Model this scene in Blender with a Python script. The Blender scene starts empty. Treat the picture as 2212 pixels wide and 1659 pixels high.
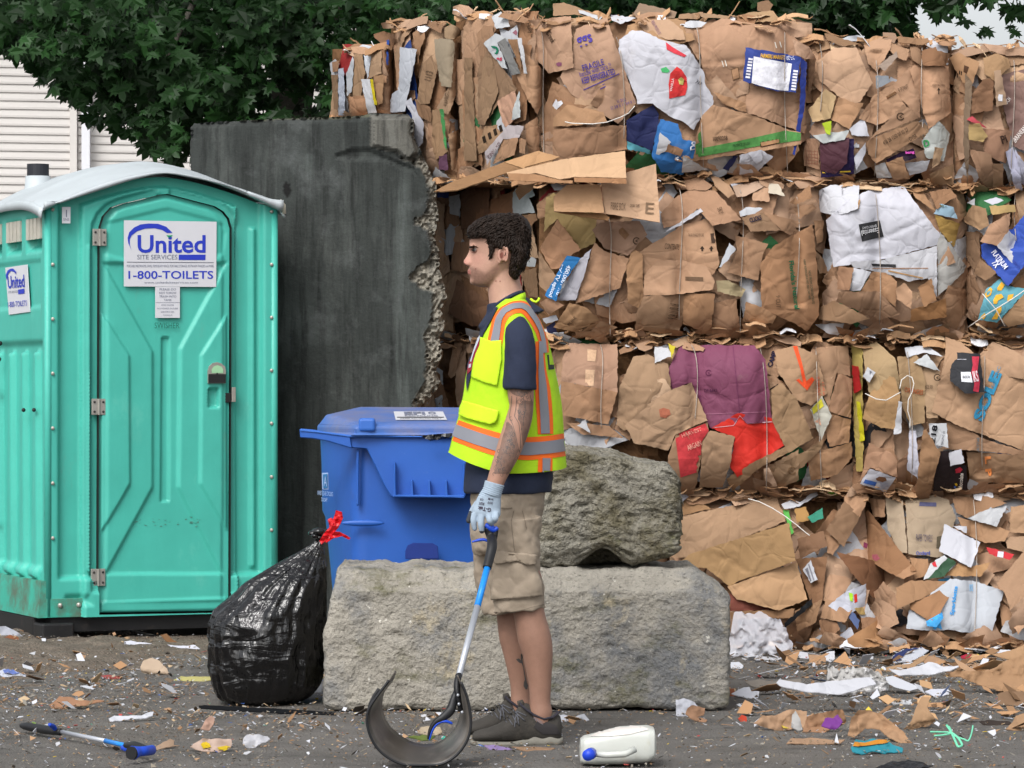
import bpy, math, random
import numpy as np
from mathutils import Vector, Matrix, noise
from mathutils.bvhtree import BVHTree
from mathutils.geometry import delaunay_2d_cdt
R = math.radians
scene = bpy.context.scene
C = bpy.context.collection
rnd = random.Random(7)

# ------------------------------------------------------------------ camera, sky, sun, exposure
CX, HV, FP, CH = 1106.0, 850.0, 7500.0, 1.19     # principal column, horizon row, focal length (2212 px wide frame), eye height
cam_d = bpy.data.cameras.new('camera'); cam = bpy.data.objects.new('camera', cam_d); C.objects.link(cam)
cam.location = (0, 0, CH); cam.rotation_euler = (R(90), 0, 0)
cam_d.sensor_width = 36; cam_d.lens = 36 * FP / 2212; cam_d.shift_y = 20.5 / 2212
cam_d.clip_start = 0.1; cam_d.clip_end = 2000
scene.camera = cam
w = bpy.data.worlds.new('World'); scene.world = w; w.use_nodes = True
nt = w.node_tree; bg = nt.nodes['Background']
sky = nt.nodes.new('ShaderNodeTexSky'); sky.sky_type = 'NISHITA'; sky.sun_disc = False
SUN_EL, SUN_ROT = R(46), R(205)
sky.sun_elevation = SUN_EL; sky.sun_rotation = SUN_ROT; sky.dust_density = 4.0; sky.air_density = 1.0
hs = nt.nodes.new('ShaderNodeHueSaturation'); hs.inputs['Saturation'].default_value = 0.22
nt.links.new(sky.outputs[0], hs.inputs['Color']); nt.links.new(hs.outputs[0], bg.inputs['Color'])
bg.inputs['Strength'].default_value = 0.14
sl = bpy.data.lights.new('sun', 'SUN'); sl.energy = 1.0; sl.angle = R(26); sl.color = (1, 0.98, 0.955)
so = bpy.data.objects.new('sun', sl); C.objects.link(so)
az = SUN_ROT
sd = Vector((math.sin(az) * math.cos(SUN_EL), math.cos(az) * math.cos(SUN_EL), math.sin(SUN_EL)))
so.rotation_euler = sd.to_track_quat('Z', 'Y').to_euler(); so.location = (0, 0, 20)
scene.view_settings.view_transform = 'Standard'; scene.view_settings.look = 'None'
scene.view_settings.exposure = 0.62; scene.view_settings.gamma = 1

# ------------------------------------------------------------------ helpers
def srgb(h):
    h = h.lstrip('#'); c = [int(h[i:i+2], 16) / 255 for i in (0, 2, 4)]
    return tuple(((x / 12.92) if x <= .04045 else ((x + .055) / 1.055) ** 2.4) for x in c)
def P(u, v, Y):
    return Vector(((u - CX) * Y / FP, Y, CH - (v - HV) * Y / FP))
def ground_Y(v): return FP * CH / (v - HV)
ZM = {'A': (690.1, 0, .24798), 'B': (1194.5, 0, .26), 'C': (1681.1, 0, .25594), 'D': (929, 309.7, .26664),
      'E': (1371.4, 353.9, .23997), 'F': (1769.6, 353.9, .24004), 'G': (1176.8, 690.1, .26669), 'H': (1636.9, 690.1, .26664),
      'I': (1415.7, 1044.1, .25065), 'J': (1769.6, 1044.1, .25065), 'K': (1459.9, 1371.4, .34), 'P': (929, 442.4, .21333),
      'Q': (929, 752.1, .23994), 'L': (929, 1106, .32), 'M': (619.4, 840.6, .42667), 'N': (752.1, 1194.5, .32),
      'S': (0, 1327.2, .34), 'T': (0, 309.7, .3466), 'U': (0, 840.6, .3466), 'V': (0, 0, 1), 'W': (0, 0, .3734)}
def zz(k, x, y):
    a, b, s = ZM[k]; return (a + x * s, b + y * s)
def pts(k, s):
    out = []
    for t in s.split():
        x, y = t.split(','); out.append(zz(k, float(x), float(y)))
    return out

def tag(o, label=None, cat=None, group=None, kind=None):
    if label: o['label'] = label
    if cat: o['category'] = cat
    if group: o['group'] = group
    if kind: o['kind'] = kind
    return o
def empty(name, loc, label, cat, group=None):
    o = bpy.data.objects.new(name, None); C.objects.link(o); o.location = loc; o.empty_display_size = .1
    return tag(o, label, cat, group)
def wloc(o):
    l = Vector(o.location)
    while o.parent: o = o.parent; l += Vector(o.location)
    return l
def mk(name, verts, faces, mats, parent=None, smooth=False, midx=None, color=None, origin=None):
    """verts in WORLD coordinates; the object's origin goes to its base (or its parent's)."""
    me = bpy.data.meshes.new(name)
    V = np.array([tuple(v) for v in verts], dtype=float)
    if parent is not None: base = wloc(parent); loc = Vector((0, 0, 0))
    else:
        if origin is not None: base = Vector(origin)
        else: base = Vector(((V[:, 0].min() + V[:, 0].max()) / 2, (V[:, 1].min() + V[:, 1].max()) / 2, V[:, 2].min()))
        loc = base
    V = V - np.array(base)
    me.from_pydata(V.tolist(), [], [tuple(int(i) for i in f) for f in faces])
    if not isinstance(mats, (list, tuple)): mats = [mats]
    for m in mats: me.materials.append(m)
    if midx is not None: me.polygons.foreach_set('material_index', midx)
    if smooth: me.polygons.foreach_set('use_smooth', [True] * len(me.polygons))
    me.update()
    o = bpy.data.objects.new(name, me); C.objects.link(o); o.location = loc
    if parent is not None: o.parent = parent
    if color is not None: o.color = (*color, 1)
    return o
def dup(o, parent, dloc):
    c = o.copy(); C.objects.link(c); c.parent = parent; c.location = Vector(o.location) + Vector(dloc); return c

class MB:
    def __init__(s): s.v = []; s.f = []; s.m = []
    def add(s, verts, faces, m=0):
        n = len(s.v); s.v += [Vector(v) for v in verts]; s.f += [tuple(i + n for i in f) for f in faces]; s.m += [m] * len(faces); return s
    def box(s, lo, hi, m=0, T=None):
        x0, y0, z0 = lo; x1, y1, z1 = hi
        v = [Vector(p) for p in ((x0,y0,z0),(x1,y0,z0),(x1,y1,z0),(x0,y1,z0),(x0,y0,z1),(x1,y0,z1),(x1,y1,z1),(x0,y1,z1))]
        if T: v = [T(p) for p in v]
        return s.add(v, [(0,3,2,1),(4,5,6,7),(0,1,5,4),(1,2,6,5),(2,3,7,6),(3,0,4,7)], m)
    def tube(s, path, rad, n=12, m=0, ry=None, up=None, cap=True, T=None, sq=1.0):
        path = [Vector(p) for p in path]
        if not hasattr(rad, '__len__'): rad = [rad] * len(path)
        if ry is None: ry = rad
        elif not hasattr(ry, '__len__'): ry = [ry] * len(path)
        vs = []
        for i, p in enumerate(path):
            d = (path[min(i+1, len(path)-1)] - path[max(i-1, 0)])
            if d.length < 1e-9: d = Vector((0, 0, 1))
            d.normalize()
            u0 = Vector(up) if up else (Vector((0, 1, 0)) if abs(d.y) < .9 else Vector((1, 0, 0)))
            a = u0.cross(d).normalized(); b = d.cross(a).normalized()
            for k in range(n):
                t = 2 * math.pi * k / n
                ct, st = math.cos(t), math.sin(t)
                ct = math.copysign(abs(ct) ** sq, ct); st = math.copysign(abs(st) ** sq, st)
                q = p + a * (rad[i] * ct) + b * (ry[i] * st)
                vs.append(T(q) if T else q)
        fs = []
        for i in range(len(path) - 1):
            for k in range(n):
                fs.append((i*n+k, i*n+(k+1) % n, (i+1)*n+(k+1) % n, (i+1)*n+k))
        if cap:
            fs.append(tuple(reversed(range(n)))); fs.append(tuple(range((len(path)-1)*n, len(path)*n)))
        return s.add(vs, fs, m)
    def ell(s, c, r, n=14, m=0, M=None):
        c = Vector(c); vs = []; fs = []
        for i in range(n + 1):
            a = math.pi * i / n
            for k in range(2 * n):
                b = math.pi * k / n
                q = Vector((r[0]*math.sin(a)*math.cos(b), r[1]*math.sin(a)*math.sin(b), r[2]*math.cos(a)))
                if M: q = M @ q
                vs.append(c + q)
        for i in range(n):
            for k in range(2*n):
                fs.append((i*2*n+k, (i+1)*2*n+k, (i+1)*2*n+(k+1) % (2*n), i*2*n+(k+1) % (2*n)))
        return s.add(vs, fs, m)
    def build(s, name, mats, parent=None, smooth=False, **k):
        return mk(name, s.v, s.f, mats, parent, smooth, midx=s.m, **k)

def mat(name, col, rough=.7, metal=0., var=.12, vscale=8., bump=0., bscale=60., obj=False, spec=.4, bdist=.01,
        spots=None, translucent=0, alpha=1., coat=0, vcol=None, detail=6, streak=None, extra=None):
    m = bpy.data.materials.new(name); m.use_nodes = True; n = m.node_tree.nodes; L = m.node_tree.links
    b = n['Principled BSDF']; b.inputs['Roughness'].default_value = rough; b.inputs['Metallic'].default_value = metal
    b.inputs['Specular IOR Level'].default_value = spec
    b.inputs['Coat Weight'].default_value = coat
    if alpha < 1: b.inputs['Alpha'].default_value = alpha
    if isinstance(col, str): col = srgb(col)
    tc = n.new('ShaderNodeTexCoord')
    if obj: src = n.new('ShaderNodeObjectInfo').outputs['Color']
    elif vcol:
        a = n.new('ShaderNodeAttribute'); a.attribute_name = vcol; src = a.outputs['Color']
    else:
        rgb = n.new('ShaderNodeRGB'); rgb.outputs[0].default_value = (*col, 1); src = rgb.outputs[0]
    nz = n.new('ShaderNodeTexNoise'); nz.inputs['Scale'].default_value = vscale; nz.inputs['Detail'].default_value = detail
    nz.inputs['Roughness'].default_value = .65
    if streak:
        mp = n.new('ShaderNodeMapping'); mp.inputs['Scale'].default_value = streak; L.new(tc.outputs['Object'], mp.inputs[0]); L.new(mp.outputs[0], nz.inputs['Vector'])
    else: L.new(tc.outputs['Object'], nz.inputs['Vector'])
    mr = n.new('ShaderNodeMapRange'); mr.inputs[1].default_value = .3; mr.inputs[2].default_value = .7
    mr.inputs[3].default_value = 1 - var; mr.inputs[4].default_value = 1 + var * .7
    L.new(nz.outputs['Fac'], mr.inputs[0])
    mx = n.new('ShaderNodeVectorMath'); mx.operation = 'SCALE'; L.new(src, mx.inputs[0]); L.new(mr.outputs[0], mx.inputs['Scale'])
    out = mx.outputs[0]
    for sp in (spots or []):   # (colour, scale, lo, hi, amount)
        c2, sc, lo, hi, am = sp[:5]
        n2 = n.new('ShaderNodeTexNoise'); n2.inputs['Scale'].default_value = sc; n2.inputs['Detail'].default_value = 8
        n2.inputs['Roughness'].default_value = .7
        if len(sp) > 5:
            mp = n.new('ShaderNodeMapping'); mp.inputs['Scale'].default_value = sp[5]; L.new(tc.outputs['Object'], mp.inputs[0]); L.new(mp.outputs[0], n2.inputs['Vector'])
        else: L.new(tc.outputs['Object'], n2.inputs['Vector'])
        r2 = n.new('ShaderNodeMapRange'); r2.inputs[1].default_value = lo; r2.inputs[2].default_value = hi; r2.inputs[4].default_value = am
        L.new(n2.outputs['Fac'], r2.inputs[0])
        mm = n.new('ShaderNodeMix'); mm.data_type = 'RGBA'; L.new(r2.outputs[0], mm.inputs[0]); L.new(out, mm.inputs[6])
        mm.inputs[7].default_value = (*(srgb(c2) if isinstance(c2, str) else c2), 1); out = mm.outputs[2]
    L.new(out, b.inputs['Base Color'])
    if bump:
        n3 = n.new('ShaderNodeTexNoise'); n3.inputs['Scale'].default_value = bscale; n3.inputs['Detail'].default_value = 6
        L.new(tc.outputs['Object'], n3.inputs['Vector'])
        bp = n.new('ShaderNodeBump'); bp.inputs['Strength'].default_value = bump; bp.inputs['Distance'].default_value = bdist
        L.new(n3.outputs['Fac'], bp.inputs['Height']); L.new(bp.outputs[0], b.inputs['Normal'])
    if translucent:
        tr = n.new('ShaderNodeBsdfTranslucent'); L.new(out, tr.inputs[0]); ms = n.new('ShaderNodeMixShader'); ms.inputs[0].default_value = translucent
        L.new(b.outputs[0], ms.inputs[1]); L.new(tr.outputs[0], ms.inputs[2]); L.new(ms.outputs[0], n['Material Output'].inputs[0])
    return m

def sdist(px, py, poly):
    """signed distance (positive inside) of arrays px,py to polygon"""
    poly = np.array(poly); n = len(poly); d = np.full(px.shape, 1e9); inside = np.zeros(px.shape, bool)
    for i in range(n):
        ax, ay = poly[i]; bx, by = poly[(i + 1) % n]
        ex, ey = bx - ax, by - ay; wx, wy = px - ax, py - ay
        t = np.clip((wx * ex + wy * ey) / (ex * ex + ey * ey + 1e-12), 0, 1)
        d = np.minimum(d, np.hypot(wx - ex * t, wy - ey * t))
        c = ((ay > py) != (by > py)); xi = (bx - ax) * (py - ay) / ((by - ay) if by != ay else 1e-12) + ax
        inside ^= c & (px < xi)
    return np.where(inside, d, -d)
def resample(poly, step, jit=0, rr=None):
    out = []
    n = len(poly)
    for i in range(n):
        a = poly[i]; b = poly[(i + 1) % n]; L = math.hypot(b[0]-a[0], b[1]-a[1]); k = max(1, int(L / step))
        for j in range(k):
            t = j / k; x = a[0] + (b[0]-a[0]) * t; y = a[1] + (b[1]-a[1]) * t
            if jit and j: x += rr.uniform(-jit, jit); y += rr.uniform(-jit, jit)
            out.append((x, y))
    return out
def tri2d(poly, step, jit=0, rr=None, holes=()):
    """fill a polygon with a fine triangulation -> (pts, faces)"""
    rr = rr or rnd
    b = resample(poly, step, jit, rr); P2 = [Vector(p) for p in b]; nb = len(b)
    E = [(i, (i + 1) % nb) for i in range(nb)]
    hs_ = []
    for h in holes:
        hb = resample(h, step); o = len(P2); P2 += [Vector(p) for p in hb]; E += [(o + i, o + (i + 1) % len(hb)) for i in range(len(hb))]; hs_.append(hb)
    xs = [p[0] for p in b]; ys = [p[1] for p in b]
    gx = np.arange(min(xs) + step/2, max(xs), step); gy = np.arange(min(ys) + step/2, max(ys), step * .87)
    if len(gx) and len(gy):
        X, Y = np.meshgrid(gx, gy); X = X + (np.arange(len(gy)) % 2)[:, None] * step / 2
        X = X.ravel(); Y = Y.ravel()
        d = sdist(X, Y, b)
        ok = d > step * .45
        for hb in hs_: ok &= sdist(X, Y, hb) < -step * .45
        P2 += [Vector((x, y)) for x, y in zip(X[ok], Y[ok])]
    r = delaunay_2d_cdt(P2, E, [], 1 if not hs_ else 2, 1e-7)
    vs, fs = r[0], r[2]
    if hs_:
        cx = np.array([sum(vs[i][0] for i in f) / len(f) for f in fs]); cy = np.array([sum(vs[i][1] for i in f) / len(f) for f in fs])
        keep = sdist(cx, cy, b) > 0
        for hb in hs_: keep &= sdist(cx, cy, hb) < 0
        out = [f for f, k in zip(fs, keep) if k]
        fs = out
    return [tuple(v) for v in vs], [tuple(f) for f in fs]
def solid(o, t, off=-1):
    m = o.modifiers.new('s', 'SOLIDIFY'); m.thickness = t; m.offset = off; return o
def comps(F, nv):
    par = list(range(nv))
    def fd(a):
        while par[a] != a: par[a] = par[par[a]]; a = par[a]
        return a
    for f in F:
        for i in f[1:]: par[fd(i)] = fd(f[0])
    d = {}
    for f in F: d.setdefault(fd(f[0]), []).append(f)
    L = sorted(d.values(), key=len, reverse=True); return [c for c in L if len(c) >= .08 * len(F)] or L[:1]
def orient_to_cam(vs, fs):
    out = []
    for f in fs:
        a, b, c = (Vector(vs[i]) for i in f[:3]); n = (b - a).cross(c - a)
        out.append(tuple(reversed(f)) if n.y > 0 else f)
    return out
def rimmed(W, fs, t=(0, .004, 0)):
    """give a sheet a cut edge of its own: rim strips with separate vertices, so that the sheet shades flat to its edge"""
    t = Vector(t); cnt = {}
    for f in fs:
        for a, b in zip(f, f[1:] + f[:1]): cnt[(a, b)] = 1
    V = [Vector(v) for v in W]; F = list(fs)
    for (a, b) in cnt:
        if (b, a) not in cnt:
            n = len(V); V += [V[b].copy(), V[a].copy(), V[a] + t, V[b] + t]; F.append((n, n + 1, n + 2, n + 3))
    return V, F
def bvh_of(o):
    me = o.data; wl = wloc(o)
    return BVHTree.FromPolygons([v.co + wl for v in me.vertices], [tuple(p.vertices) for p in me.polygons])
_tc = {}
def text2d(s, bold=0.):
    k = (s, bold)
    if k in _tc: return _tc[k]
    cu = bpy.data.curves.new('t', 'FONT'); cu.body = s; cu.align_x = 'CENTER'; cu.align_y = 'CENTER'; cu.size = 1.0; cu.offset = bold; cu.resolution_u = 3
    ob = bpy.data.objects.new('t', cu); me = ob.to_mesh()
    vs = np.array([v.co[:2] for v in me.vertices]); fs = [tuple(p.vertices) for p in me.polygons]
    ob.to_mesh_clear(); bpy.data.objects.remove(ob); bpy.data.curves.remove(cu)
    if len(vs): vs = vs - (vs.max(0) + vs.min(0)) / 2
    _tc[k] = (vs, fs); return _tc[k]

def remeshed(name, mb, voxel, mats, parent, smooth_it=3, color=None, post=None):
    me = bpy.data.meshes.new('tmp'); me.from_pydata([tuple(v) for v in mb.v], [], mb.f)
    ob = bpy.data.objects.new('tmp', me); C.objects.link(ob)
    m = ob.modifiers.new('r', 'REMESH'); m.mode = 'VOXEL'; m.voxel_size = voxel; m.use_smooth_shade = True
    if smooth_it:
        s_ = ob.modifiers.new('s', 'SMOOTH'); s_.iterations = smooth_it; s_.factor = .5
    dg = bpy.context.evaluated_depsgraph_get(); dg.update()
    e = bpy.data.meshes.new_from_object(ob.evaluated_get(dg))
    V = [v.co.copy() for v in e.vertices]; F = [tuple(p.vertices) for p in e.polygons]; N = [v.normal.copy() for v in e.vertices]
    bpy.data.objects.remove(ob); bpy.data.meshes.remove(me); bpy.data.meshes.remove(e)
    if post: V = post(V, N)
    return mk(name, V, F, mats, parent, smooth=True, color=color)
def nz(x, y, z=0.): return noise.noise(Vector((x, y, z)))
def fbm(x, y, z=0., o=4): return noise.fractal(Vector((x, y, z)), 1.0, 2.0, o)

# ------------------------------------------------------------------ materials
M_card = mat('cardboard', '#B08A66', rough=.85, var=.12, vscale=4, obj=True, spec=.15,
             spots=[('#8A6E58', 3.5, .58, .75, .25), ('#6A4F3A', 42, .68, .76, .25)])
M_paper = mat('paper', '#E6E6EA', rough=.7, var=.05, vscale=4, obj=True, spec=.25,
              spots=[('#9A9080', 6, .62, .8, .35)])
M_ink = mat('ink', '#333333', rough=.8, var=.2, vscale=60, obj=True, spec=.1)
M_wire = mat('galvanised wire', '#A59A90', rough=.5, metal=.2, var=.3, vscale=3)
M_asphalt = mat('asphalt', '#74716D', rough=.95, var=.22, vscale=2.2, bump=1.0, bscale=110, bdist=.02, detail=12, spec=.2,
                spots=[('#A5A19C', 75, .62, .70, .55), ('#363432', 55, .58, .70, .6), ('#6E6458', 1.0, .50, .70, .4), ('#3A3836', 5, .5, .72, .5)])

def creased(m, amt, sc):
    n = m.node_tree.nodes; L = m.node_tree.links; b = n['Principled BSDF']; tc = n.new('ShaderNodeTexCoord')
    info = n.new('ShaderNodeObjectInfo'); add = n.new('ShaderNodeVectorMath'); add.operation = 'MULTIPLY_ADD'
    cmb = n.new('ShaderNodeCombineXYZ'); L.new(info.outputs['Random'], cmb.inputs[0]); L.new(info.outputs['Random'], cmb.inputs[2])
    add.inputs[1].default_value = (37, 11, 53); L.new(cmb.outputs[0], add.inputs[0]); L.new(tc.outputs['Object'], add.inputs[2])
    nz_ = n.new('ShaderNodeTexNoise'); nz_.inputs['Scale'].default_value = 2.6; nz_.inputs['Detail'].default_value = 3; L.new(add.outputs[0], nz_.inputs['Vector'])
    dis = n.new('ShaderNodeVectorMath'); dis.operation = 'MULTIPLY_ADD'; dis.inputs[1].default_value = (.22, .22, .22); L.new(nz_.outputs['Color'], dis.inputs[0]); L.new(add.outputs[0], dis.inputs[2])
    hts = []
    for k, w_ in ((sc, 1.0), (sc * 2.3, .5)):
        v = n.new('ShaderNodeTexVoronoi'); v.feature = 'DISTANCE_TO_EDGE'; v.inputs['Scale'].default_value = k; L.new(dis.outputs[0], v.inputs['Vector'])
        r = n.new('ShaderNodeMapRange'); r.inputs[1].default_value = 0; r.inputs[2].default_value = .09; r.inputs[3].default_value = 0; r.inputs[4].default_value = w_; L.new(v.outputs['Distance'], r.inputs[0]); hts.append(r.outputs[0])
    f = n.new('ShaderNodeTexNoise'); f.inputs['Scale'].default_value = 14; f.inputs['Detail'].default_value = 4; L.new(add.outputs[0], f.inputs['Vector'])
    m1 = n.new('ShaderNodeMath'); m1.operation = 'ADD'; L.new(hts[0], m1.inputs[0]); L.new(hts[1], m1.inputs[1])
    m2 = n.new('ShaderNodeMath'); m2.operation = 'MULTIPLY_ADD'; m2.inputs[1].default_value = 1.6; L.new(f.outputs['Fac'], m2.inputs[0]); L.new(m1.outputs[0], m2.inputs[2])
    bp = n.new('ShaderNodeBump'); bp.inputs['Strength'].default_value = amt; bp.inputs['Distance'].default_value = .006
    L.new(m2.outputs[0], bp.inputs['Height']); L.new(bp.outputs[0], b.inputs['Normal'])
creased(M_card, .55, 4.0); creased(M_paper, .45, 4.5)
# ------------------------------------------------------------------ ground
def ground():
    xs = list(np.linspace(-60, -4, 12)) + list(np.linspace(-3.8, 3.8, 90)) + list(np.linspace(4, 60, 12))
    ys = list(np.linspace(-5, 9, 8)) + list(np.linspace(9.3, 19, 110)) + list(np.linspace(20, 400, 20))
    V = []; F = []
    for j, y in enumerate(ys):
        for i, x in enumerate(xs):
            near = max(0, 1 - max(0, abs(x) - 3.5) / 2) * (1 if 8 < y < 20 else 0)
            V.append((x, y, near * (.010 * fbm(x * .8, y * .8) + .004 * fbm(x * 4, y * 4, 3) - .006)))
    n = len(xs)
    for j in range(len(ys) - 1):
        for i in range(n - 1): F.append((j*n+i, j*n+i+1, (j+1)*n+i+1, (j+1)*n+i))
    o = mk('ground', V, F, M_asphalt, smooth=True, origin=(0, 0, 0)); tag(o, kind='structure')
ground()
# brown dirt washed up in front of the toilet
def dirt():
    x0, x1, y0, y1 = -3.2, -.45, 13.2, 16.9; nx, ny = 110, 120; V = []; F = []
    for j in range(ny):
        for i in range(nx):
            x = x0 + (x1 - x0) * i / (nx - 1); y = y0 + (y1 - y0) * j / (ny - 1)
            cov = (-2.0 - x) * .9 + (y - 14.9) * .35 + .45 * fbm(x * 1.3, y * 1.3, 5)
            ln = math.exp(-((y - 15.6) / .9) ** 2) * .3
            h = .05 * min(1, max(-1, cov + ln)) + .018 * fbm(x * 7, y * 7, 2) * (1 if cov + ln > -.2 else .3) - .004
            edge = min(i, nx - 1 - i, j, ny - 1 - j)
            V.append((x, y, h if edge > 0 else -.03))
    for j in range(ny - 1):
        for i in range(nx - 1): F.append((j*nx+i, j*nx+i+1, (j+1)*nx+i+1, (j+1)*nx+i))
    M = mat('soil', '#6E6459', rough=1, var=.35, vscale=9, bump=1, bscale=70, bdist=.02, spots=[('#3E332A', 30, .55, .7, .6), ('#A59780', 55, .62, .7, .6)])
    tag(mk('dirt', V, F, M, origin=(-1.8, 15, 0)), kind='stuff', label='brown soil and grit drifted over the asphalt beside the green toilet')
dirt()

# ------------------------------------------------------------------ house with lap siding
def house():
    M_s = mat('vinyl siding', '#CCC8C4', rough=.6, var=.05, vscale=1.5, streak=(1, 1, 6))
    M_t = mat('white trim', '#D9DADF', rough=.5, var=.03)
    e = empty('house', (-6, 46, 0), 'beige lap sided house with white downpipe behind the trees and green toilet', 'house')
    def siding(x0, y0, x1, y1, name='siding'):
        mb = MB(); z = 0; lap = .108; dx, dy = x1 - x0, y1 - y0; L = math.hypot(dx, dy); nx_, ny_ = dy / L, -dx / L
        while z < 9:
            prof = [(.004, 0), (.022, .004), (.022, .03), (.016, .05), (.003, lap * .93), (.004, lap)]
            for (o0, h0), (o1, h1) in zip(prof[:-1], prof[1:]):
                mb.add([(x0 + nx_*o0, y0 + ny_*o0, z+h0), (x1 + nx_*o0, y1 + ny_*o0, z+h0), (x1 + nx_*o1, y1 + ny_*o1, z+h1), (x0 + nx_*o1, y0 + ny_*o1, z+h1)], [(0, 1, 2, 3)])
            z += lap
        return mb.build(name, M_s, e)
    Y = 45.
    c = (157 - CX) * Y / FP
    siding(-14, 43.2, c, Y, 'wall'); siding(c + .06, Y + .05, 3.9, Y + 2.4, 'wall')
    mb = MB(); mb.box((c - .03, Y - .06, 0), (c + .06, Y + .03, 9)); mb.build('corner_board', M_s, e)
    d = (187 - CX) * Y / FP; mb = MB(); mb.box((d - .05, Y - .12, 0), (d + .055, Y - .02, 9)); mb.build('downpipe', M_t, e)
    mb = MB(); mb.box((-14, 47.6, 0), (3.9, 54, 8.9)); mb.build('house_body', M_s, e)
    mb = MB(); mb.add([(-15, 42.6, 9), (4.4, 42.6, 9), (4.4, 55, 9), (-15, 55, 9), (-15, 48.5, 12), (4.4, 48.5, 12)], [(0, 1, 5, 4), (2, 3, 4, 5), (0, 4, 3), (1, 2, 5), (0, 3, 2, 1)])
    mb.build('roof', mat('roof shingle', '#4A4643', rough=.9), e)
house()

# ------------------------------------------------------------------ maples
def leafmat(name, c, tr=.25):
    m = mat(name, c, rough=.5, var=.3, vscale=1.2, spec=.28, translucent=tr)
    n = m.node_tree.nodes; L = m.node_tree.links; b = n['Principled BSDF']
    g = n.new('ShaderNodeNewGeometry'); cr = n.new('ShaderNodeMapRange'); cr.inputs[3].default_value = .45; cr.inputs[4].default_value = 1.6
    L.new(g.outputs['Random Per Island'], cr.inputs[0]); src = b.inputs['Base Color'].links[0].from_socket
    s = n.new('ShaderNodeVectorMath'); s.operation = 'SCALE'; L.new(src, s.inputs[0]); L.new(cr.outputs[0], s.inputs['Scale'])
    L.new(s.outputs[0], b.inputs['Base Color']); return m
M_leaf = leafmat('maple leaf', (.016, .052, .012)); M_leaf2 = leafmat('maple leaf shade', (.007, .024, .008), .15)  # second leaf colour is darkened to carry the shade deep in the crowns
M_bark = mat('bark', '#5C5850', rough=.95, var=.3, vscale=12, bump=.8, bscale=30, bdist=.02)
LEAF = [(0, -.42), (.05, -.1), (.30, -.30), (.24, -.12), (.52, -.06), (.38, .06), (.50, .22), (.30, .18), (.26, .30), (.12, .22), (.14, .42), (0, .66)]
LEAF = LEAF + [(-x, y) for x, y in reversed(LEAF[1:-1])]
LEAF = np.array(LEAF)
def leaves(centers, size, rs, name, M, parent):
    n = len(centers); k = len(LEAF)
    rs = np.random.RandomState(rs)
    sz = size * rs.uniform(.5, 1.3, n)
    # leaves hang: tip points down/outward, blade tilted between facing out and facing up
    tip = np.stack([rs.normal(0, .55, n), rs.normal(-.25, .5, n), -np.abs(rs.normal(.75, .35, n))], 1); tip /= np.linalg.norm(tip, axis=1)[:, None]
    nr = np.stack([rs.normal(0, .5, n), rs.normal(-.6, .5, n), rs.normal(.6, .4, n)], 1)
    side = np.cross(tip, nr); side /= np.linalg.norm(side, axis=1)[:, None]; nr = np.cross(side, tip)
    V = centers[:, None, :] + sz[:, None, None] * (LEAF[None, :, 0, None] * side[:, None, :] + LEAF[None, :, 1, None] * tip[:, None, :]
        - (np.abs(LEAF[None, :, 0, None]) * .35 + LEAF[None, :, 1, None] ** 2 * .25) * nr[:, None, :])
    V = V.reshape(-1, 3); F = np.arange(n * k).reshape(n, k).tolist()
    return mk(name, V, F, M, parent)
def limb(mb, a, b, r0, r1, sag=0, seed=0, n=8):
    a, b = Vector(a), Vector(b); rr = random.Random(seed); p = []; r = []
    for i in range(n + 1):
        t = i / n; q = a.lerp(b, t); q.z += sag * math.sin(t * math.pi); w_ = .04 * (b - a).length * math.sin(t * math.pi)
        q += Vector((rr.uniform(-1, 1), rr.uniform(-1, 1), rr.uniform(-1, 1))) * w_ * .5
        p.append(q); r.append(r0 + (r1 - r0) * t)
    mb.tube(p, r, 8); return p
def bnd(prof, u):
    return np.interp(u, [p[0] for p in prof], [p[1] for p in prof])
def crown_pts(n, u0, u1, vtop, prof, Y0, Y1, seed, holes=(), rag=14):
    rs = np.random.RandomState(seed); out = []
    # leaves gather in sprays along twigs
    while len(out) < n:
        u = rs.uniform(u0, u1); Y = rs.uniform(Y0, Y1); vb = bnd(prof, u)
        v = rs.uniform(vtop, vb + 6)
        if any(math.hypot((u - a) / ra, (v - b_) / rb_) < 1 and rs.rand() < pr for a, b_, ra, rb_, pr in holes): continue
        dirv = rs.normal(0, 1, 3) * (.16, .16, .07)
        for i in range(rs.randint(4, 9)):
            q = np.array(P(u, v, Y)) + dirv * rs.uniform(-1, 1) + rs.normal(0, .05, 3)
            uu = CX + q[0] * FP / q[1]; vv = HV - (q[2] - CH) * FP / q[1]
            if vv < bnd(prof, uu) + rs.uniform(-rag, rag * .5): out.append(q)
    return np.array(out[:n])
profL = [(-400, 60), (-60, 100), (0, 112), (50, 118), (80, 165), (110, 182), (150, 205), (165, 245), (200, 290), (235, 262), (262, 300), (300, 292), (330, 338), (380, 345), (420, 350), (470, 330), (560, 300), (720, 330), (1000, 330), (1800, 300)]
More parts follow.
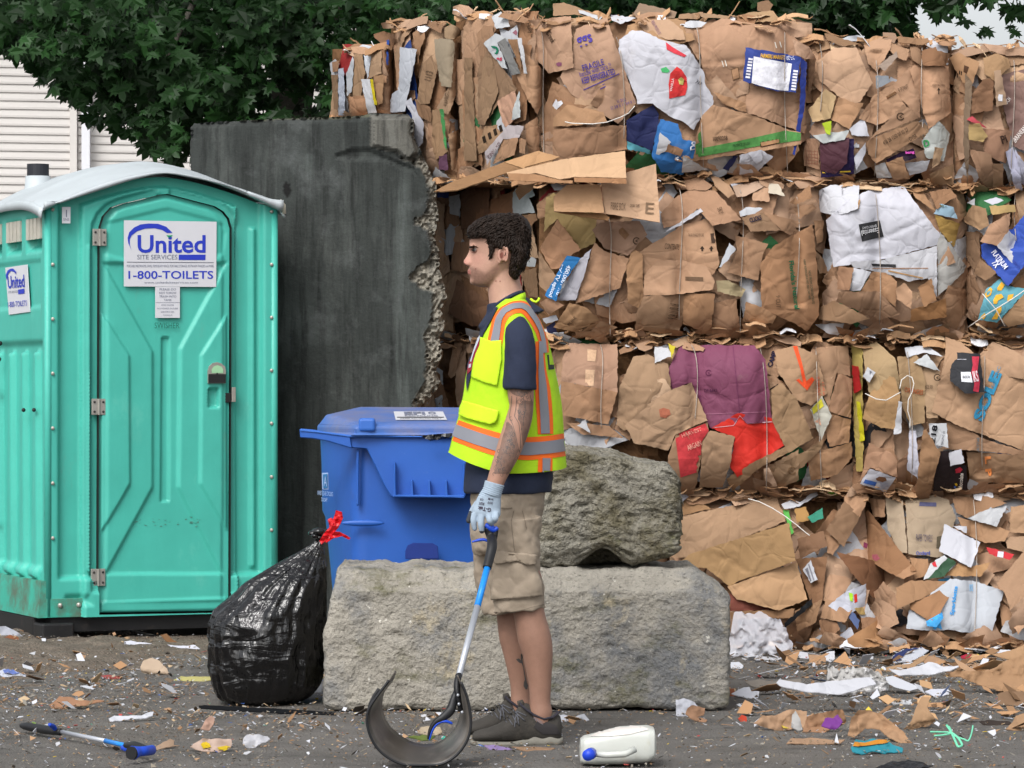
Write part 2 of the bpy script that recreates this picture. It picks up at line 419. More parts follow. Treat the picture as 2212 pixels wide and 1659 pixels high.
def maple_left():
    e = empty('maple_tree', (-1.6, 20.5, 0), 'broad dark green maple hanging over the house wall and the black concrete wall', 'tree')
    mb = MB()
    p = limb(mb, (-1.6, 20.6, 0), (-1.25, 20.4, 3.2), .17, .12, 0, 3)
    limb(mb, (-1.25, 20.4, 3.2), (-.95, 20.3, 7.5), .12, .04, 0, 4)
    for i, (b, r) in enumerate([((-3.6, 19.6, 3.6), .06), ((-2.9, 19.2, 3.3), .05), ((-4.4, 20.6, 4.6), .07), ((.8, 20.2, 4.6), .06), ((-2.2, 21.5, 5.6), .06), ((-3.2, 21.2, 5.8), .06), ((1.6, 20.8, 5.2), .05), ((-1.9, 19.0, 3.0), .04)]):
        limb(mb, (-1.45 + .03 * i, 20.5, 2.4 + .25 * i), b, r, .012, .15, 10 + i)
    mb.build('trunk', M_bark, e, True)
    holes = [(600, 225, 75, 42, .8), (520, 175, 30, 22, .5), (640, 265, 50, 35, .8), (165, 215, 25, 18, .6), (660, 200, 26, 18, .8), (300, 240, 20, 14, .4), (400, 120, 14, 10, .4)]
    c1 = crown_pts(5000, -80, 1250, -40, profL, 18.6, 20.6, 1, [(a, b_, ra, rb_, min(.95, pr + .13)) for a, b_, ra, rb_, pr in holes])
    leaves(c1, .122, 1, 'crown', M_leaf, e)
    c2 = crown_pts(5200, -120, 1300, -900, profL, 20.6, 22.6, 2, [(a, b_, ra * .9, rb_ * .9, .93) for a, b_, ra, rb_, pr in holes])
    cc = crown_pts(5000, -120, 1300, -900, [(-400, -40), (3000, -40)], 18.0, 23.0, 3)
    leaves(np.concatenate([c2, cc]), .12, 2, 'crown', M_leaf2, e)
maple_left()
def maple_back():
    e = empty('maple_tree', (.6, 23.5, 0), 'shaded maple standing behind the tall stack of baled cardboard', 'tree')
    mb = MB()
    for k, (u, Y, r) in enumerate([(1172, 22.8, .10), (1225, 23.2, .13), (1560, 22.6, .10), (1020, 23.4, .06)]):
        b = P(u, 50, Y); limb(mb, (b.x * .8 + .12, Y, 0), (b.x, Y, b.z - .6), r * 1.2, r, 0, 50 + k); limb(mb, (b.x, Y, b.z - .7), (b.x + .3 * (-1) ** k, Y, 7.5), r, r * .4, 0, 60 + k)
    mb.build('trunk', M_bark, e, True)
    prof = [(600, 330), (1100, 250), (1700, 250), (1760, 100), (1850, 98), (1905, 92), (1930, 80), (1965, 92), (1975, 60), (1962, 20), (1975, -10), (3000, -40)]
    c = crown_pts(5200, 850, 1985, -60, prof, 21.2, 22.4, 5, [(1800, 40, 26, 14, .7), (1140, 20, 40, 30, .5), (1860, 35, 30, 20, .6)], rag=8)
    leaves(c, .13, 5, 'crown', M_leaf, e)
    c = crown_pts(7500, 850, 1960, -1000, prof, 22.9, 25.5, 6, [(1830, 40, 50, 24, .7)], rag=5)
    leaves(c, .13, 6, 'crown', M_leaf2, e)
maple_back()
def maple_right():
    e = empty('maple_tree', (4.4, 21.5, 0), 'maple branch with lobed leaves reaching over the right hand bale against pale sky', 'tree')
    mb = MB(); limb(mb, (5.2, 21.5, 0), (5.0, 21.4, 4.4), .2, .16, 0, 71)
    for i, b in enumerate([(2.3, 20.9, 3.65), (2.8, 20.7, 3.6), (2.9, 21.6, 4.2), (3.2, 21.2, 3.5), (3.0, 22.2, 4.8)]):
        limb(mb, (5.0, 21.4, 3.3 + .2 * i), b, .06, .01, .2, 72 + i)
    mb.build('trunk', M_bark, e, True)
    prof = [(1950, -20), (1990, 12), (2000, 34), (2020, 40), (2038, 42), (2052, 12), (2066, 30), (2080, 55), (2105, 78), (2130, 66), (2160, 62), (2185, 74), (2212, 66), (2260, 80), (2700, 90)]
    c = crown_pts(620, 1960, 2600, -260, prof, 20.2, 21.6, 8, rag=7)
    leaves(c, .13, 8, 'crown', M_leaf, e)
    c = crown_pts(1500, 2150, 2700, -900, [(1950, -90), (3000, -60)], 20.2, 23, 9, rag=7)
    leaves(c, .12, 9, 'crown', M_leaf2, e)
maple_right()

# ------------------------------------------------------------------ concrete
def vpaint(o, fn):
    me = o.data; ca = me.color_attributes.new('paint', 'FLOAT_COLOR', 'POINT'); wl = wloc(o)
    buf = []
    for v in me.vertices:
        c = fn(v.co + wl); buf += [c[0], c[1], c[2], 1]
    ca.data.foreach_set('color', buf)
def lerp3(a, b, t):
    t = min(1, max(0, t)); return tuple(x + (y - x) * t for x, y in zip(a, b))
def bigwall():
    # outline in the frame's pixel grid on the wall plane: Y 17.6 at the left end, 17.0 at the right
    def Yp(u): return 17.6 - (u - 412) / 478 * .55
    out = [(412, 275), (420, 266), (600, 256), (780, 250), (800, 244), (880, 246), (893, 258), (892, 290), (905, 318), (918, 345), (930, 372), (943, 398), (940, 430), (948, 470), (936, 510), (950, 545), (948, 580), (958, 612), (966, 640), (952, 668), (962, 700), (948, 730), (955, 765), (940, 800), (952, 830), (925, 862), (900, 885), (905, 930), (890, 1000), (900, 1100), (890, 1230), (890, 1335), (412, 1335)]
    rr = random.Random(5)
    vs, fs = tri2d(out, 5, 1.5, rr)
    inner = [(850, 340), (882, 356), (905, 372), (918, 410), (915, 450), (890, 475), (885, 490), (915, 500), (925, 540), (918, 565), (885, 580), (878, 600), (900, 625), (928, 640), (925, 700), (905, 720), (915, 760), (912, 820), (888, 860), (870, 1000), (1100, 1400), (1100, 0), (930, 0), (905, 330)]
    U = np.array([v[0] for v in vs]); Vv = np.array([v[1] for v in vs]); sd_in = sdist(U, Vv, inner)
    sd_out = sdist(U, Vv, out)
    chunk = [(800, 250), (895, 250), (898, 300), (905, 330), (880, 352), (858, 330), (800, 318)]
    ledge = [(722, 332), (760, 318), (800, 318), (860, 345), (900, 360), (900, 380), (830, 352), (722, 346)]
    sch = sdist(U, Vv, chunk); sl_ = sdist(U, Vv, ledge)
    W = []; rough = []
    for i, (u, v) in enumerate(vs):
        Y = Yp(u); r = min(1, max(0, (sd_in[i] - 5 + 7 * fbm(u * .05, v * .05)) / 7)); rough.append(r)
        d = r * (.025 * fbm(u * .05, v * .05, 1) + .022 * fbm(u * .16, v * .16, 2) + .02 * fbm(u * .4, v * .4, 9) - .03) + .004 * fbm(u * .02, v * .02, 3)
        d += .035 * min(1, max(0, sch[i] / 8)) - .022 * min(1, max(0, sl_[i] / 10))
        if 0 <= sd_out[i] < 14 and (u > 850 or v < 300): d -= (1 - sd_out[i] / 14) ** 2 * .05
        W.append(P(u, v, Y - d))
    n = len(W); fs = orient_to_cam(W, fs)
    back = [Vector((w_.x, w_.y + .2, w_.z)) for w_ in W]
    F = list(fs) + [tuple(reversed([i + n for i in f])) for f in fs]
    cnt = {}
    for f in fs:
        for a, b in zip(f, f[1:] + f[:1]): cnt[(a, b)] = 1
    for (a, b) in cnt:
        if (b, a) not in cnt: F.append((b, a, a + n, b + n))
    Mw = mat('stained concrete', '#333333', rough=.92, vcol='paint', var=.3, vscale=3, bump=.35, bscale=70, bdist=.01, streak=(1, 1, .35),
             spots=[('#5A5D5A', 4, .52, .74, .55, (1.5, 1.5, .45)), ('#0C0E0D', 6, .46, .66, .75, (3, 3, .3)), ('#6C6F6F', 1.6, .54, .74, .6), ('#9A9A92', 85, .70, .74, .5), ('#161816', 40, .64, .72, .5)])
    o = mk('concrete_wall', W + back, F, Mw, smooth=False)
    dark = srgb('#343836'); lite = srgb('#8E887C'); moss = srgb('#6B6A50')
    me = o.data; ca = me.color_attributes.new('paint', 'FLOAT_COLOR', 'POINT'); buf = []
    for i in range(2 * n):
        j = i % n; u, v = vs[j]
        c = lerp3(dark, lite, rough[j] * (.55 + .45 * min(1, max(0, (v - 330) / 60))))
        if sch[j] > 0: c = lerp3(c, srgb('#6F6D66'), .8)
        st = math.exp(-((u - 868) / 17) ** 2) * min(1, max(0, (v - 350) / 60)) * .40 + math.exp(-((u - 668) / 9) ** 2) * (.22 if 330 < v < 390 else 0) + .35 * math.exp(-((u - 640) / 55) ** 2 - ((v - 700) / 70) ** 2)
        c = lerp3(c, srgb('#6C7370'), st * (1 - rough[j]))
        if (u - 620) ** 2 / 70 + (v - 410) ** 2 / 260 < 1: c = srgb('#0C0C0B')
        if v < 262 - (u - 420) * .02 and u < 800: c = lerp3(c, moss, .45)
        buf += [*c, 1]
    ca.data.foreach_set('color', buf)
    tag(o, 'tall black stained concrete wall with broken right edge showing pale aggregate', 'wall')
bigwall()

def rocky(name, lo, hi, Mt, seed, step=.009, rad=.06, amp=.02, amp2=.01, shape=None):
    """rounded weathered block as a displaced box"""
    lo = Vector(lo); hi = Vector(hi); c = (lo + hi) / 2; h = (hi - lo) / 2
    V = []; F = []; idx = {}
    def vert(p):
        k = (round(p.x, 5), round(p.y, 5), round(p.z, 5))
        if k in idx: return idx[k]
        idx[k] = len(V); V.append(p.copy()); return idx[k]
    for ax in range(3):
        a1, a2 = (ax + 1) % 3, (ax + 2) % 3
        n1 = max(2, int(2 * h[a1] / step)); n2 = max(2, int(2 * h[a2] / step))
        for s in (-1, 1):
            g = []
            for i in range(n1 + 1):
                row = []
                for j in range(n2 + 1):
                    p = Vector((0, 0, 0)); p[ax] = s * h[ax]; p[a1] = -h[a1] + 2*h[a1]*i/n1; p[a2] = -h[a2] + 2*h[a2]*j/n2
                    row.append(vert(p))
                g.append(row)
            for i in range(n1):
                for j in range(n2):
                    f = (g[i][j], g[i+1][j], g[i+1][j+1], g[i][j+1]); F.append(f if s > 0 else tuple(reversed(f)))
    W = []
    for p in V:
        q = Vector([max(-h[i] + rad, min(h[i] - rad, p[i])) for i in range(3)]); d = p - q
        nrm = d.normalized() if d.length > 1e-6 else Vector((0, 0, 1)); p2 = q + nrm * min(rad, d.length) if d.length > 0 else p
        x, y, z = p2 + c
        dd = amp * fbm(x * 3 + seed, y * 3, z * 3) + amp2 * fbm(x * 12 + seed, y * 12, z * 19) + amp2 * .55 * fbm(x * 34, y * 34, z * 60 + seed, 3)
        pit = noise.noise(Vector((x * 30, y * 30 + seed, z * 48)));
        if pit > .22: dd -= (pit - .22) * amp2 * 3.5
        p3 = p2 + c + nrm * dd
        if shape: p3 = shape(p3)
        p3.z = max(p3.z, lo.z - .004)
        W.append(p3)
    return mk(name, W, F, Mt, smooth=True)
M_block = mat('weathered concrete', '#9B968C', rough=.97, var=.2, vscale=6, bump=.9, bscale=75, bdist=.014, spec=.15, detail=10,
              spots=[('#62666C', 2.6, .48, .62, .75), ('#4F4E28', 3.4, .55, .66, .7, (1, 1, 1.6)), ('#B5A88C', 5, .58, .68, .6), ('#D8D4CA', 26, .655, .68, .85), ('#3E3C37', 60, .55, .68, .75, (1, 1, 1.7)), ('#B8B3A6', 95, .6, .68, .6)])
def block_shape(p):
    # chamfer strip along the upper front edge
    if p.z > .452: p.y += (p.z - .452) * .55 + .020; p.z += .010 * fbm(p.x * 5, 3, 0) + .006 * fbm(p.x * 19, 5, 0)
    if p.x < -.62 and p.z > .3: p.x += (-.62 - p.x) * .45 * min(1, (p.z - .3) / .2)
    if p.x > .68: p.z -= (p.x - .68) * .62 * max(0, (p.z - .1) / .43)
    return p
YB = 13.05
o = rocky('concrete_block', ((700 - CX) * YB / FP, YB, 0), ((1577 - CX) * YB / FP, YB + .62, .53), M_block, 3, rad=.032, amp=.010, amp2=.0052, shape=block_shape)
tag(o, 'long grey weathered concrete block lying flat on the ground behind the man', 'concrete block')
M_rock = mat('mossy rubble', '#918D82', rough=1, var=.25, vscale=6, bump=1.0, bscale=60, bdist=.03, spec=.1, detail=10,
             spots=[('#5A5236', 5, .46, .62, .7), ('#6F7434', 4, .60, .74, .55), ('#8F8F8A', 3, .60, .72, .6), ('#C0B69E', 60, .63, .69, .7), ('#2A2618', 50, .54, .66, .8, (1, 1, 1.6))])
RT = [(-.10, .94), (.19, 1.048), (.30, 1.03), (.39, 1.015), (.48, .98), (.58, .962), (.615, .925), (.64, .8)]
def rock_shape(p):
    top = np.interp(p.x, [a for a, _ in RT], [b for _, b in RT])
    if p.z > .6: p.z = .6 + (p.z - .6) * (top - .6) / .53
    if p.x > .5: p.x += .02 * math.sin((p.z - .5) * 6) + .012
    k = math.exp(-((p.x - .345) / .075) ** 2)
    if p.z < .66 and p.y < YB + .32: p.z += .075 * k * (.66 - p.z) / .13 * min(1, (YB + .32 - p.y) / .05)
    if p.x > .45 and p.z < .62: p.z += (p.x - .45) * .28 * (.62 - p.z) / .1
    return p
o = rocky('concrete_rubble', (-.05, YB + .1, .535), (.61, YB + .60, 1.06), M_rock, 11, rad=.045, amp=.016, amp2=.012, shape=rock_shape)
tag(o, 'rough mossy brown lump of broken concrete resting on the long grey block', 'rubble')
# ------------------------------------------------------------------ portable toilet
TH = R(24); TO = Vector(((100 - CX) * 16.48 / FP, 16.48, 0)); TW, TD = 1.163, 1.16
ca_, sa_ = math.cos(TH), math.sin(TH)
def TL(s, d, z): return Vector((TO.x + s * ca_ - d * sa_, TO.y + s * sa_ + d * ca_, z))   # s along front, d depth (d<0 towards camera)
def TF(u, v, d=0.):
    ox, oy = TO.x - d * sa_, TO.y + d * ca_
    k = (u - CX) / FP; s = (k * oy - ox) / (ca_ - k * sa_); Y = oy + s * sa_; return (s, CH - (v - HV) * Y / FP)
def TS(u, v):   # left side: depth coordinate
    k = (u - CX) / FP; d = (k * TO.y - TO.x) / (-sa_ - k * ca_); Y = TO.y + d * ca_; return (d, CH - (v - HV) * Y / FP)
def tpf(k, s): return [TF(*p) for p in pts(k, s)]
def relief(name, outline, feats, to_world, mats, parent, step=.009, holes=(), thick=0):
    vs, fs = tri2d(outline, step, holes=holes)
    X = np.array([v[0] for v in vs]); Z = np.array([v[1] for v in vs]); H = np.zeros(len(X))
    for poly, amp, wd in feats:
        sd = sdist(X, Z, poly); t = np.clip(sd / wd, 0, 1); H += amp * (t * t * (3 - 2 * t))
    W = [to_world(x, h, z) for x, h, z in zip(X, H, Z)]
    fs = orient_to_cam(W, fs)
    o = mk(name, W, fs, mats, parent, smooth=True)
    if thick: solid(o, thick)
    return o
M_teal = mat('teal plastic', '#47B3A3', rough=.45, var=.08, vscale=3, spec=.45, bump=.12, bscale=9, bdist=.02,
             spots=[('#7C7F70', 7, .62, .82, .40, (1, 1, .4)), ('#8FD8C8', 3, .6, .75, .3, (1, 1, .5)), ('#2F9C8C', 2, .45, .7, .25, (2, 2, .3))])
M_tealdirt = mat('teal plastic dirty', '#3BA893', rough=.6, var=.2, vscale=5, spots=[('#5B4F40', 6, .42, .62, .75)])
M_roof = mat('roof plastic', '#B4BCC0', rough=.5, var=.08, vscale=5, spots=[('#85857F', 9, .58, .75, .45)])
M_black = mat('black plastic', '#1D1D1E', rough=.5, var=.2, vscale=10, spots=[('#5A5048', 9, .55, .75, .5)])
M_steel = mat('hinge steel', '#A8A49C', rough=.45, metal=.55, var=.12, vscale=30, spots=[('#6A4A30', 60, .63, .72, .6)])
M_white = mat('white sign', '#CDCED4', rough=.4, var=.03)
M_blue = mat('sign blue', '#2438B4', rough=.5, var=.05)
M_navyt = mat('dark lettering', '#2A2E4A', rough=.6)
M_green = mat('sign green', '#2AA060', rough=.5)
M_grey = mat('grey lettering', '#6F7488', rough=.6)
M_gap = mat('dark gap', '#0A1412', rough=.9)
toilet = empty('portable_toilet', TL(TW/2, TD/2, 0), 'green portable toilet with white domed roof and company sign on its door', 'portable toilet')
def front(s, h, z): return TL(s, -h, z)
apex_s = TF(352, 380)[0]
def arch(s, top, eave, w0=0., w1=TW, p=1.55):
    t = (s - apex_s) / ((apex_s - w0) if s < apex_s else (w1 - apex_s)); return top - (top - eave) * abs(t) ** p
zt, ze = 2.235, 2.085
outl = [(0, .125), (TW, .125)] + [(s, arch(s, zt, ze)) for s in np.linspace(TW, 0, 24)]
# door opening, traced

doorT = tpf('T', '613,640 620,520 640,455 690,400 760,375 1000,320 1030,316 1060,322 1330,392 1385,425 1420,470 1436,530')
doorB = [TF(*zz('U', 1428, 1390)), TF(*zz('U', 605, 1404))]
door = doorT + doorB
frameo = tpf('T', '562,600 568,500 600,430 660,370 740,335 985,268 985,312 1050,318 1055,268 1350,340 1420,380 1470,440 1490,520')
frame = frameo + [TF(*zz('U', 1478, 1280)), TF(*zz('U', 552, 1270))]
fe = [(0, 3), (TW, 3)]
lp = [(-.1, .0), (.035, .0), (.035, 2.5), (-.1, 2.5)]
feats = [
    ([(.055, .30), (TW - .062, .30), (TW - .062, 2.5), (.055, 2.5)], -.035, .022),
    ([(.17, .0), (TW - .20, .0), (TW - .20, 2.0)] + [(s, arch(s, 2.19, 2.02)) for s in np.linspace(TW - .2, .17, 12)], .035, .012),
    (frame, -.018, .012),
    ([(.20, .34), (.218, .34), (.218, 1.9), (.20, 1.9)], .012, .008),
    ([(TW - .135, .34), (TW - .10, .34), (TW - .10, 2.0), (TW - .135, 2.0)], .02, .01),
    ([(.07, .17), (.235, .17), (.21, .24), (.09, .24)], -.02, .03),
]
big_hole = [( s, z) for s, z in door]
relief('front_panel', outl, feats, front, M_teal, toilet, .010, holes=[big_hole])
mb = MB(); g = []
for s, z in resample(door, .05): g.append((s, z))
n = len(g); mb.add([TL(s, -.02, z) for s, z in g] + [TL(s, .06, z) for s, z in g] , [(i, (i+1) % n, n+(i+1) % n, n+i) for i in range(n)]); mb.build('door_jamb', M_gap, toilet)
# door
def shrink(poly, a):
    cx = sum(p[0] for p in poly)/len(poly); cz = sum(p[1] for p in poly)/len(poly)
    W_ = max(p[0] for p in poly) - min(p[0] for p in poly); H_ = max(p[1] for p in poly) - min(p[1] for p in poly)
    return [(cx + (p[0]-cx)*(1-2*a/W_), cz + (p[1]-cz)*(1-2*a/H_)) for p in poly]
dd = shrink(door, .005)
inner = shrink(door, .03)
T_ = lambda s: tpf('T', s); U_ = lambda s: tpf('U', s)
xpan = T_('628,735 1425,735 1130,1285') + U_('1120,610 1400,1160 640,1160 940,610') + T_('940,1300 625,735')
left_rib = T_('625,1040 805,1320') + U_('810,590 620,915')
right_rib = T_('1412,1050 1240,1320') + U_('1235,590 1415,895')
cbar = T_('1008,1205 1060,1205') + U_('1060,705 1000,705')
lower = U_('620,1318 1415,1292 1420,1385 615,1398')
topb = T_('650,480 720,470 1000,402 1050,396 1330,468 1400,500 1420,560 1400,700 1300,735 760,735 640,700')
slot = T_('1285,1520 1358,1520 1358,1650 1285,1650'); slot = [ (a, b) for a, b in slot]
sl2 = [TF(*zz('T', 1285, 1520)), TF(*zz('T', 1358, 1520)), TF(*zz('U', 1358, 118)), TF(*zz('U', 1285, 118))]
dfe = [(inner, .010, .02), (xpan, -.016, .016), (left_rib, .014, .010), (right_rib, .014, .010), (cbar, -.016, .006), (lower, .014, .012), (topb, -.008, .02), (sl2, -.03, .010)]
relief('door', dd, dfe, front, M_teal, toilet, .0085)
DOOR = bvh_of([o for o in toilet.children if o.name.startswith('door') and 'jamb' not in o.name][0])
FRONT = bvh_of([o for o in toilet.children if o.name.startswith('front_panel')][0])
nF = Vector((sa_, -ca_, 0))
def onF(s, z, off=.004, base=None):
    h = (base or DOOR).ray_cast(TL(s, -.5, z), -nF)
    return (h[0] if h[0] else TL(s, 0, z)) + nF * off
def fbox(s0, s1, z0, z1, h0, h1, m, name, parent=toilet, bevel=.002):
    mb = MB(); mb.box((s0, -h1, z0), (s1, -h0, z1), T=lambda p: TL(p.x, p.y, p.z)); o = mb.build(name, m, parent)
    b = o.modifiers.new('b', 'BEVEL'); b.width = bevel; b.segments = 2; return o
def flabel(name, k, quad, m, parent, h=.012):
    q = tpf(k, quad); mb = MB(); n = len(q)
    mb.add([TL(s, -h, z) for s, z in q] + [TL(s, -h + .003, z) for s, z in q], [tuple(range(n))] + [(i, i+n, (i+1) % n + n, (i+1) % n) for i in range(n)])
    return mb.build(name, m, parent)
def ftext(name, s, k, x, y, wz, hz, m, parent, h=.0135, bold=0., rot=0):
    """text fitted to a box wz x hz (zoom px) centred on x,y"""
    vs, fs = text2d(s, bold); ext = vs.max(0) - vs.min(0)
    W = []
    for a, b in vs:
        a2, b2 = a / ext[0] * wz, b / ext[1] * hz
        c, sn = math.cos(R(rot)), math.sin(R(rot)); a2, b2 = a2*c - b2*sn, a2*sn + b2*c
        ss, z = TF(*zz(k, x + a2, y - b2)); W.append(TL(ss, -h, z))
    return mk(name, W, fs, m, parent)
sign = flabel('company_sign', 'T', '768,480 1345,489 1342,895 768,892', M_white, toilet)
ftext('lettering', 'United', 'T', 1064, 628, 424, 112, M_blue, sign, bold=.02)
ftext('lettering', 'SITE SERVICES', 'T', 975, 709, 250, 29, M_grey, sign)
ftext('lettering', 'PORTABLE RESTROOMS, SINKS, TEMPORARY FENCE, PORTABLE STORAGE, RESTROOM TRAILERS and MORE', 'T', 1056, 766, 540, 17, M_grey, sign)
ftext('lettering', '1-800-TOILETS', 'T', 1059, 820, 528, 50, M_blue, sign, bold=.012)
ftext('lettering', 'www.unitedsiteservices.com', 'T', 1060, 867, 334, 13, M_grey, sign)
def fpoly(name, k, p_, m, parent, h=.0135):
    q = tpf(k, p_); vs, fs = tri2d(q, .02); W = [TL(s, -h, z) for s, z in vs]; return mk(name, W, orient_to_cam(W, fs), m, parent)
fpoly('underline', 'T', '1108,694 1276,694 1274,728 1108,727', M_blue, sign)
fpoly('rule', 'T', '786,739 1327,742 1327,745 786,742', M_navyt, sign)
fpoly('arc', 'T', '815,668 795,625 790,590 800,555 830,525 870,506 920,500 980,502 1030,520 1070,558 1035,560 1005,540 960,530 900,532 850,548 815,575 803,600 804,635', M_blue, sign)
fpoly('triangle', 'T', '1030,573 1072,573 1051,594', M_green, sign)
note = flabel('notice', 'T', '963,895 1116,895 1116,1088 963,1088', M_white, toilet, .0118)
for i, t in enumerate(['PLEASE DO', 'NOT THROW', 'TRASH INTO', 'TANK']): ftext('lettering', t, 'T', 1040, 910 + 22 * i, [102, 108, 106, 48][i], 13, M_grey, note)
for i, t in enumerate(['POR FAVOR', 'NO PONGA BASURA', 'DENTRO DEL', 'TANQUE']): ftext('lettering', t, 'T', 1040, 1008 + 21 * i, [76, 130, 84, 58][i], 9, M_grey, note)
fpoly('rule', 'T', '965,991 1115,991 1115,993 965,993', M_grey, note)
ftext('lettering', 'SWISHER', 'T', 1037, 1135, 155, 36, mat('moulded lettering', '#1F6B5E', rough=.5), toilet, h=.010)
tg = flabel('inspection_tag', 'T', '382,397 435,397 434,499 383,499', M_white, toilet, .012)
ftext('lettering', 'SNS', 'T', 408, 475, 36, 16, M_grey, tg, h=.0135); fpoly('barcode', 'T', '406,415 412,415 412,460 406,460', M_grey, tg)
# hinges
for (k, x0, x1, y0, y1) in [('T', 573, 658, 533, 640), ('T', 567, 652, 1592, 1692), ('U', 563, 650, 1120, 1225)]:
    (s0, z1), (s1, z0) = TF(*zz(k, x0, y0)), TF(*zz(k, x1, y1)); h = fbox(s0, s1, z0, z1, .004, .017, M_steel, 'hinge')
    mb = MB(); sm = (s0 + s1) / 2
    mb.tube([TL(sm, -.019, z0), TL(sm, -.019, z1)], .006, 8); mb.build('pin', M_steel, h)
    for a in (.18, .82):
        for b in (.2, .8):
            mb = MB(); mb.ell(TL(s0 + (s1-s0)*a, -.018, z0 + (z1-z0)*b), (.006, .004, .006), 5); mb.build('screw', M_black, h)
# latch dial
lat = fpoly('latch_plate', 'T', '1282,1495 1282,1420 1290,1390 1312,1370 1338,1364 1365,1372 1388,1392 1393,1420 1392,1495', M_steel, toilet, .036); solid(lat, .012)
fpoly('dial', 'T', '1303,1432 1303,1410 1316,1390 1340,1382 1364,1392 1375,1410 1375,1432', mat('dial green', '#9CCBA0', rough=.4), lat, .038)
fpoly('latch_cover', 'T', '1283,1438 1330,1438 1337,1428 1344,1438 1391,1438 1391,1493 1283,1493', M_black, lat, .0395)
(s0, z1), (s1, z0) = TF(*zz('T', 1436, 1520)), TF(*zz('T', 1460, 1612)); fbox(s0, s1, z0, z1, .0, .024, M_steel, 'strike_plate')
(s0, z1), (s1, z0) = TF(*zz('T', 1397, 1555)), TF(*zz('T', 1436, 1615)); fbox(s0, s1, z0, z1, .0, .014, M_black, 'strike_bracket')
# rivets
mb = MB(); mb.ell(TL(.0275, -.006, 1), (.009, .005, .009), 5); rv = mb.build('rivet', M_steel, toilet)
base = TL(.0275, -.006, 1)
first = True
for u_, ys in ((335, [('T', 413), ('T', 755), ('T', 1095), ('T', 1434), ('U', 243), ('U', 586), ('U', 928)]), (1683, [('T', 425), ('T', 755), ('T', 1085), ('T', 1415), ('U', 213), ('U', 547), ('U', 878)])):
    for k, y in ys:
        s, z = TF(*zz(k, u_, y)); s = .03 if u_ < 1000 else TW - .03
        if first: rv.location = Vector(rv.location) + (TL(s, -.006, z) - base); first = False; cur = TL(s, -.006, z)
        else: dup(rv, toilet, TL(s, -.006, z) - cur)
# kick recess bolts
for u_, y in ((372, 1348), (488, 1345)):
    s, z = TF(*zz('U', u_, y)); mb = MB(); mb.ell(TL(s, -.006, z), (.012, .008, .012), 5); mb.build('bolt', M_steel, toilet)
fbox(.0, .24, .125, .215, -.02, .004, M_tealdirt, 'kick_flange'); 
# dirt scuff on door
rr = random.Random(3); mb = MB()
for i in range(46):
    x = rr.choice([rr.gauss(850, 22), rr.gauss(1215, 22), rr.uniform(870, 1210)]); y = rr.gauss(832, 16)
    q = [TF(*zz('U', x + rr.uniform(-14, 14), y + rr.uniform(-5, 5))) for _ in range(3)]
    mb.add([onF(s, z, .002) for s, z in q], [(0, 1, 2)])
mb.build('scuff_mark', mat('scuff', '#4F7F72', rough=.9), toilet)
# left side panel
sfe = [([(.06, .34), (1.10, .34), (1.10, 1.45), (.06, 1.45)], -.02, .03), ([(.09, 1.60), (1.08, 1.60), (1.08, 1.83), (.09, 1.83)], -.008, .01)]
for a in (.12, .34, .56, .78, 1.0): sfe.append(([(a, .30), (a + .11, .30), (a + .09, 1.40), (a + .02, 1.40)], .028, .02))
for a in (.05, .40, .75): sfe.append(([(a + .02, 1.86), (a + .30, 1.86), (a + .30, 2.04), (a + .02, 2.04)], -.05, .05))
def side(d, h, z): return TL(-h, d, z)
vs, fs = tri2d([(0, .125), (TD, .125), (TD, 2.09), (0, 2.09)], .012)
X = np.array([v[0] for v in vs]); Z = np.array([v[1] for v in vs]); H = np.zeros(len(X))
for poly, amp, wd in sfe:
    sd_ = sdist(X, Z, poly); t = np.clip(sd_ / wd, 0, 1); H += amp * (t*t*(3-2*t))
W = [side(x, h, z) for x, h, z in zip(X, H, Z)]
mk('side_panel', W, [f for f in fs], M_teal, toilet, smooth=True)
M_vent = mat('vent grille', '#B8B4A8', rough=.6, var=.15, vscale=20)
for a in (.07, .42, .77):
    mb = MB()
    for q in range(4):
        d0 = a + .02 + .065 * q; mb.box((.0 - .004, d0, 1.93), (.012, d0 + .05, 2.03), T=lambda p: TL(p.x - .0, p.y, p.z))
    mb.build('vent', M_vent, toilet)
ss = MB()
q = [TS(*p) for p in pts('T', '40,775 175,755 193,1050 62,1068')]
ss.add([TL(-.006, d, z) for d, z in q] + [TL(-.002, d, z) for d, z in q], [(0, 1, 2, 3), (0, 4, 5, 1), (1, 5, 6, 2), (2, 6, 7, 3), (3, 7, 4, 0)]); ssn = ss.build('side_sign', M_white, toilet)
def stext(s, x, y, wz, hz, m, bold=0.):
    vs, fs = text2d(s, bold); ext = vs.max(0) - vs.min(0); W = []
    for a, b in vs:
        a2, b2 = a / ext[0] * wz, b / ext[1] * hz; d, z = TS(*zz('T', x + a2 - b2 * .06, y - b2 - a2 * .1)); W.append(TL(-.0085, d, z))
    mk('lettering', W, fs, m, ssn)
stext('United', 110, 862, 104, 78, M_blue, .02); stext('1-800-TOILETS', 118, 1000, 118, 34, M_blue); stext('SITE SERVICES', 92, 925, 60, 14, M_grey)
def spoly(s, m):
    q = [TS(*p) for p in pts('T', s)]; vs, fs = tri2d(q, .02); mk('arc', [TL(-.0085, d, z) for d, z in vs], fs, m, ssn)
spoly('50,850 46,820 56,795 72,782 92,780 110,800 112,816 95,800 78,795 62,812 56,835', M_blue); spoly('122,912 162,905 163,935 124,940', M_blue)
for x, y in ((25, 1247), (18, 1345), (10, 1537)):
    d, z = TS(*zz('T', x, y)); mb = MB(); mb.ell(TL(-.02, d, z), (.012, .012, .012), 6); mb.build('bolt', M_black, toilet)
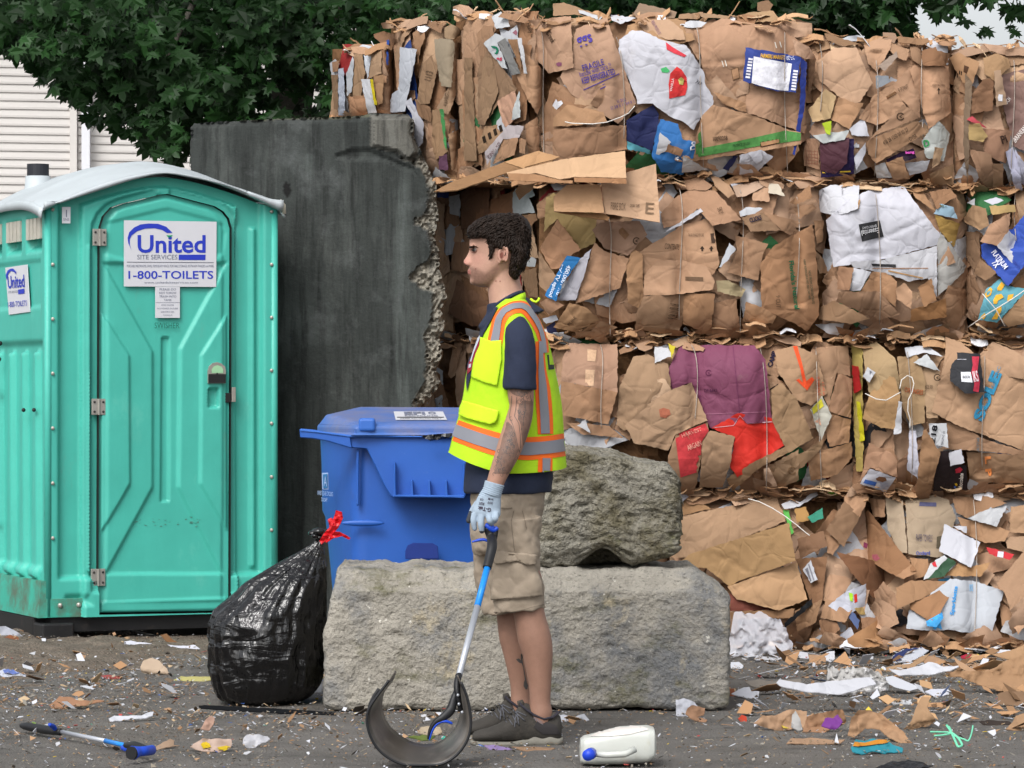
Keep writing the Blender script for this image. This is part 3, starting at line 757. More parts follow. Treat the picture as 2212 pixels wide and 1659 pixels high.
for x, y in ((172, 130), (237, 130), (10, 830)):
    d, z = TS(*zz('U', x, y)); mb = MB(); mb.ell(TL(-.02, d, z), (.01, .01, .01), 6); mb.build('bolt', M_black, toilet)
# side kick flange, right and back walls, corner post
mb = MB(); mb.box((-.025, 0, .125), (0.002, TD, .30), T=lambda p: TL(p.x * (1 + .6 * (p.z < .2)), p.y, p.z)); mb.build('kick_flange', M_tealdirt, toilet)
mb = MB(); mb.box((TW - .01, .0, .125), (TW, TD, 2.08), T=lambda p: TL(*p)); mb.box((0, TD - .01, .125), (TW, TD, 2.08), T=lambda p: TL(*p)); mb.build('rear_shell', M_teal, toilet)
mb = MB(); mb.tube([TL(.012, .012, .13), TL(.012, .012, 2.08)], .018, 12); mb.tube([TL(TW - .012, .012, .13), TL(TW - .012, .012, 2.09)], .02, 12); mb.build('corner_post', M_teal, toilet, True)
# roof: arched shell, front lip, vent pipe
mb = MB(); ns, ndp = 40, 16; V_ = []; F_ = []
def rz(s, d):
    t = (d - TD * .5) / (TD * .5); z = arch(s, 2.318, 2.125, -.03, TW + .04, 1.7) - .05 * abs(t) ** 3
    for c0 in (.25, .5, .75):
        z += .014 * math.exp(-((d / TD - c0) / .05) ** 2) * (1 - min(1, abs((s - apex_s) / .62) ** 4))
    return z
for j in range(ndp * 3 + 1):
    for i in range(ns + 1):
        s = -.03 + (TW + .04) * i / ns; d = -.045 + (TD + .09) * j / (ndp * 3); V_.append(TL(s, d, rz(s, d)))
for j in range(ndp * 3):
    for i in range(ns): a = j * (ns + 1) + i; F_.append((a, a + 1, a + ns + 2, a + ns + 1))
roof = mk('roof', V_, F_, M_roof, toilet, smooth=True)
lipL = pts('T', '300,375 365,377 440,352 620,293 800,235 960,196 1030,190 1090,196 1250,226 1400,262 1560,318 1640,345 1675,357')
lip = [TF(u, v, -.05) for u, v in lipL]
mb = MB(); seg = []
for i, s in enumerate(np.linspace(-.03, TW + .01, 60)):
    zl = np.interp(s, [p[0] for p in lip], [p[1] for p in lip]); seg.append((s, zl, rz(s, -.045) + .002))
vv = [TL(s, -.055, a) for s, a, b in seg] + [TL(s, -.062, (a + b) / 2) for s, a, b in seg] + [TL(s, -.045, b) for s, a, b in seg]; n = len(seg)
mb.add(vv, [(i, i+1, n+i+1, n+i) for i in range(n-1)] + [(n+i, n+i+1, 2*n+i+1, 2*n+i) for i in range(n-1)])
l = mb.build('roof_lip', M_roof, toilet, True); solid(l, .012)
for (s_a, s_e) in ((-.042, -.03), (TW + .022, TW + .010)):
    vv = []; m_ = 24; mb = MB()
    for j in range(m_ + 1):
        d = -.045 + (TD + .09) * j / m_; zt_ = rz(s_e, d) + .004; vv += [TL(s_a, d, zt_ - (.048 if s_a < 0 else .035)), TL((s_a + s_e) / 2 - .004, d, zt_ - .015), TL(s_e, d, zt_)]
    mb.add(vv, [(3*j+q, 3*j+q+1, 3*j+q+4, 3*j+q+3) for j in range(m_) for q in (0, 1)])
    l = mb.build('roof_eave', M_roof, toilet, True); solid(l, .008)
mb = MB(); mb.tube([TL(TW - .005, -.05, ze + .045), TL(TW + .014, -.05, ze + .02), TL(TW + .022, -.045, ze - .02)], [.010, .013, .009], 12, ry=[.006, .007, .005]); mb.build('roof_corner_tab', mat('aged cap plastic', '#C9C6B6', rough=.6), toilet, True)
c = TL(.10, .92, 0)
pv = P(82, 400, c.y)
mb = MB(); mb.tube([(pv.x, c.y, pv.z - .1), (pv.x, c.y, pv.z - .02), (pv.x, c.y, pv.z + .045)], [.085, .068, .062], 20); vp = mb.build('vent_pipe', M_roof, toilet, True)
mb = MB(); mb.tube([(pv.x, c.y, pv.z + .035), (pv.x, c.y, pv.z + .105)], .055, 20); mb.build('pipe_cap', mat('pipe black', '#24262C', rough=.5), vp)
# skid base
mb = MB(); mb.box((.03, .02, .055), (TW - .03, TD - .05, .13), T=lambda p: TL(*p)); mb.build('floor_pan', M_black, toilet)
mb = MB()
mb.box((-.03, -.03, .0), (.13, .12, .10), T=lambda p: TL(*p)); mb.box((-.03, .12, .0), (.10, TD, .125), T=lambda p: TL(*p)); mb.box((TW - .1, .0, .0), (TW, TD, .1), T=lambda p: TL(*p))
sk = mb.build('skid', M_black, toilet); b = sk.modifiers.new('b', 'BEVEL'); b.width = .012; b.segments = 3

# ------------------------------------------------------------------ blue recycling bin
YBn = 14.25
M_bag = mat('black bag film', '#08080A', rough=.2, var=.3, vscale=10, spec=.7)
def bag_bump():
    n = M_bag.node_tree.nodes; L = M_bag.node_tree.links; b = n['Principled BSDF']; tc = n.new('ShaderNodeTexCoord'); prev = None
    for sc, rot, am in (((5, 5, 16), .5, .55), ((16, 16, 5), -.45, .45), ((34, 34, 12), .3, .15)):
        mp = n.new('ShaderNodeMapping'); mp.inputs['Scale'].default_value = sc; mp.inputs['Rotation'].default_value = (0, rot, 0); L.new(tc.outputs['Object'], mp.inputs[0])
        z = n.new('ShaderNodeTexNoise'); z.inputs['Scale'].default_value = 1; z.inputs['Detail'].default_value = 3; z.inputs['Distortion'].default_value = .8; L.new(mp.outputs[0], z.inputs['Vector'])
        bp = n.new('ShaderNodeBump'); bp.inputs['Strength'].default_value = am; bp.inputs['Distance'].default_value = .035; L.new(z.outputs['Fac'], bp.inputs['Height'])
        if prev: L.new(prev, bp.inputs['Normal'])
        prev = bp.outputs[0]
    L.new(prev, b.inputs['Normal'])
bag_bump()
def binf():
    e = empty('recycling_bin', ((920 - CX) * YBn / FP, YBn + .3, 0), 'blue wheeled recycling bin with closed lid in front of the black wall', 'bin')
    Mb = mat('blue bin plastic', '#275AAE', rough=.45, var=.08, vscale=4, spec=.4, bump=.1, bscale=12, spots=[('#5F7FC0', 40, .62, .74, .25), ('#3B3F52', 5, .6, .8, .3)])
    Mbs = mat('teal blue bin plastic', '#2F74A8', rough=.5, var=.12, vscale=4, spots=[('#35658A', 5, .5, .7, .5)])
    Ml = mat('bin lid plastic', '#4269AE', rough=.5, var=.1, vscale=3, spots=[('#77768C', 3, .42, .62, .75)])
    Mlr = mat('bin lid rim plastic', '#3566B8', rough=.4, var=.06)
    # body: side view pixel columns, rotated a little so its left side shows
    def B(u, v, d=0.): return P(u, v, YBn + d)
    # horizontal sections: (v, u left-back, u left-front corner, u right-front, depth left)
    rows = [(953, 672, 775, 1115), (1010, 675, 768, 1112), (1110, 677, 764, 1108), (1125, 684, 764, 1100), (1235, 696, 764, 1095), (1400, 712, 768, 1085), (1545, 720, 772, 1080)]
    V = []; F = []; sect = 0
    for v, a, b, c in rows:
        z = CH - (v - HV) * YBn / FP
        def X(u): return (u - CX) * YBn / FP
        dl = .62
        pl = []
        A = Vector((X(a) , YBn + dl * .75, z)); Bc = Vector((X(b), YBn + .02, z)); Cc = Vector((X(c), YBn - .02 + .10, z)); Dd = Vector((X(c) - .05, YBn + dl + .05, z)); Ee = Vector((X(a) + .12, YBn + dl + .1, z))
        base = [A, Bc, Cc, Dd, Ee]; ring = []
        for i in range(5):
            p0, p1, p2 = base[i - 1], base[i], base[(i + 1) % 5]; r = .06
            u1 = (p0 - p1).normalized() * r; u2 = (p2 - p1).normalized() * r
            for t in (0, .33, .66, 1): ring.append(p1 + u1 * (1 - t) ** 2 + u2 * t ** 2)
        V += ring; sect = len(ring)
    for i in range(len(rows) - 1):
        for k in range(sect): F.append((i*sect+k, i*sect+(k+1) % sect, (i+1)*sect+(k+1) % sect, (i+1)*sect+k))
    F.append(tuple(range((len(rows)-1)*sect, len(rows)*sect)))
    body = mk('body', V, F, [Mb, Mbs], e, smooth=True)
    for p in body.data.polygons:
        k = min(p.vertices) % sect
        if p.normal.x < -.5: p.material_index = 1  # left-facing faces take the teal-blue colour
    Mk = lambda s: [zz('M', *map(float, t.split(','))) for t in s.split()]
    def plate(name, s, d0, th, m, kk='M', parent=e, step=.03):
        q = pts(kk, s); vs, fs = tri2d([((u) / 1000, v / 1000) for u, v in q], step); W = [P(x * 1000, y * 1000, YBn + d0) for x, y in vs]
        o = mk(name, W, orient_to_cam(W, fs), m, parent); solid(o, th, -1); b = o.modifiers.new('b', 'BEVEL'); b.width = .004; b.limit_method = 'ANGLE'; return o
    # rim band and front apron
    plate('rim', '65,200 320,232 860,240 1170,244 1170,262 900,262 860,245 320,245 65,212', -.055, .05, Mlr)
    plate('handle_rim', '65,200 130,205 240,225 320,236 330,300 300,292 200,262 130,250 68,246', -.05, .06, Mb)
    ap = plate('front_apron', '320,240 1170,246 1160,520 900,515 895,550 530,545 500,500 405,302 320,296', -.035, .04, Mb)
    plate('lift_pocket', '540,535 900,538 900,552 535,548', -.10, .08, Mb, parent=ap)
    for x in (545, 632, 720, 806, 895):
        plate('rib', f'{x-4},{370 if x in (545,895) else 460} {x+5},{370 if x in (545,895) else 460} {x+9},545 {x-6},545', -.085, .05, Mb, parent=ap)
    plate('side_rib', '352,305 366,305 366,590 352,590', -.012, .03, Mb)
    # two moulded lifting scoops low on the front
    mb = MB()
    c = P(zz('M', 385, 678)[0], zz('M', 385, 678)[1], YBn - .01); mb.ell(c, (.088, .009, .013), 10); mb.build('moulded_scoop', Mb, e, True)
    plate('foot_hole_shade', '600,860 600,820 612,790 640,778 740,780 765,795 770,860', -.006, .004, mat('bin shadow blue', '#18307A', rough=.8))  # flat plate, the shade inside the recess painted as dark blue
    # logo
    ml = mat('bin print', '#9DB6DA', rough=.6)
    ud = Vector((-1, 0, 0))
    lg = plate('logo', '178,425 210,423 212,510 180,508', .18, .003, ml)
    plate('logo_field', '183,431 205,429 207,503 184,502', .176, .003, Mbs, parent=lg)
    for s_, x, y, wz, hz in (('INVERTED RE CYCLING', 195, 528, 78, 22), ('TODAY', 190, 560, 32, 20), ('A', 195, 467, 16, 50)):
        vs, fs = text2d(s_); ext = vs.max(0) - vs.min(0)
        W = [P(*zz('M', x + a / ext[0] * wz, y - b_ / ext[1] * hz + (a / ext[0] * wz) * .1), YBn + .172) for a, b_ in vs]; mk('lettering', W, fs, ml, lg)
    # lid: sloping slab, raised middle
    z1 = P(0, 938, YBn).z; zb = z1 + .012
    def LX(u, Y): return (u - CX) * Y / FP
    L0 = [(-.075, 672, 945), ]
    mb = MB()
    def lid_ring(inset, z0, rise):
        pts_ = [(672 + inset * 1.4, YBn + .42 - inset * .002), (768 + inset * .8, YBn - .07 + inset * .0022), (1128 - inset, YBn + .03 + inset * .0022), (1112 - inset, YBn + .70 - inset * .002), (740 + inset, YBn + .74 - inset * .002)]
        return [Vector((LX(u, YBn), y, z0 + (y - YBn) * rise)) for u, y in pts_]
    rings = [lid_ring(0, zb - .015, .0), lid_ring(0, zb + .02, .0), lid_ring(7, zb + .028, .01), lid_ring(14, zb + .030, .09), lid_ring(24, zb + .034, .092)]
    vs = [p for r in rings for p in r]; fs = []
    for i in range(len(rings) - 1):
        for k in range(5): fs.append((i*5+k, i*5+(k+1) % 5, (i+1)*5+(k+1) % 5, (i+1)*5+k))
    fs.append((0, 1, 2, 3, 4)); fs.append(tuple(20 + k for k in (0, 1, 2, 3, 4)))
    mb.add(vs, fs); lid = mb.build('lid', Ml, e); b = lid.modifiers.new('b', 'BEVEL'); b.width = .01; b.segments = 3
    mb = MB(); mb.box((LX(776, YBn), YBn - .075, zb + .0), (LX(812, YBn), YBn - .02, zb + .055)); hd = mb.build('lid_grip', Mlr, lid); b = hd.modifiers.new('b', 'BEVEL'); b.width = .012; b.segments = 3
    # lid label lying on the sloping lid
    def lidp(x, y):
        u, v = zz('M', x, y); k = (v - HV) / FP
        zt0 = zb + .086; Y = (CH - zt0) / k if k > 0 else YBn
        return u, v, Y
    Ls = pts('M', '515,125 770,135 808,187 552,183')
    yn, yf = YBn + .10, YBn + .46
    def LP(a, b, h=.037):   # a across 0..1, b back 0..1
        Y = yn + (yf - yn) * b; un = np.interp(a, [0, 1], [853, 965]); uf = np.interp(a, [0, 1], [842, 952]); u = un + (uf - un) * b
        return Vector((LX(u, YBn), Y, zb + h + (Y - YBn) * .092))
    mb = MB(); mb.add([LP(0, 0), LP(1, 0), LP(1, 1), LP(0, 1)], [(0, 1, 2, 3)]); lb = mb.build('lid_label', M_white, e)
    def ltxt(s_, a0, a1, b0, b1, m, bold=0):
        vs, fs = text2d(s_, bold); mn, mxx = vs.min(0), vs.max(0); W = []
        for q in vs: t = (q - mn) / (mxx - mn); W.append(LP(a0 + (a1-a0)*t[0], b0 + (b1-b0)*t[1], .0385))
        mk('lettering', W, fs, m, lb)
    ltxt('EFI', .2, .62, .58, .92, M_grey, .04); ltxt('RECYCLING', .2, .85, .38, .52, M_grey, .02); ltxt('O', .68, .84, .62, .92, M_grey, .05)
    mb = MB(); mb.add([LP(.04, .24, .0378), LP(.96, .24, .0378), LP(.96, .34, .0378), LP(.04, .34, .0378)], [(0, 1, 2, 3)]); mb.build('label_band', M_black, lb); ltxt('PAPER RECYCLING ONLY', .1, .9, .06, .17, M_navyt)
    # wheels
    for xu in (760, 1050):
        mb = MB(); x = LX(xu, YBn); mb.tube([(x - .04, YBn + .62, .12), (x + .04, YBn + .62, .12)], [.12, .12], 20); mb.build('wheel', M_black, e)
    # scrap of black bag caught under the lid
    mb = MB(); q = pts('M', '680,240 720,230 835,222 850,235 800,252 730,262'); vs, fs = tri2d([(a/1000, b/1000) for a, b in q], .006)
    W = [P(a*1000, b*1000, YBn - .12 + .02 * nz(a * 90, b * 300)) for a, b in vs]; mk('bag_scrap', W, orient_to_cam(W, fs), M_bag, None)
    tag(bpy.context.collection.objects[-1], 'torn scrap of black plastic caught under the blue bin lid', 'plastic scrap')
binf()

# ------------------------------------------------------------------ tied black bag
def trash_bag():
    e = empty('trash_bag', (-.95, 13.45, 0), 'full black plastic rubbish bag tied with red drawstring beside the long block', 'rubbish bag')
    Y0 = 13.42
    L = [(1165, 686, 700), (1178, 676, 699), (1195, 648, 700), (1225, 594, 701), (1260, 538, 702), (1290, 505, 701), (1320, 468, 700), (1350, 455, 699), (1400, 452, 697), (1450, 455, 694), (1480, 462, 688), (1505, 472, 668), (1521, 492, 640)]
    rows = []
    for i in range(90):
        t = i / 89; v = 1165 + (1521 - 1165) * t; a = np.interp(v, [l[0] for l in L], [l[1] for l in L]); b = np.interp(v, [l[0] for l in L], [l[2] for l in L]); rows.append((v, a, b))
    V = []; F = []; n = 120
    kx = 700
    for i, (v, a, b) in enumerate(rows):
        z = max(0.004, CH - (v - HV) * Y0 / FP); cx = (a + b) / 2; hw = (b - a) / 2 * Y0 / FP; X0 = (cx - CX) * Y0 / FP; dep = min(hw, .26) * .95 + .01
        for k in range(n):
            t = 2 * math.pi * k / n
            # creases radiate from the knot: noise in angle stretched along height
            w_ = fbm(math.cos(t) * 3.2, math.sin(t) * 3.2, z * 1.6, 4); w2 = abs(fbm(math.cos(t) * 9 + z * 2, math.sin(t) * 9, z * 4, 3)); w3 = abs(noise.noise(Vector((X0 * 3 + math.cos(t) * 2.5, z * 11, math.sin(t) * 3))))
            pl = math.cos(t * 22 + 3 * w_ + z * 3) * max(0, (z - .22) / .5) * .05
            r = 1 + min(1, hw / .1) * (.06 * w_ - .13 * w2 - .06 * w3 + .06) + pl
            V.append((X0 + hw * r * math.cos(t), Y0 + dep * r * math.sin(t), z + .012 * w_))
    for i in range(len(rows) - 1):
        for k in range(n): F.append((i*n+k, i*n+(k+1) % n, (i+1)*n+(k+1) % n, (i+1)*n+k))
    F.append(tuple(range((len(rows)-1)*n, len(rows)*n)))
    mk('bag', V, [tuple(reversed(f)) for f in F], M_bag, e, smooth=True)
    rr = random.Random(4); mb = MB(); k0 = P(690, 1163, Y0)
    for i in range(9):
        d = Vector((rr.uniform(-.03, .03), rr.uniform(-.03, .03), rr.uniform(.0, .03))); mb.ell(k0 + d, (rr.uniform(.014, .026), .02, rr.uniform(.01, .02)), 6)
    mb.build('knot', M_bag, e, True)
    Mr = mat('red drawstring', '#E0202A', rough=.3, var=.15, translucent=.3)
    for s in ('690,1168 700,1152 712,1138 722,1115 726,1102 738,1106 741,1118 731,1140 722,1150 706,1166 694,1176', '700,1158 716,1148 735,1150 757,1162 754,1166 738,1158 722,1162 704,1172', '706,1166 712,1140 708,1122 716,1118 724,1128 732,1124 722,1146 712,1164'):
        vs, fs = tri2d([(a/1000, b/1000) for a, b in pts('V', s)], .006); W = [P(a*1000, b*1000, Y0 - .04 + .02 * nz(a * 150, b * 150)) for a, b in vs]
        o = mk('drawstring', W, orient_to_cam(W, fs), Mr, e); solid(o, .002)
trash_bag()
# ------------------------------------------------------------------ the man
YM = 11.95
def PK(k, x, y, dy=0.): u, v = zz(k, x, y); return P(u, v, YM + dy)
def PV(u, v, dy=0.): return P(u, v, YM + dy)
px_ = YM / FP
M_skin = mat('skin', '#C08A72', rough=.55, vcol='paint', var=.10, vscale=30, spec=.3, bump=.25, bscale=190, bdist=.003, spots=[('#8E5648', 90, .62, .72, .35), ('#7A5240', 14, .58, .74, .25)])
M_navy = mat('navy jersey', '#232B40', rough=.9, var=.12, vscale=10, bump=.35, bscale=22, bdist=.012)
M_khaki = mat('khaki cotton', '#9A8C7B', rough=.9, var=.08, vscale=9, bump=.5, bscale=17, bdist=.016)
M_hiviz = mat('hi-vis yellow mesh', '#B8E622', rough=.8, var=.10, vscale=5, bump=.55, bscale=9, bdist=.02, translucent=.12)
M_orange = mat('orange tape', '#F26A18', rough=.6, var=.05)
M_silver = mat('reflective tape', '#80828A', rough=.4, var=.05, spec=.5)
M_hair = mat('dark brown hair', '#241A14', rough=.55, var=.5, vscale=40, spec=.2, bump=.5, bscale=60, bdist=.006, streak=(1, 1, .3))
M_shoe = mat('dark grey mesh shoe', '#3A3733', rough=.9, var=.2, vscale=22, bump=.4, bscale=160, bdist=.004, spots=[('#6A6256', 12, .55, .75, .4)])
M_sole = mat('grey sole', '#78756C', rough=.8, var=.15, vscale=20)
M_glove = mat('grey knit glove', '#98A8B8', rough=.8, var=.08, vscale=20, bump=.25, bscale=120, bdist=.003)
M_coat = mat('grey rubber palm', '#3D4046', rough=.6, var=.1)
man = empty('person', PV(1105, 1605, 0).to_tuple()[:2] + (0,), 'young man in a hi-vis vest and khaki shorts standing in profile with a litter picker', 'person')
def sect(mb, z, xf, xb, hw, n=40, cy=YM, shape=None):
    pass
def loft(mb, rows, n=44, cy=YM, nar=0., sq=1.0, cap=True, sqf=None):
    """rows: (z, x_front, x_back, half width[, tilt]); front is -x"""
    vs = []
    for r in rows:
        z, xf, xb, hw = r[:4]; c = (xf + xb) / 2; a = (xb - xf) / 2
        for k in range(n):
            t = 2 * math.pi * k / n; ct, st = math.cos(t), math.sin(t)
            ct2 = math.copysign(abs(ct) ** sq, ct); st2 = math.copysign(abs(st) ** sq, st)
            if sqf and ct < 0: ct2 = -abs(ct) ** sqf; st2 = math.copysign(abs(st) ** sqf, st)
            w = hw * (1 - nar * max(0, -ct) ** 1.5)
            vs.append(Vector((c + a * ct2, (r[5] if len(r) > 5 else cy) + w * st2, z + (r[4] if len(r) > 4 else 0) * ct)))
    fs = []
    m = len(rows)
    for i in range(m - 1):
        for k in range(n): fs.append((i*n+k, i*n+(k+1) % n, (i+1)*n+(k+1) % n, (i+1)*n+k))
    if cap: fs.append(tuple(range(n))); fs.append(tuple(reversed(range((m-1)*n, m*n))))
    return mb.add(vs, fs)
def interp_rows(rows, m):
    rows = [list(r) + [0] * (6 - len(r)) if len(r) < 6 else list(r) for r in rows]
    for r in rows:
        if r[5] == 0: r[5] = YM
    A = np.array(rows, float); t0 = np.arange(len(A)); t = np.linspace(0, len(A) - 1, m); out = np.zeros((m, 6))
    for j in range(6):    # smooth (catmull-rom)
        for q, tt in enumerate(t):
            i = min(int(tt), len(A) - 2); f = tt - i; p0 = A[max(i-1, 0), j]; p1 = A[i, j]; p2 = A[i+1, j]; p3 = A[min(i+2, len(A)-1), j]
            out[q, j] = .5 * ((2*p1) + (-p0+p2)*f + (2*p0-5*p1+4*p2-p3)*f*f + (-p0+3*p1-3*p2+p3)*f**3)
    return [tuple(r) for r in out]
def head_rows():
    R_ = []
    for zy, xf, xb, hw in [(150, 610, 800, .030), (170, 540, 880, .050), (210, 465, 940, .064), (270, 420, 975, .073), (340, 402, 992, .077), (405, 398, 994, .078), (450, 404, 990, .077), (500, 408, 975, .075), (560, 402, 945, .072), (610, 398, 915, .069), (655, 390, 880, .064), (700, 393, 845, .059), (745, 408, 805, .052), (785, 425, 760, .043), (812, 450, 720, .034), (830, 500, 690, .022)]:
        a = PK('P', xf, zy); b = PK('P', xb, zy); R_.append((a.z, a.x, b.x, hw))
    return interp_rows(R_, 46)
def limbpath(k, s, dy, radii, ry=None):
    q = pts(k, s); dys = dy if hasattr(dy, '__len__') else [dy] * len(q)
    return [P(u, v, YM + d) for (u, v), d in zip(q, dys)]
def tube_smooth(mb, path, ra, rb, n=28, m=None):
    m = m or 6 * len(path); A = np.array([list(p) + [a, b] for p, a, b in zip(path, ra, rb)]); t = np.linspace(0, len(A)-1, m); out = []
    for tt in t:
        i = min(int(tt), len(A)-2); f = tt - i; p0, p1, p2, p3 = A[max(i-1, 0)], A[i], A[i+1], A[min(i+2, len(A)-1)]
        out.append(.5 * ((2*p1) + (-p0+p2)*f + (2*p0-5*p1+4*p2-p3)*f*f + (-p0+3*p1-3*p2+p3)*f**3))
    out = np.array(out); mb.tube([Vector(o[:3]) for o in out], list(out[:, 3]), n, ry=list(out[:, 4]), up=(0, 1, 0))
NA = -.225    # near arm depth
def body():
    mb = MB()
    loft(mb, head_rows(), 44, nar=.30)
    # face features
    def wedge(p):  # nose: bridge to tip
        vs = []; rows = [(430, 400, .006, 412), (480, 388, .009, 425), (530, 362, .012, 430), (565, 338, .0165, 430), (588, 333, .019, 430), (606, 350, .018, 430), (616, 378, .016, 430), (622, 400, .010, 430)]
        for zy, x, hw, xb in rows:
            a = PK('P', x, zy); b = PK('P', xb, zy)
            vs += [a, Vector((a.x + .004, YM - hw * .55, a.z)), Vector((b.x, YM - hw * 1.25, b.z)), Vector((b.x + .012, YM, b.z)), Vector((b.x, YM + hw * 1.25, b.z)), Vector((a.x + .004, YM + hw * .55, a.z))]
        fs = []
        for i in range(len(rows) - 1):
            for k in range(6): fs.append((i*6+k, i*6+(k+1) % 6, (i+1)*6+(k+1) % 6, (i+1)*6+k))
        fs += [(5, 4, 3, 2, 1, 0), tuple(range(42, 48))]
        mb.add(vs, fs)
    wedge(0)
    for s in (-1, 1):
        c = PK('P', 372, 598); mb.ell(Vector((c.x + .004, YM + s * .0135, c.z)), (.010, .006, .007), 8)          # nostril wing
        c = PK('P', 425, 420); mb.ell(Vector((c.x, YM + s * .030, c.z)), (.010, .024, .006), 8)                 # brow ridge
        c = PK('P', 452, 520); 0 and mb.ell(Vector((c.x + .008, YM + s * .048, c.z)), (.024, .012, .020), 10)         # cheekbone
        c = PK('P', 740, 515)                                                                              # ear: rim and lobe
        rim = []
        for i in range(15):
            t = R(-60 + i * 21); rim.append(PK('P', 738 + 44 * math.cos(t) + (14 if math.sin(t) > 0 else -6) * math.sin(t), 515 - 80 * math.sin(t)) + Vector((0, s * (.084 + .008 * max(0, math.cos(t))), 0)))
        mb.tube(rim, .0052, 8); mb.ell(Vector((c.x, YM + s * .078, c.z)), (.016, .007, .024), 8); l = PK('P', 700, 590); mb.ell(Vector((l.x, YM + s * .081, l.z)), (.007, .006, .008), 6)
    c = PK('P', 398, 668); mb.ell(c, (.0075, .018, .0045), 8); c = PK('P', 402, 694); mb.ell(c, (.0085, .017, .005), 8)   # lips
    c = PK('P', 436, 770); mb.ell(c, (.012, .020, .014), 8)                                                        # chin
    # neck into shoulders
    tube_smooth(mb, [PK('P', 735, 600), PK('P', 745, 760), PK('P', 765, 900), PK('P', 790, 1020), PK('P', 800, 1120)], [.058, .056, .060, .066, .07], [.055, .055, .060, .072, .08])
    # trunk
    tr = []
    for v, a, b, hw in [(668, 1085, 1140, .10), (690, 1062, 1160, .17), (740, 1042, 1172, .19), (820, 1035, 1176, .175), (900, 1035, 1172, .16), (980, 1035, 1170, .155), (1060, 1028, 1172, .16), (1120, 1030, 1166, .165), (1180, 1040, 1150, .14)]:
        A, B = PV(a, v), PV(b, v); tr.append((A.z, A.x, B.x, hw))
    loft(mb, interp_rows(tr, 40), 44)
    # near arm
    tube_smooth(mb, [P(1114, 706, YM - .14), P(1122, 752, YM + NA + .02), PK('Q', 815, 380, NA), PK('Q', 822, 520, NA), PK('Q', 800, 640, NA - .01), PK('Q', 745, 810, NA - .03), PK('Q', 690, 960, NA - .05), PK('Q', 625, 1110, NA - .06), PK('Q', 582, 1225, NA - .065), PK('Q', 545, 1330, NA - .065)],
                [.035, .045, .045, .041, .044, .044, .040, .033, .029, .027], [.04, .046, .046, .044, .044, .040, .036, .030, .025, .022])
    # far arm hangs in front of the body, hidden by it
    tube_smooth(mb, [P(1108, 700, YM + .16), P(1112, 780, YM + .23), P(1105, 850, YM + .24), P(1085, 930, YM + .24), P(1070, 1010, YM + .23), P(1064, 1060, YM + .22)], [.05, .05, .042, .04, .034, .028], [.05, .05, .042, .038, .032, .024])
    mb.ell(P(1060, 1085, YM + .22), (.03, .02, .05), 8)
    # legs
    def leg(k, dy, P_, hip): tube_smooth(mb, hip + [PK('L', x, y, dy) for x, y, _ in P_], [.075, .072] + [r for _, _, r in P_], [.08, .078] + [r * 1.03 for _, _, r in P_], m=50)
    leg('n', -.12, [(648, 500, .060), (668, 680, .053), (700, 830, .057), (722, 930, .054), (735, 1060, .045), (742, 1180, .038), (742, 1280, .036), (748, 1360, .040), (755, 1430, .036)], [PV(1112, 1130, -.09), PV(1110, 1200, -.11)])
    leg('f', .13, [(548, 560, .062), (552, 700, .053), (572, 830, .056), (592, 930, .053), (605, 1060, .044), (612, 1160, .037), (612, 1240, .035), (610, 1310, .038), (612, 1370, .034)], [PV(1080, 1130, .09), PV(1070, 1200, .11)])
    e = remeshed('body', mb, .0036, M_skin, man, 4)
    sk, red, stub, dk = srgb('#B38C7A'), srgb('#B87C70'), srgb('#7C5D50'), srgb('#9A6A54')
    lip = PK('P', 385, 680); nt = PK('P', 345, 590); jaw = PK('P', 480, 740)
    leg_c = srgb('#93705F'); arm_c = srgb('#A07A68')
    def paint(c):
        if c.z > PV(0, 690).z:
            col = sk
            d = (Vector((c.x, 0, c.z)) - Vector((nt.x, 0, nt.z))).length; col = lerp3(col, red, .75 * max(0, 1 - d / .030))
            ck = PK('P', 470, 560); d = (Vector((c.x, 0, c.z)) - Vector((ck.x, 0, ck.z))).length; col = lerp3(col, red, .3 * max(0, 1 - d / .04))
            er = PK('P', 745, 520); d = (Vector((c.x, 0, c.z)) - Vector((er.x, 0, er.z))).length; col = lerp3(col, red, .45 * max(0, 1 - d / .03))
            # stubble over jaw, chin, moustache
            P2_ = pts('P', '405,620 470,640 560,690 640,640 690,600 705,660 650,780 560,850 440,830 405,760 380,700 372,655')
            uu = CX + c.x * FP / YM; vv = HV - (c.z - CH) * FP / YM
            sd_ = float(sdist(np.array([uu]), np.array([vv]), P2_)[0])
            if sd_ > -3: col = lerp3(col, stub, min(1, (sd_ + 3) / 8) * (.75 + .2 * nz(c.x * 160, c.y * 160, c.z * 160)))
            if abs(c.y - YM) < .019 and abs(c.z - lip.z) < .0085 and c.x < lip.x + .016: col = srgb('#A06A60')
            return col
        if c.y < YM - .10 and c.z > PV(0, 1060).z:   # tattooed forearm
            return arm_c
        return leg_c
    vpaint(e, paint)
    return e
bodyo = body()
BODY = bvh_of(bodyo)
O_ = Vector((0, 0, CH))
def proj(uv, bv, off, back=None):
    W = []; ok = []
    for u, v in uv:
        d = (P(u, v, 10) - O_).normalized(); h = bv.ray_cast(O_, d)
        if h[0] is not None:
            n = h[1] if h[1].dot(d) < 0 else -h[1]; W.append(h[0] + n * off - d * off * .4); ok.append(True)
        else:
            W.append(Vector((0, 0, 0))); ok.append(False)
    return W, ok
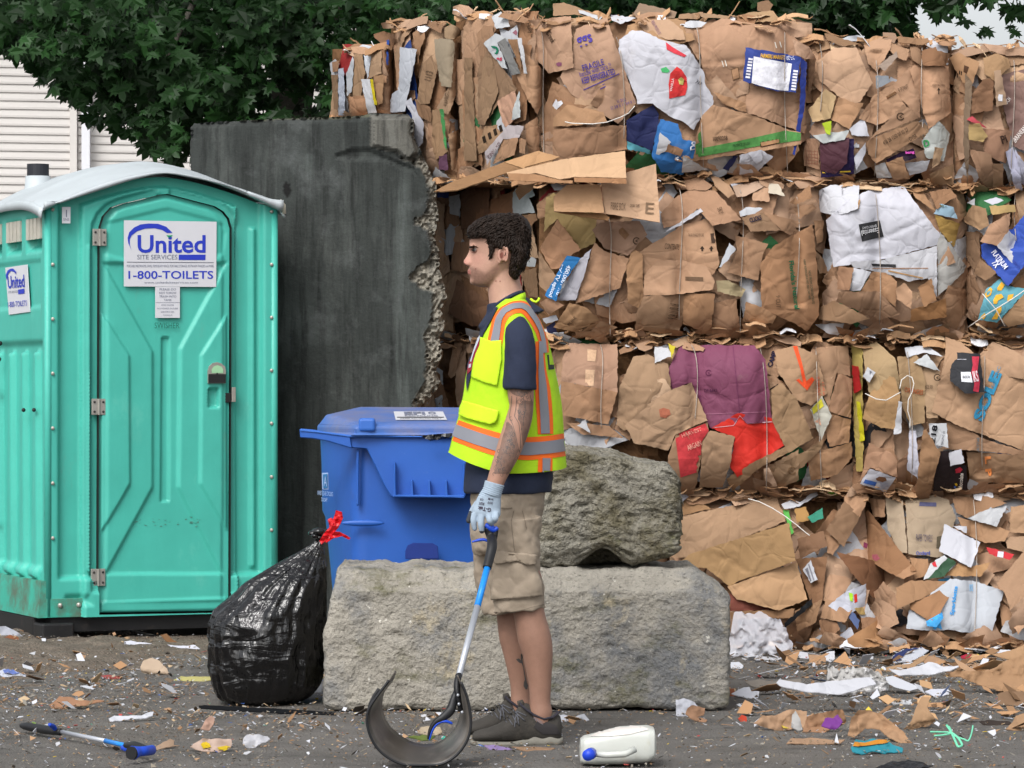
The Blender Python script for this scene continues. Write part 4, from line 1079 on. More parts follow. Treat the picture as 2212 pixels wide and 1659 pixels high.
def decal(name, k, s, bv, m, parent, off=.002, step=4, color=None, th=0):   # a printed or sewn-on patch laid on a surface
    q = pts(k, s) if isinstance(s, str) else s
    vs, fs = tri2d(q, step); W, ok = proj(vs, bv, off); F = [f for f in fs if all(ok[i] for i in f)]
    if not F: return None
    o = mk(name, W, orient_to_cam(W, F), m, parent, smooth=True, color=color)
    if th: solid(o, th, 1)
    # drop unused verts at origin
    me = o.data; import bmesh; bm = bmesh.new(); bm.from_mesh(me); bmesh.ops.delete(bm, geom=[v for v in bm.verts if not v.link_faces], context='VERTS'); bm.to_mesh(me); bm.free()
    return o
def band(name, k, s, wd, bv, m, parent, off=.002, step=3.5, closed=False):
    """ribbon of width wd (view px) along a polyline"""
    q = pts(k, s); L = []; 
    pth = []
    for i in range(len(q) - 1):
        n = max(1, int(math.hypot(q[i+1][0]-q[i][0], q[i+1][1]-q[i][1]) / 3))
        for j in range(n): pth.append((q[i][0] + (q[i+1][0]-q[i][0])*j/n, q[i][1] + (q[i+1][1]-q[i][1])*j/n))
    pth.append(q[-1]); pth = np.array(pth)
    for _ in range(3): pth[1:-1] = pth[1:-1] * .5 + (pth[:-2] + pth[2:]) * .25
    wds = wd if hasattr(wd, '__len__') else [wd, wd]; uv = []; nw = max(5, int(max(wds) / 2.2))
    for i, p in enumerate(pth):
        t = pth[min(i+1, len(pth)-1)] - pth[max(i-1, 0)]; t = t / (np.hypot(*t) + 1e-9); n = np.array([-t[1], t[0]]); w_ = np.interp(i / (len(pth)-1), np.linspace(0, 1, len(wds)), wds)
        for j in range(nw): uv.append(tuple(p + n * w_ * (j / (nw-1) - .5)))
    fs = [(i*nw+j, i*nw+j+1, (i+1)*nw+j+1, (i+1)*nw+j) for i in range(len(pth)-1) for j in range(nw-1)]
    W, ok = proj(uv, bv, off); F = [f for f in fs if all(ok[i] for i in f)]
    if not F: return None
    import bmesh
    for Fc in comps(F, len(W)):
        o = mk(name, W, orient_to_cam(W, Fc), m, parent, smooth=True)
        bm = bmesh.new(); bm.from_mesh(o.data); bmesh.ops.delete(bm, geom=[v for v in bm.verts if not v.link_faces], context='VERTS'); bm.to_mesh(o.data); bm.free()
    return o

# eye, brow
eye = MB(); c = PK('P', 445, 462); eye.ell(Vector((c.x + .006, YM - .033, c.z)), (.0090, .0088, .0072), 12); eo = eye.build('eye', mat('eye white', '#6E6662', rough=.7, spec=.1), man, True)
ir = MB(); ir.ell(Vector((c.x - .002, YM - .037, c.z)), (.0055, .0065, .0055), 8); ir.build('iris', mat('iris', '#2A2624', rough=.6, spec=.2), eo, True)
eye = MB(); eye.ell(Vector((c.x + .006, YM + .033, c.z)), (.0115, .0115, .0105), 12); eye.build('eye', bpy.data.materials['eye white'], man, True)
decal('eyelid', 'P', '404,452 430,442 455,444 482,458 474,462 450,453 425,454 408,461', BODY, mat('eyelid', '#8A5A4C', rough=.6), man, .0028, 1.2)
decal('eyelid', 'P', '418,474 440,480 462,474 478,462 470,478 445,487 424,482', BODY, bpy.data.materials['eyelid'], man, .0022, 1.2)
decal('eyebrow', 'P', '400,436 410,420 440,412 475,420 498,436 470,430 440,426 415,432 405,442', BODY, M_hair, man, .003, 1.5)
decal('ear_shadow', 'P', '705,500 718,480 738,482 744,505 735,530 720,545 708,530', BODY, mat('inner ear', '#7E4A3E', rough=.7), man, .0015, 1.5)
for x, y in ((668, 772), (710, 774), (575, 830), (462, 648)):
    decal('mole', 'P', f'{x-7},{y} {x},{y-7} {x+7},{y} {x},{y+7}', BODY, bpy.data.materials['inner ear'], man, .0012, 1)
# hair: shell and locks
def hair():
    mb = MB(); rs = random.Random(2)
    def hr(L):
        o = []
        for zy, xf, xb, hw in L: a, b = PK('P', xf, zy), PK('P', xb, zy); o.append((a.z, a.x, b.x, hw))
        return o
    loft(mb, interp_rows(hr([(92, 680, 850, .028), (105, 600, 920, .048), (140, 500, 975, .068), (190, 425, 1005, .080), (240, 385, 1018, .087), (285, 378, 1024, .089), (318, 388, 1026, .089), (340, 400, 1026, .088)]), 40), 64, sq=.95)
    loft(mb, interp_rows(hr([(290, 470, 1024, .085), (330, 548, 1024, .085), (370, 566, 1024, .086), (420, 588, 1020, .087), (445, 660, 1012, .087), (475, 800, 1006, .087), (520, 812, 995, .086), (570, 812, 978, .084), (620, 806, 955, .079), (680, 790, 925, .072), (730, 815, 905, .063), (760, 840, 895, .050)]), 50), 64, sq=1, sqf=.42)
    loft(mb, hr([(430, 590, 665, .0815), (480, 600, 655, .0805), (520, 604, 640, .079), (552, 606, 625, .0775)]), 24, sqf=.5, sq=.5)
    P_ = [PK('P', 378, 300), PK('P', 396, 345)]
    def post(V, N):
        out = []
        for p, n in zip(V, N):
            s = .004 * fbm(p.x * 30 + p.z * 30, p.y * 60, p.z * 16, 3) + .003 * fbm(p.x * 90, p.y * 90, p.z * 40, 3)
            out.append(p + n * s)
        return out
    o = remeshed('hair', mb, .0036, M_hair, man, 1, post=post); bv = bvh_of(o)
    # locks lying over the shell
    mb = MB(); polyH = pts('P', '385,290 400,240 440,190 520,140 620,110 760,92 880,110 950,160 1005,240 1022,340 1020,440 1000,530 965,610 930,680 900,750 860,735 810,650 780,600 790,520 760,450 700,440 640,470 600,540 600,460 560,380 540,310 460,305 400,345')
    H = np.array(polyH); cnt = 0
    while cnt < 1000:
        u, v = rs.uniform(H[:, 0].min(), H[:, 0].max()), rs.uniform(H[:, 1].min(), H[:, 1].max())
        if sdist(np.array([u]), np.array([v]), polyH)[0] < -.5: continue
        cnt += 1
        # direction: sweeps forward on top, down at the back and side
        cu, cv = zz('P', 760, 330); ang = math.atan2(v - cv, u - cu)
        if v < cv and u < cu + 30: d = (-1, .35 + .5 * (cu - u) / 80)
        elif u > cu + 30: d = (.25, 1)
        else: d = (-.35, 1)
        d = (d[0] + rs.gauss(0, .28), d[1] + rs.gauss(0, .22)); l = math.hypot(*d); L_ = rs.uniform(8, 20); oc = math.hypot(u - cu, v - cv) + 1e-6; ou, ov = (u - cu) / oc, (v - cv) / oc; lift_ = rs.uniform(0, 2.6); pth = []; last = None
        for i in range(6):
            t = i / 5; a = u + d[0] / l * L_ * (t - .5); b = v + d[1] / l * L_ * (t - .5) + 1.5 * math.sin(t * 3); a += ou * lift_ * t; b += ov * lift_ * t
            dd = (P(a, b, 10) - O_).normalized(); h = bv.ray_cast(O_, dd)
            Y = h[0].y if h[0] else (last if last else YM - .03); last = Y
            pth.append(P(a, b, Y - .001 - .0055 * math.sin(t * 3.1)))
        w_ = rs.uniform(.0010, .0030); mb.tube(pth, [w_ * .5, w_, w_ * 1.1, w_ * .9, w_ * .6, w_ * .1], 5)
    mb.build('hair_locks', M_hair, man, True)
    0 and decal('sideburn', 'P', '560,380 620,440 640,480 628,540 604,555 590,520 565,440', BODY, M_hair, man, .003, 2)
hair()

# T-shirt
def shirt():
    mb = MB(); r = []
    for v, a, b, hw in [(1064, 1003, 1192, .185), (1040, 1004, 1196, .19), (1000, 1006, 1196, .188), (900, 1010, 1188, .18), (800, 1018, 1184, .19), (740, 1030, 1178, .20), (700, 1044, 1166, .195), (678, 1058, 1156, .17)]:
        A, B = PV(a, v), PV(b, v); r.append((A.z, A.x, B.x, hw))
    loft(mb, interp_rows(r, 40), 48)
    # collar: tilted ring around the neck
    tube_smooth(mb, [PV(1105, 690), PK('P', 800, 1060), PK('P', 782, 1000), PK('P', 775, 965)], [.12, .088, .076, .070], [.16, .09, .072, .066])
    def post(V, N): return [p + n * (.006 * fbm(p.x * 5, p.y * 5, p.z * 9, 3)) for p, n in zip(V, N)]
    o = remeshed('t_shirt', mb, .006, M_navy, man, 3, post=post)
    mb = MB(); 
    ring = []
    for i in range(33):
        t = 2 * math.pi * i / 32; fx, bx = PK('P', 628, 1068), PK('P', 935, 892); c = (fx + bx) / 2
        p = c + (bx - fx) / 2 * math.cos(t); p.y = YM + .066 * math.sin(t) ; p.z += .010 * abs(math.sin(t)) ; ring.append(p)
    mb.tube(ring, .007, 8, ry=.010); mb.build('collar', M_navy, o, True)
    # sleeve
    mb = MB(); tube_smooth(mb, [P(1114, 694, YM - .13), P(1117, 706, YM - .18), P(1122, 735, YM + NA + .005), PK('Q', 812, 90, NA), PK('Q', 808, 260, NA - .005), PK('Q', 806, 366, NA - .005)], [.020, .038, .050, .053, .053, .055], [.03, .045, .055, .058, .058, .058], n=32, m=40)
    def post(V, N): return [p + n * (.007 * fbm(p.x * 8, p.y * 8, p.z * 8 + p.x * 12, 3)) for p, n in zip(V, N)]
    remeshed('sleeve', mb, .005, M_navy, man, 2, post=post)
    mb = MB(); tube_smooth(mb, [P(1110, 690, YM + .12), P(1112, 740, YM + .22), P(1108, 835, YM + .24)], [.05, .058, .056], [.05, .06, .058]); mb.build('sleeve', M_navy, man, True)
    return o
sh = shirt()
# vest
def vest():
    r = [(648, 1086, 1136, .105), (662, 1072, 1146, .165), (682, 1056, 1160, .205), (710, 1043, 1174, .215), (750, 1024, 1187, .218), (800, 1005, 1198, .215), (860, 996, 1210, .208), (910, 986, 1215, .205), (960, 974, 1219, .205), (1000, 966, 1222, .207), (1010, 963, 1223, .207)]
    rows = []
    for v, a, b, hw in r: A, B = PV(a, v), PV(b, v); rows.append((A.z, A.x, B.x, hw))
    rows = interp_rows(rows, 64); n = 96; V = []; F = []
    zt, zb = rows[0][0], rows[-1][0]
    for i, (z, xf, xb, hw, _, _) in enumerate(rows):
        tt = (zt - z) / (zt - zb)
        for k in range(n):
            t = 2 * math.pi * k / n; ct, st = math.cos(t), math.sin(t); c = (xf + xb) / 2; a = (xb - xf) / 2
            # hem sits higher at the front
            dz = tt ** 3 * (.060 * max(0, -ct) ** 1.3 - .02 * abs(st) + .004)
            f = 1 + tt * .030 * math.sin(t * 7 + 1.3 * math.sin(z * 5)) * abs(st) + .015 * fbm(ct * 2, st * 2, z * 6, 2) * (.3 + tt)
            V.append((c + a * ct * (1 + .01 * fbm(ct * 2 + 5, st * 2, z * 5, 2)), YM + hw * st * f, z + dz))
    for i in range(len(rows) - 1):
        for k in range(n):
            t = 2 * math.pi * (k + .5) / n
            # neck and V opening at the front
            z = rows[i][0]; ct = math.cos(t)
            if ct < -.93 and z > PV(0, 1010).z and abs(math.sin(t)) < .30: continue
            F.append((i*n+k, i*n+(k+1) % n, (i+1)*n+(k+1) % n, (i+1)*n+k))
    o = mk('hi_vis_vest', V, F, M_hiviz, man, smooth=True); solid(o, .002)
    bv = bvh_of(o)
    # neckline yoke closing over the shoulders
    mb = MB(); ring1 = []; ring2 = []
    for k in range(n):
        t = 2 * math.pi * k / n; fx, bx = PK('P', 640, 1085), PK('P', 955, 905); c = (fx + bx) / 2; p = c + (bx - fx) / 2 * math.cos(t); p.y = YM + .080 * math.sin(t); p.z += .006; ring1.append(p)
    ring2 = [Vector(V[k]) for k in range(n)]
    mb.add(ring1 + ring2, [(k, (k+1) % n, n + (k+1) % n, n + k) for k in range(n) if not (math.cos(2*math.pi*(k+.5)/n) < -.8)]); y = mb.build('yoke', M_hiviz, o, True); solid(y, .003)
    band('orange_tape', 'P', '650,1450 672,1330 700,1180 752,1095 840,1045 930,1035 985,1070 1060,1170 1110,1270 1142,1390 1150,1500', [34, 31, 29, 28, 26, 26, 26, 25, 23, 20, 20], bv, M_orange, o, .003)
    band('reflective_tape', 'P', '655,1445 675,1330 705,1160 755,1080 840,1035 930,1028 985,1062 1060,1165 1108,1265 1138,1385 1148,1500', [19, 17, 15, 12.5, 12, 12, 12, 11, 9, 9, 9], bv, M_silver, o, .0055)
    band('orange_tape', 'Q', '985,-60 985,60 992,200 1005,330 1018,480 1028,620 1035,775', [20, 20, 24, 32, 34, 34, 33], bv, M_orange, o, .003)
    band('reflective_tape', 'Q', '988,-60 988,60 992,200 1004,330 1014,480 1024,620 1029,768', [9, 9, 13, 17, 18, 19, 19], bv, M_silver, o, .0055)
    band('orange_tape', 'Q', '205,728 300,765 430,812 560,853 640,876 760,898 880,905 1040,893 1140,880 1212,868', [46, 47, 48, 50, 50, 50, 50, 49, 49, 49], bv, M_orange, o, .003)
    band('reflective_tape', 'Q', '205,730 300,767 430,814 560,855 640,878 760,899 880,906 1040,894 1140,881 1212,869', [26, 27, 27, 27, 28, 28, 28, 27, 27, 27], bv, M_silver, o, .0055)
    band('orange_tape', 'Q', '1033,990 1030,1116', [31, 31], bv, M_orange, o, .003); band('reflective_tape', 'Q', '1040,990 1037,1116', [17, 16], bv, M_silver, o, .0055)
    M_p = mat('hi-vis solid yellow', '#C4F024', rough=.7, var=.05, bump=.2, bscale=14)
    decal('chest_pocket', 'Q', '440,-60 470,-95 560,-60 650,-70 650,100 610,338 500,310 385,262 410,80', bv, M_p, o, .005, 4, th=.003)
    decal('pocket_flap', 'Q', '320,475 420,500 520,535 628,560 612,640 590,672 548,686 440,660 330,628 284,604 292,545', bv, M_p, o, .008, 4, th=.005)
    decal('back_print', 'Q', '1048,60 1062,60 1070,150 1108,150 1112,190 1060,196', bv, mat('vest print', '#26302A', rough=.8), o, .003, 3)
    for s_, m_ in (('590,1125 640,1062 700,1040 640,1160 560,1300 505,1430 470,1560 430,1659 405,1659 455,1500 515,1330', M_navy),):
        decal('shirt_opening', 'P', s_, bv, m_, man, .006, 3)
    decal('shirt_opening', 'Q', '350,150 380,60 420,-40 445,-40 405,150 375,260 345,395 338,300', bv, M_navy, man, .006, 3)
    so_ = [c for c in man.children if c.name.startswith('shirt_opening')]
    M_pr = mat('red shirt print', '#8E2430', rough=.8); M_pw = mat('white shirt print', '#B8BCC8', rough=.8)
    decal('shirt_print', 'P', '500,1390 530,1350 520,1430 480,1520 440,1640 415,1659 440,1540 470,1450', bv, M_pr, so_[0], .008, 2)
    decal('shirt_print', 'P', '505,1360 530,1330 525,1370 470,1500 440,1600 430,1590 460,1490', bv, M_pw, so_[0], .0095, 2)
    decal('shirt_print', 'Q', '370,130 405,60 425,-20 432,-10 410,110 390,200 352,240 355,190', bv, M_pr, so_[1], .008, 2); decal('shirt_print', 'Q', '372,150 392,145 388,175 368,185', bv, M_pw, so_[1], .0095, 2)
    mb = MB(); mb.tube([PK('P', 1020, 955, -.10), PK('P', 1045, 975, -.11), PK('P', 1075, 985, -.11), PK('P', 1098, 965, -.11), PK('P', 1106, 940, -.11)], .004, 6); mb.build('hanging_loop', M_p, o, True)
    return o
vest()
# shorts
def shorts():
    mb = MB(); r = []
    for v, a, b, hw in [(1040, 1014, 1184, .178), (1080, 1016, 1178, .182), (1130, 1017, 1170, .185), (1180, 1018, 1166, .17), (1200, 1024, 1162, .12)]:
        A, B = PV(a, v), PV(b, v); r.append((A.z, A.x, B.x, hw))
    loft(mb, interp_rows(r, 24), 44)
    def legt(rows, cy):
        q = []
        for v, a, b, hw in rows: A, B = PV(a, v, cy), PV(b, v, cy); q.append((A.z, A.x, B.x, hw, .008, YM + cy))
        loft(mb, interp_rows(q, 30), 40, sq=.9)
    legt([(1120, 1046, 1170, .10), (1180, 1052, 1168, .10), (1230, 1056, 1167, .098), (1275, 1060, 1173, .098), (1318, 1066, 1179, .10)], -.10)
    legt([(1120, 1016, 1130, .10), (1180, 1018, 1125, .10), (1230, 1022, 1125, .098), (1275, 1030, 1130, .098), (1322, 1041, 1136, .10)], .11)
    def post(V, N):
        out = []
        for p, n in zip(V, N):
            w_ = .010 * abs(fbm(p.x * 7 + 3, p.y * 6, p.z * 9 - p.x * 4, 3)) + .006 * fbm(p.x * 16, p.y * 10, p.z * 20 + p.x * 14, 3)
            out.append(p + n * (w_ - .004))
        return out
    o = remeshed('shorts', mb, .005, M_khaki, man, 2, post=post); bv = bvh_of(o)
    fl = mat('khaki seam', '#75685A', rough=.95)
    band('side_seam', 'L', '565,-10 548,60 558,150 570,260', 1.2, bv, fl, o, .002); band('side_seam', 'L', '620,-10 640,60 650,120', 1.0, bv, fl, o, .002)
    p1 = decal('cargo_pocket', 'L', '452,330 690,352 745,480 752,560 600,580 425,585 432,470', bv, M_khaki, o, .006, 4, th=.004)
    p2 = decal('pocket_flap', 'L', '455,268 545,262 700,292 696,352 655,350 560,335 448,342', bv, M_khaki, o, .012, 4, th=.006)
    band('hem_stitching', 'L', '440,680 500,684 600,668 700,640 772,622', 1.0, bv, fl, o, .003); band('hem_stitching', 'L', '428,582 500,588 600,584 700,576 752,568', 1.2, bv, fl, o, .0075)
    band('pocket_edge', 'Q', '640,1440 680,1445 740,1440', 2.2, bv, fl, o, .003)
shorts()
# tattoos
M_tat = mat('tattoo ink', '#4A4644', rough=.6)
def tattoos():
    rs = random.Random(12); arm = pts('Q', '700,350 930,350 930,440 925,600 880,800 800,1000 720,1150 560,1150 600,980 640,800 690,640 720,500 735,430')
    A = np.array(arm); pth = []
    for i in range(260):
        u, v = rs.uniform(A[:, 0].min(), A[:, 0].max()), rs.uniform(A[:, 1].min(), A[:, 1].max())
        if sdist(np.array([u]), np.array([v]), arm)[0] < 1.5: continue
        zx = (u - 929) / .23994; zy = (v - 752.1) / .23994
        if 640 < zy < 900 and abs(zx - (770 + (zy - 640) * .12)) < 38: continue
        if 430 < zy < 660 and 735 < zx < 790: continue
        r = rs.uniform(1.8, 5.5); a0 = rs.uniform(0, 6.28); tw = rs.choice([-1, 1]); q = []
        for j in range(9): t = j / 8; rr_ = r * (1 - .6 * t); q.append((u + rr_ * math.cos(a0 + tw * t * 4.4), v + rr_ * 1.3 * math.sin(a0 + tw * t * 4.4)))
        pth.append((q, rs.uniform(.5, 1.3)))
    for s in ('735,430 730,520 712,620 745,690 770,780 800,930', '780,440 775,520 760,610 800,680 812,780 815,900', '860,470 858,560 840,640 845,760', '845,460 850,540', '900,420 920,500 905,600 890,700'):
        pth.append((pts('Q', s), 1.0))
    V = []; F = []
    for q, wd in pth:
        n0 = len(V); ok_all = True; W = []
        q2 = []
        for i in range(len(q) - 1):
            m = max(1, int(math.hypot(q[i+1][0]-q[i][0], q[i+1][1]-q[i][1]) / 3))
            for j in range(m): q2.append((q[i][0] + (q[i+1][0]-q[i][0])*j/m, q[i][1] + (q[i+1][1]-q[i][1])*j/m))
        q2.append(q[-1])
        for i, (u, v) in enumerate(q2):
            a, b = q2[max(0, i-1)], q2[min(len(q2)-1, i+1)]; tx, ty = b[0]-a[0], b[1]-a[1]; l = math.hypot(tx, ty) + 1e-6; nx, ny = -ty/l*wd/2, tx/l*wd/2
            for s in (-1, 1):
                d = (P(u + nx*s, v + ny*s, 10) - O_).normalized(); h = BODY.ray_cast(O_, d)
                if h[0] is None or h[0].y > YM - .1: ok_all = False; break
                W.append(h[0] - d * .0012)
            if not ok_all: break
        if ok_all: V += W; F += [(n0+2*i, n0+2*i+1, n0+2*i+3, n0+2*i+2) for i in range(len(q2)-1)]
    if F: mk('arm_tattoo', V, orient_to_cam(V, F), M_tat, bodyo)
    M_t2 = mat('tattoo shade', '#745A4E', rough=.6, var=.3, vscale=60)
    for s in ('705,370 760,352 880,352 890,400 830,440 780,430 740,410', '700,660 740,700 765,780 790,930 720,1130 575,1130 610,980 650,810', '850,470 925,480 920,600 870,800 840,880 822,780 815,690 790,610 800,500'): decal('tattoo_shading', 'Q', s, BODY, M_t2, bodyo, .0008, 3)
    for s in ('612,960 622,955 628,975 622,995 630,1040 646,1120 652,1150 660,1170 655,1195 645,1198 630,1175 632,1150 640,1130 628,1050 612,1000', '580,992 600,988 616,1005 620,1022 605,1018 590,1006'): decal('leg_tattoo', 'L', s, BODY, M_tat, bodyo, .0012, 2)
tattoos()
# glove
def glove():
    mb = MB(); D = NA - .065
    tube_smooth(mb, [PK('Q', 582, 1212, D), PK('Q', 568, 1262, D), PK('Q', 550, 1320, D)], [.034, .033, .034], [.029, .028, .028], n=28, m=16)
    tube_smooth(mb, [PK('Q', 553, 1300, D), PK('Q', 535, 1360, D), PK('Q', 518, 1430, D), PK('Q', 508, 1490, D - .004), PK('Q', 505, 1515, D - .004)], [.033, .040, .045, .047, .040], [.024, .022, .020, .018, .013], n=28, m=24)
    f = [([(402, 1490, -.004), (392, 1555, -.01), (402, 1622, -.006)], .0108), ([(462, 1500, -.010), (458, 1580, -.018), (466, 1645, -.012)], .0112), ([(528, 1500, -.012), (538, 1550, -.024), (552, 1578, -.012)], .0108), ([(590, 1485, -.012), (592, 1530, -.022), (580, 1558, -.010)], .0098)]
    for q, r in f:
        path = [PK('Q', x, y, D + d) for x, y, d in q]; tube_smooth(mb, path, [r * 1.08, r, r * .82], [r, r * .95, r * .8], n=16, m=14); mb.ell(path[-1], (r * .8, r * .8, r * .85), 8)
    th = [PK('Q', 440, 1400, D + .012), PK('Q', 392, 1460, D + .02), PK('Q', 350, 1550, D + .022)]; tube_smooth(mb, th, [.016, .0135, .010], [.015, .013, .010], n=16, m=14); mb.ell(th[-1], (.010, .010, .011), 8)
    def post(V, N):
        z0, z1 = PK('Q', 0, 1225).z, PK('Q', 0, 1310).z
        return [p + n * (.0012 * math.sin((p.z + p.x * .35) * 900) if z1 < p.z < z0 else 0) for p, n in zip(V, N)]
    g = remeshed('glove', mb, .0022, [M_glove, M_coat], man, 2, post=post); bv = bvh_of(g)
    wl = wloc(g)
    kz = PK('Q', 0, 1615).z; tx = PK('Q', 392, 0).x
    for p in g.data.polygons:
        c = p.center + wl
        if c.z < kz or (c.x < tx - .004 and c.z < PK('Q', 0, 1440).z and c.y > YM + D - .002) or p.normal.y > .25: p.material_index = 1
    mi = mat('glove print', '#3A3040', rough=.8)
    def gt(t, x, y, wz, hz, rot):
        vs, fs = text2d(t, .03); ext = vs.max(0) - vs.min(0); ct, sn = math.cos(R(rot)), math.sin(R(rot)); uv = []
        for a, b in vs: a2, b2 = a/ext[0]*wz, b/ext[1]*hz; uv.append(zz('Q', x + a2*ct - b2*sn, y - a2*sn - b2*ct))
        W, ok = proj(uv, bv, .0015)
        F = [f_ for f_ in fs if all(ok[i] for i in f_)]
        if F: mk('printed_text', W, orient_to_cam(W, F), mi, g)
    gt('G-Tek', 490, 1448, 120, 36, 170); gt('3GX', 465, 1400, 50, 26, 172); gt('20 01 LP', 540, 1392, 44, 22, 172); gt('CE', 466, 1362, 30, 18, 175); gt('EN 388', 545, 1358, 46, 18, 172)
glove()
# shoes
def shoe(dy, k, off, name='shoe'):
    sh_ = empty(name, (0, 0, 0), None, None); sh_.parent = man; sh_.location = (0, 0, 0)
    ox, oy = off
    def S(x, y, w=0.): return PK('L', x + ox, y + oy, dy + w)
    base_z = PK('L', 0, 1572 + oy, dy).z
    # upper: loft along x
    rows = [(285, 1530, 1500, .020), (300, 1540, 1482, .034), (340, 1545, 1468, .044), (400, 1545, 1455, .049), (460, 1545, 1430, .050), (520, 1545, 1395, .048), (570, 1545, 1350, .043), (610, 1545, 1300, .038), (650, 1545, 1290, .036), (700, 1545, 1315, .036), (760, 1545, 1345, .036), (820, 1545, 1348, .036), (860, 1540, 1355, .034), (880, 1530, 1380, .026), (888, 1520, 1420, .016)]
    A = np.array(rows, float); t = np.linspace(0, len(A)-1, 60); V = []; F = []; n = 28
    for q, tt in enumerate(t):
        x = np.interp(tt, range(len(A)), A[:, 0]); yb = np.interp(tt, range(len(A)), A[:, 1]); yt = np.interp(tt, range(len(A)), A[:, 2]); w_ = np.interp(tt, range(len(A)), A[:, 3])
        c = S(x, (yb + yt) / 2); hh = (yb - yt) / 2 * .32 * px_
        for j in range(n):
            a = 2 * math.pi * j / n; sz = math.sin(a); cy_ = math.cos(a); wz = w_ * (1 - .42 * max(0, sz) ** 1.4)
            V.append((c.x, c.y + wz * math.copysign(abs(cy_) ** .8, cy_), c.z + hh * math.copysign(abs(sz) ** .8, sz)))
    for i in range(len(t)-1):
        for j in range(n): F.append((i*n+j, i*n+(j+1) % n, (i+1)*n+(j+1) % n, (i+1)*n+j))
    F += [tuple(range(n)), tuple(range((len(t)-1)*n, len(t)*n))]
    up = mk('upper', V, F, M_shoe, sh_, smooth=True); bv = bvh_of(up)
    so_rows = [(272, .012), (290, .036), (350, .050), (420, .055), (500, .054), (600, .046), (700, .042), (800, .042), (860, .040), (885, .030), (898, .012)]
    V = []; F = []
    m = 50; A = np.array(so_rows); 
    for q in range(m):
        x = 272 + (898 - 272) * q / (m - 1); w_ = np.interp(x, A[:, 0], A[:, 1]); c = S(x, 0); tb = 1574 - 14 * max(0, (330 - x) / 60) ** 1.5 - 8 * max(0, (x - 860) / 38); tp_ = 1545 - 5 * max(0, (330 - x) / 60) - (26 if x > 700 else 26 * max(0, (x - 560) / 140)) + (6 * math.sin(x * .06) if x > 640 else 0)
        zb = PK('L', 0, tb + oy, dy).z; zt_ = PK('L', 0, tp_ + oy, dy).z
        V += [(c.x, c.y - w_, zb), (c.x, c.y - w_ * 1.03, (zb + zt_) / 2), (c.x, c.y - w_ * .96, zt_), (c.x, c.y + w_ * .96, zt_), (c.x, c.y + w_ * 1.03, (zb + zt_) / 2), (c.x, c.y + w_, zb)]
    for i in range(m - 1):
        for j in range(6): F.append((i*6+j, i*6+(j+1) % 6, (i+1)*6+(j+1) % 6, (i+1)*6+j))
    F += [tuple(range(6)), tuple(range((m-1)*6, m*6))]
    mk('sole', V, F, M_sole, sh_, smooth=True)
    mb = MB(); mb.tube([S(612, 1300, -.02), S(640, 1325, -.036), S(700, 1370, -.038), S(770, 1398, -.038), S(830, 1385, -.036), S(868, 1352, -.02), S(875, 1348, 0), S(868, 1352, .02), S(800, 1350, .036), S(650, 1310, .034), S(610, 1290, .015), S(606, 1284, 0), S(612, 1300, -.02)], .0042, 8)
    mb.build('collar_padding', mat('shoe lining', '#2C2A33', rough=.9), sh_, True)
    mb = MB(); mb.tube([S(606, 1272, 0), S(612, 1292, 0), S(626, 1320, 0)], [.010, .012, .014], 10); mb.build('tongue', M_shoe, sh_, True)
    ml = mat('shoe lace', '#55565C', rough=.9); mb = MB()
    for (a, b) in (((560, 1335), (600, 1400)), ((545, 1352), (585, 1425)), ((520, 1378), (560, 1440)), ((500, 1395), (530, 1440)), ((585, 1345), (650, 1375)), ((575, 1350), (640, 1410)), ((580, 1350), (570, 1465)), ((585, 1350), (600, 1440))):
        q = []
        for i in range(6):
            u, v = zz('L', a[0] + (b[0]-a[0])*i/5 + ox, a[1] + (b[1]-a[1])*i/5 + oy); d = (P(u, v, 10) - O_).normalized(); h = bv.ray_cast(O_, d); q.append(h[0] - d * .002 if h[0] else P(u, v, YM + dy - .04))
        mb.tube(q, .0022, 5)
    mb.build('laces', ml, sh_, True)
    def sd(name, s, m, off, col=None):
        q = [(a + ox * .32, b + oy * .32) for a, b in pts('L', s)]; vs, fs = tri2d(q, 3); W, ok = proj(vs, bv, off); F = [f for f in fs if all(ok[i] for i in f)]
        if F: mk(name, W, orient_to_cam(W, F), m, sh_, smooth=True)
    sd('overlay', '510,1420 560,1440 640,1530 480,1535 490,1470', M_shoe, .003); sd('heel_patch', '730,1400 850,1440 880,1500 760,1500 700,1450', mat('shoe overlay', '#2E2B2C', rough=.8), .002)
    vs, fs = text2d('MERRELL'); ext = vs.max(0) - vs.min(0); uv = [zz('L', 733 + a/ext[0]*78*.87 + b/ext[1]*14*.4 + ox, 1412 + a/ext[0]*78*.5 - b/ext[1]*14 + oy) for a, b in vs]; W, ok = proj(uv, bv, .005); F = [f for f in fs if all(ok[i] for i in f)]
    if F and dy < 0: mk('lettering', W, F, mat('shoe lettering', '#75727A', rough=.6), sh_)
shoe(-.12, 'L', (0, 0)); shoe(.13, 'L', (-98, -46))
for sh_ in [c for c in man.children if c.name.startswith('shoe')]:
    sh_.name = sh_.name

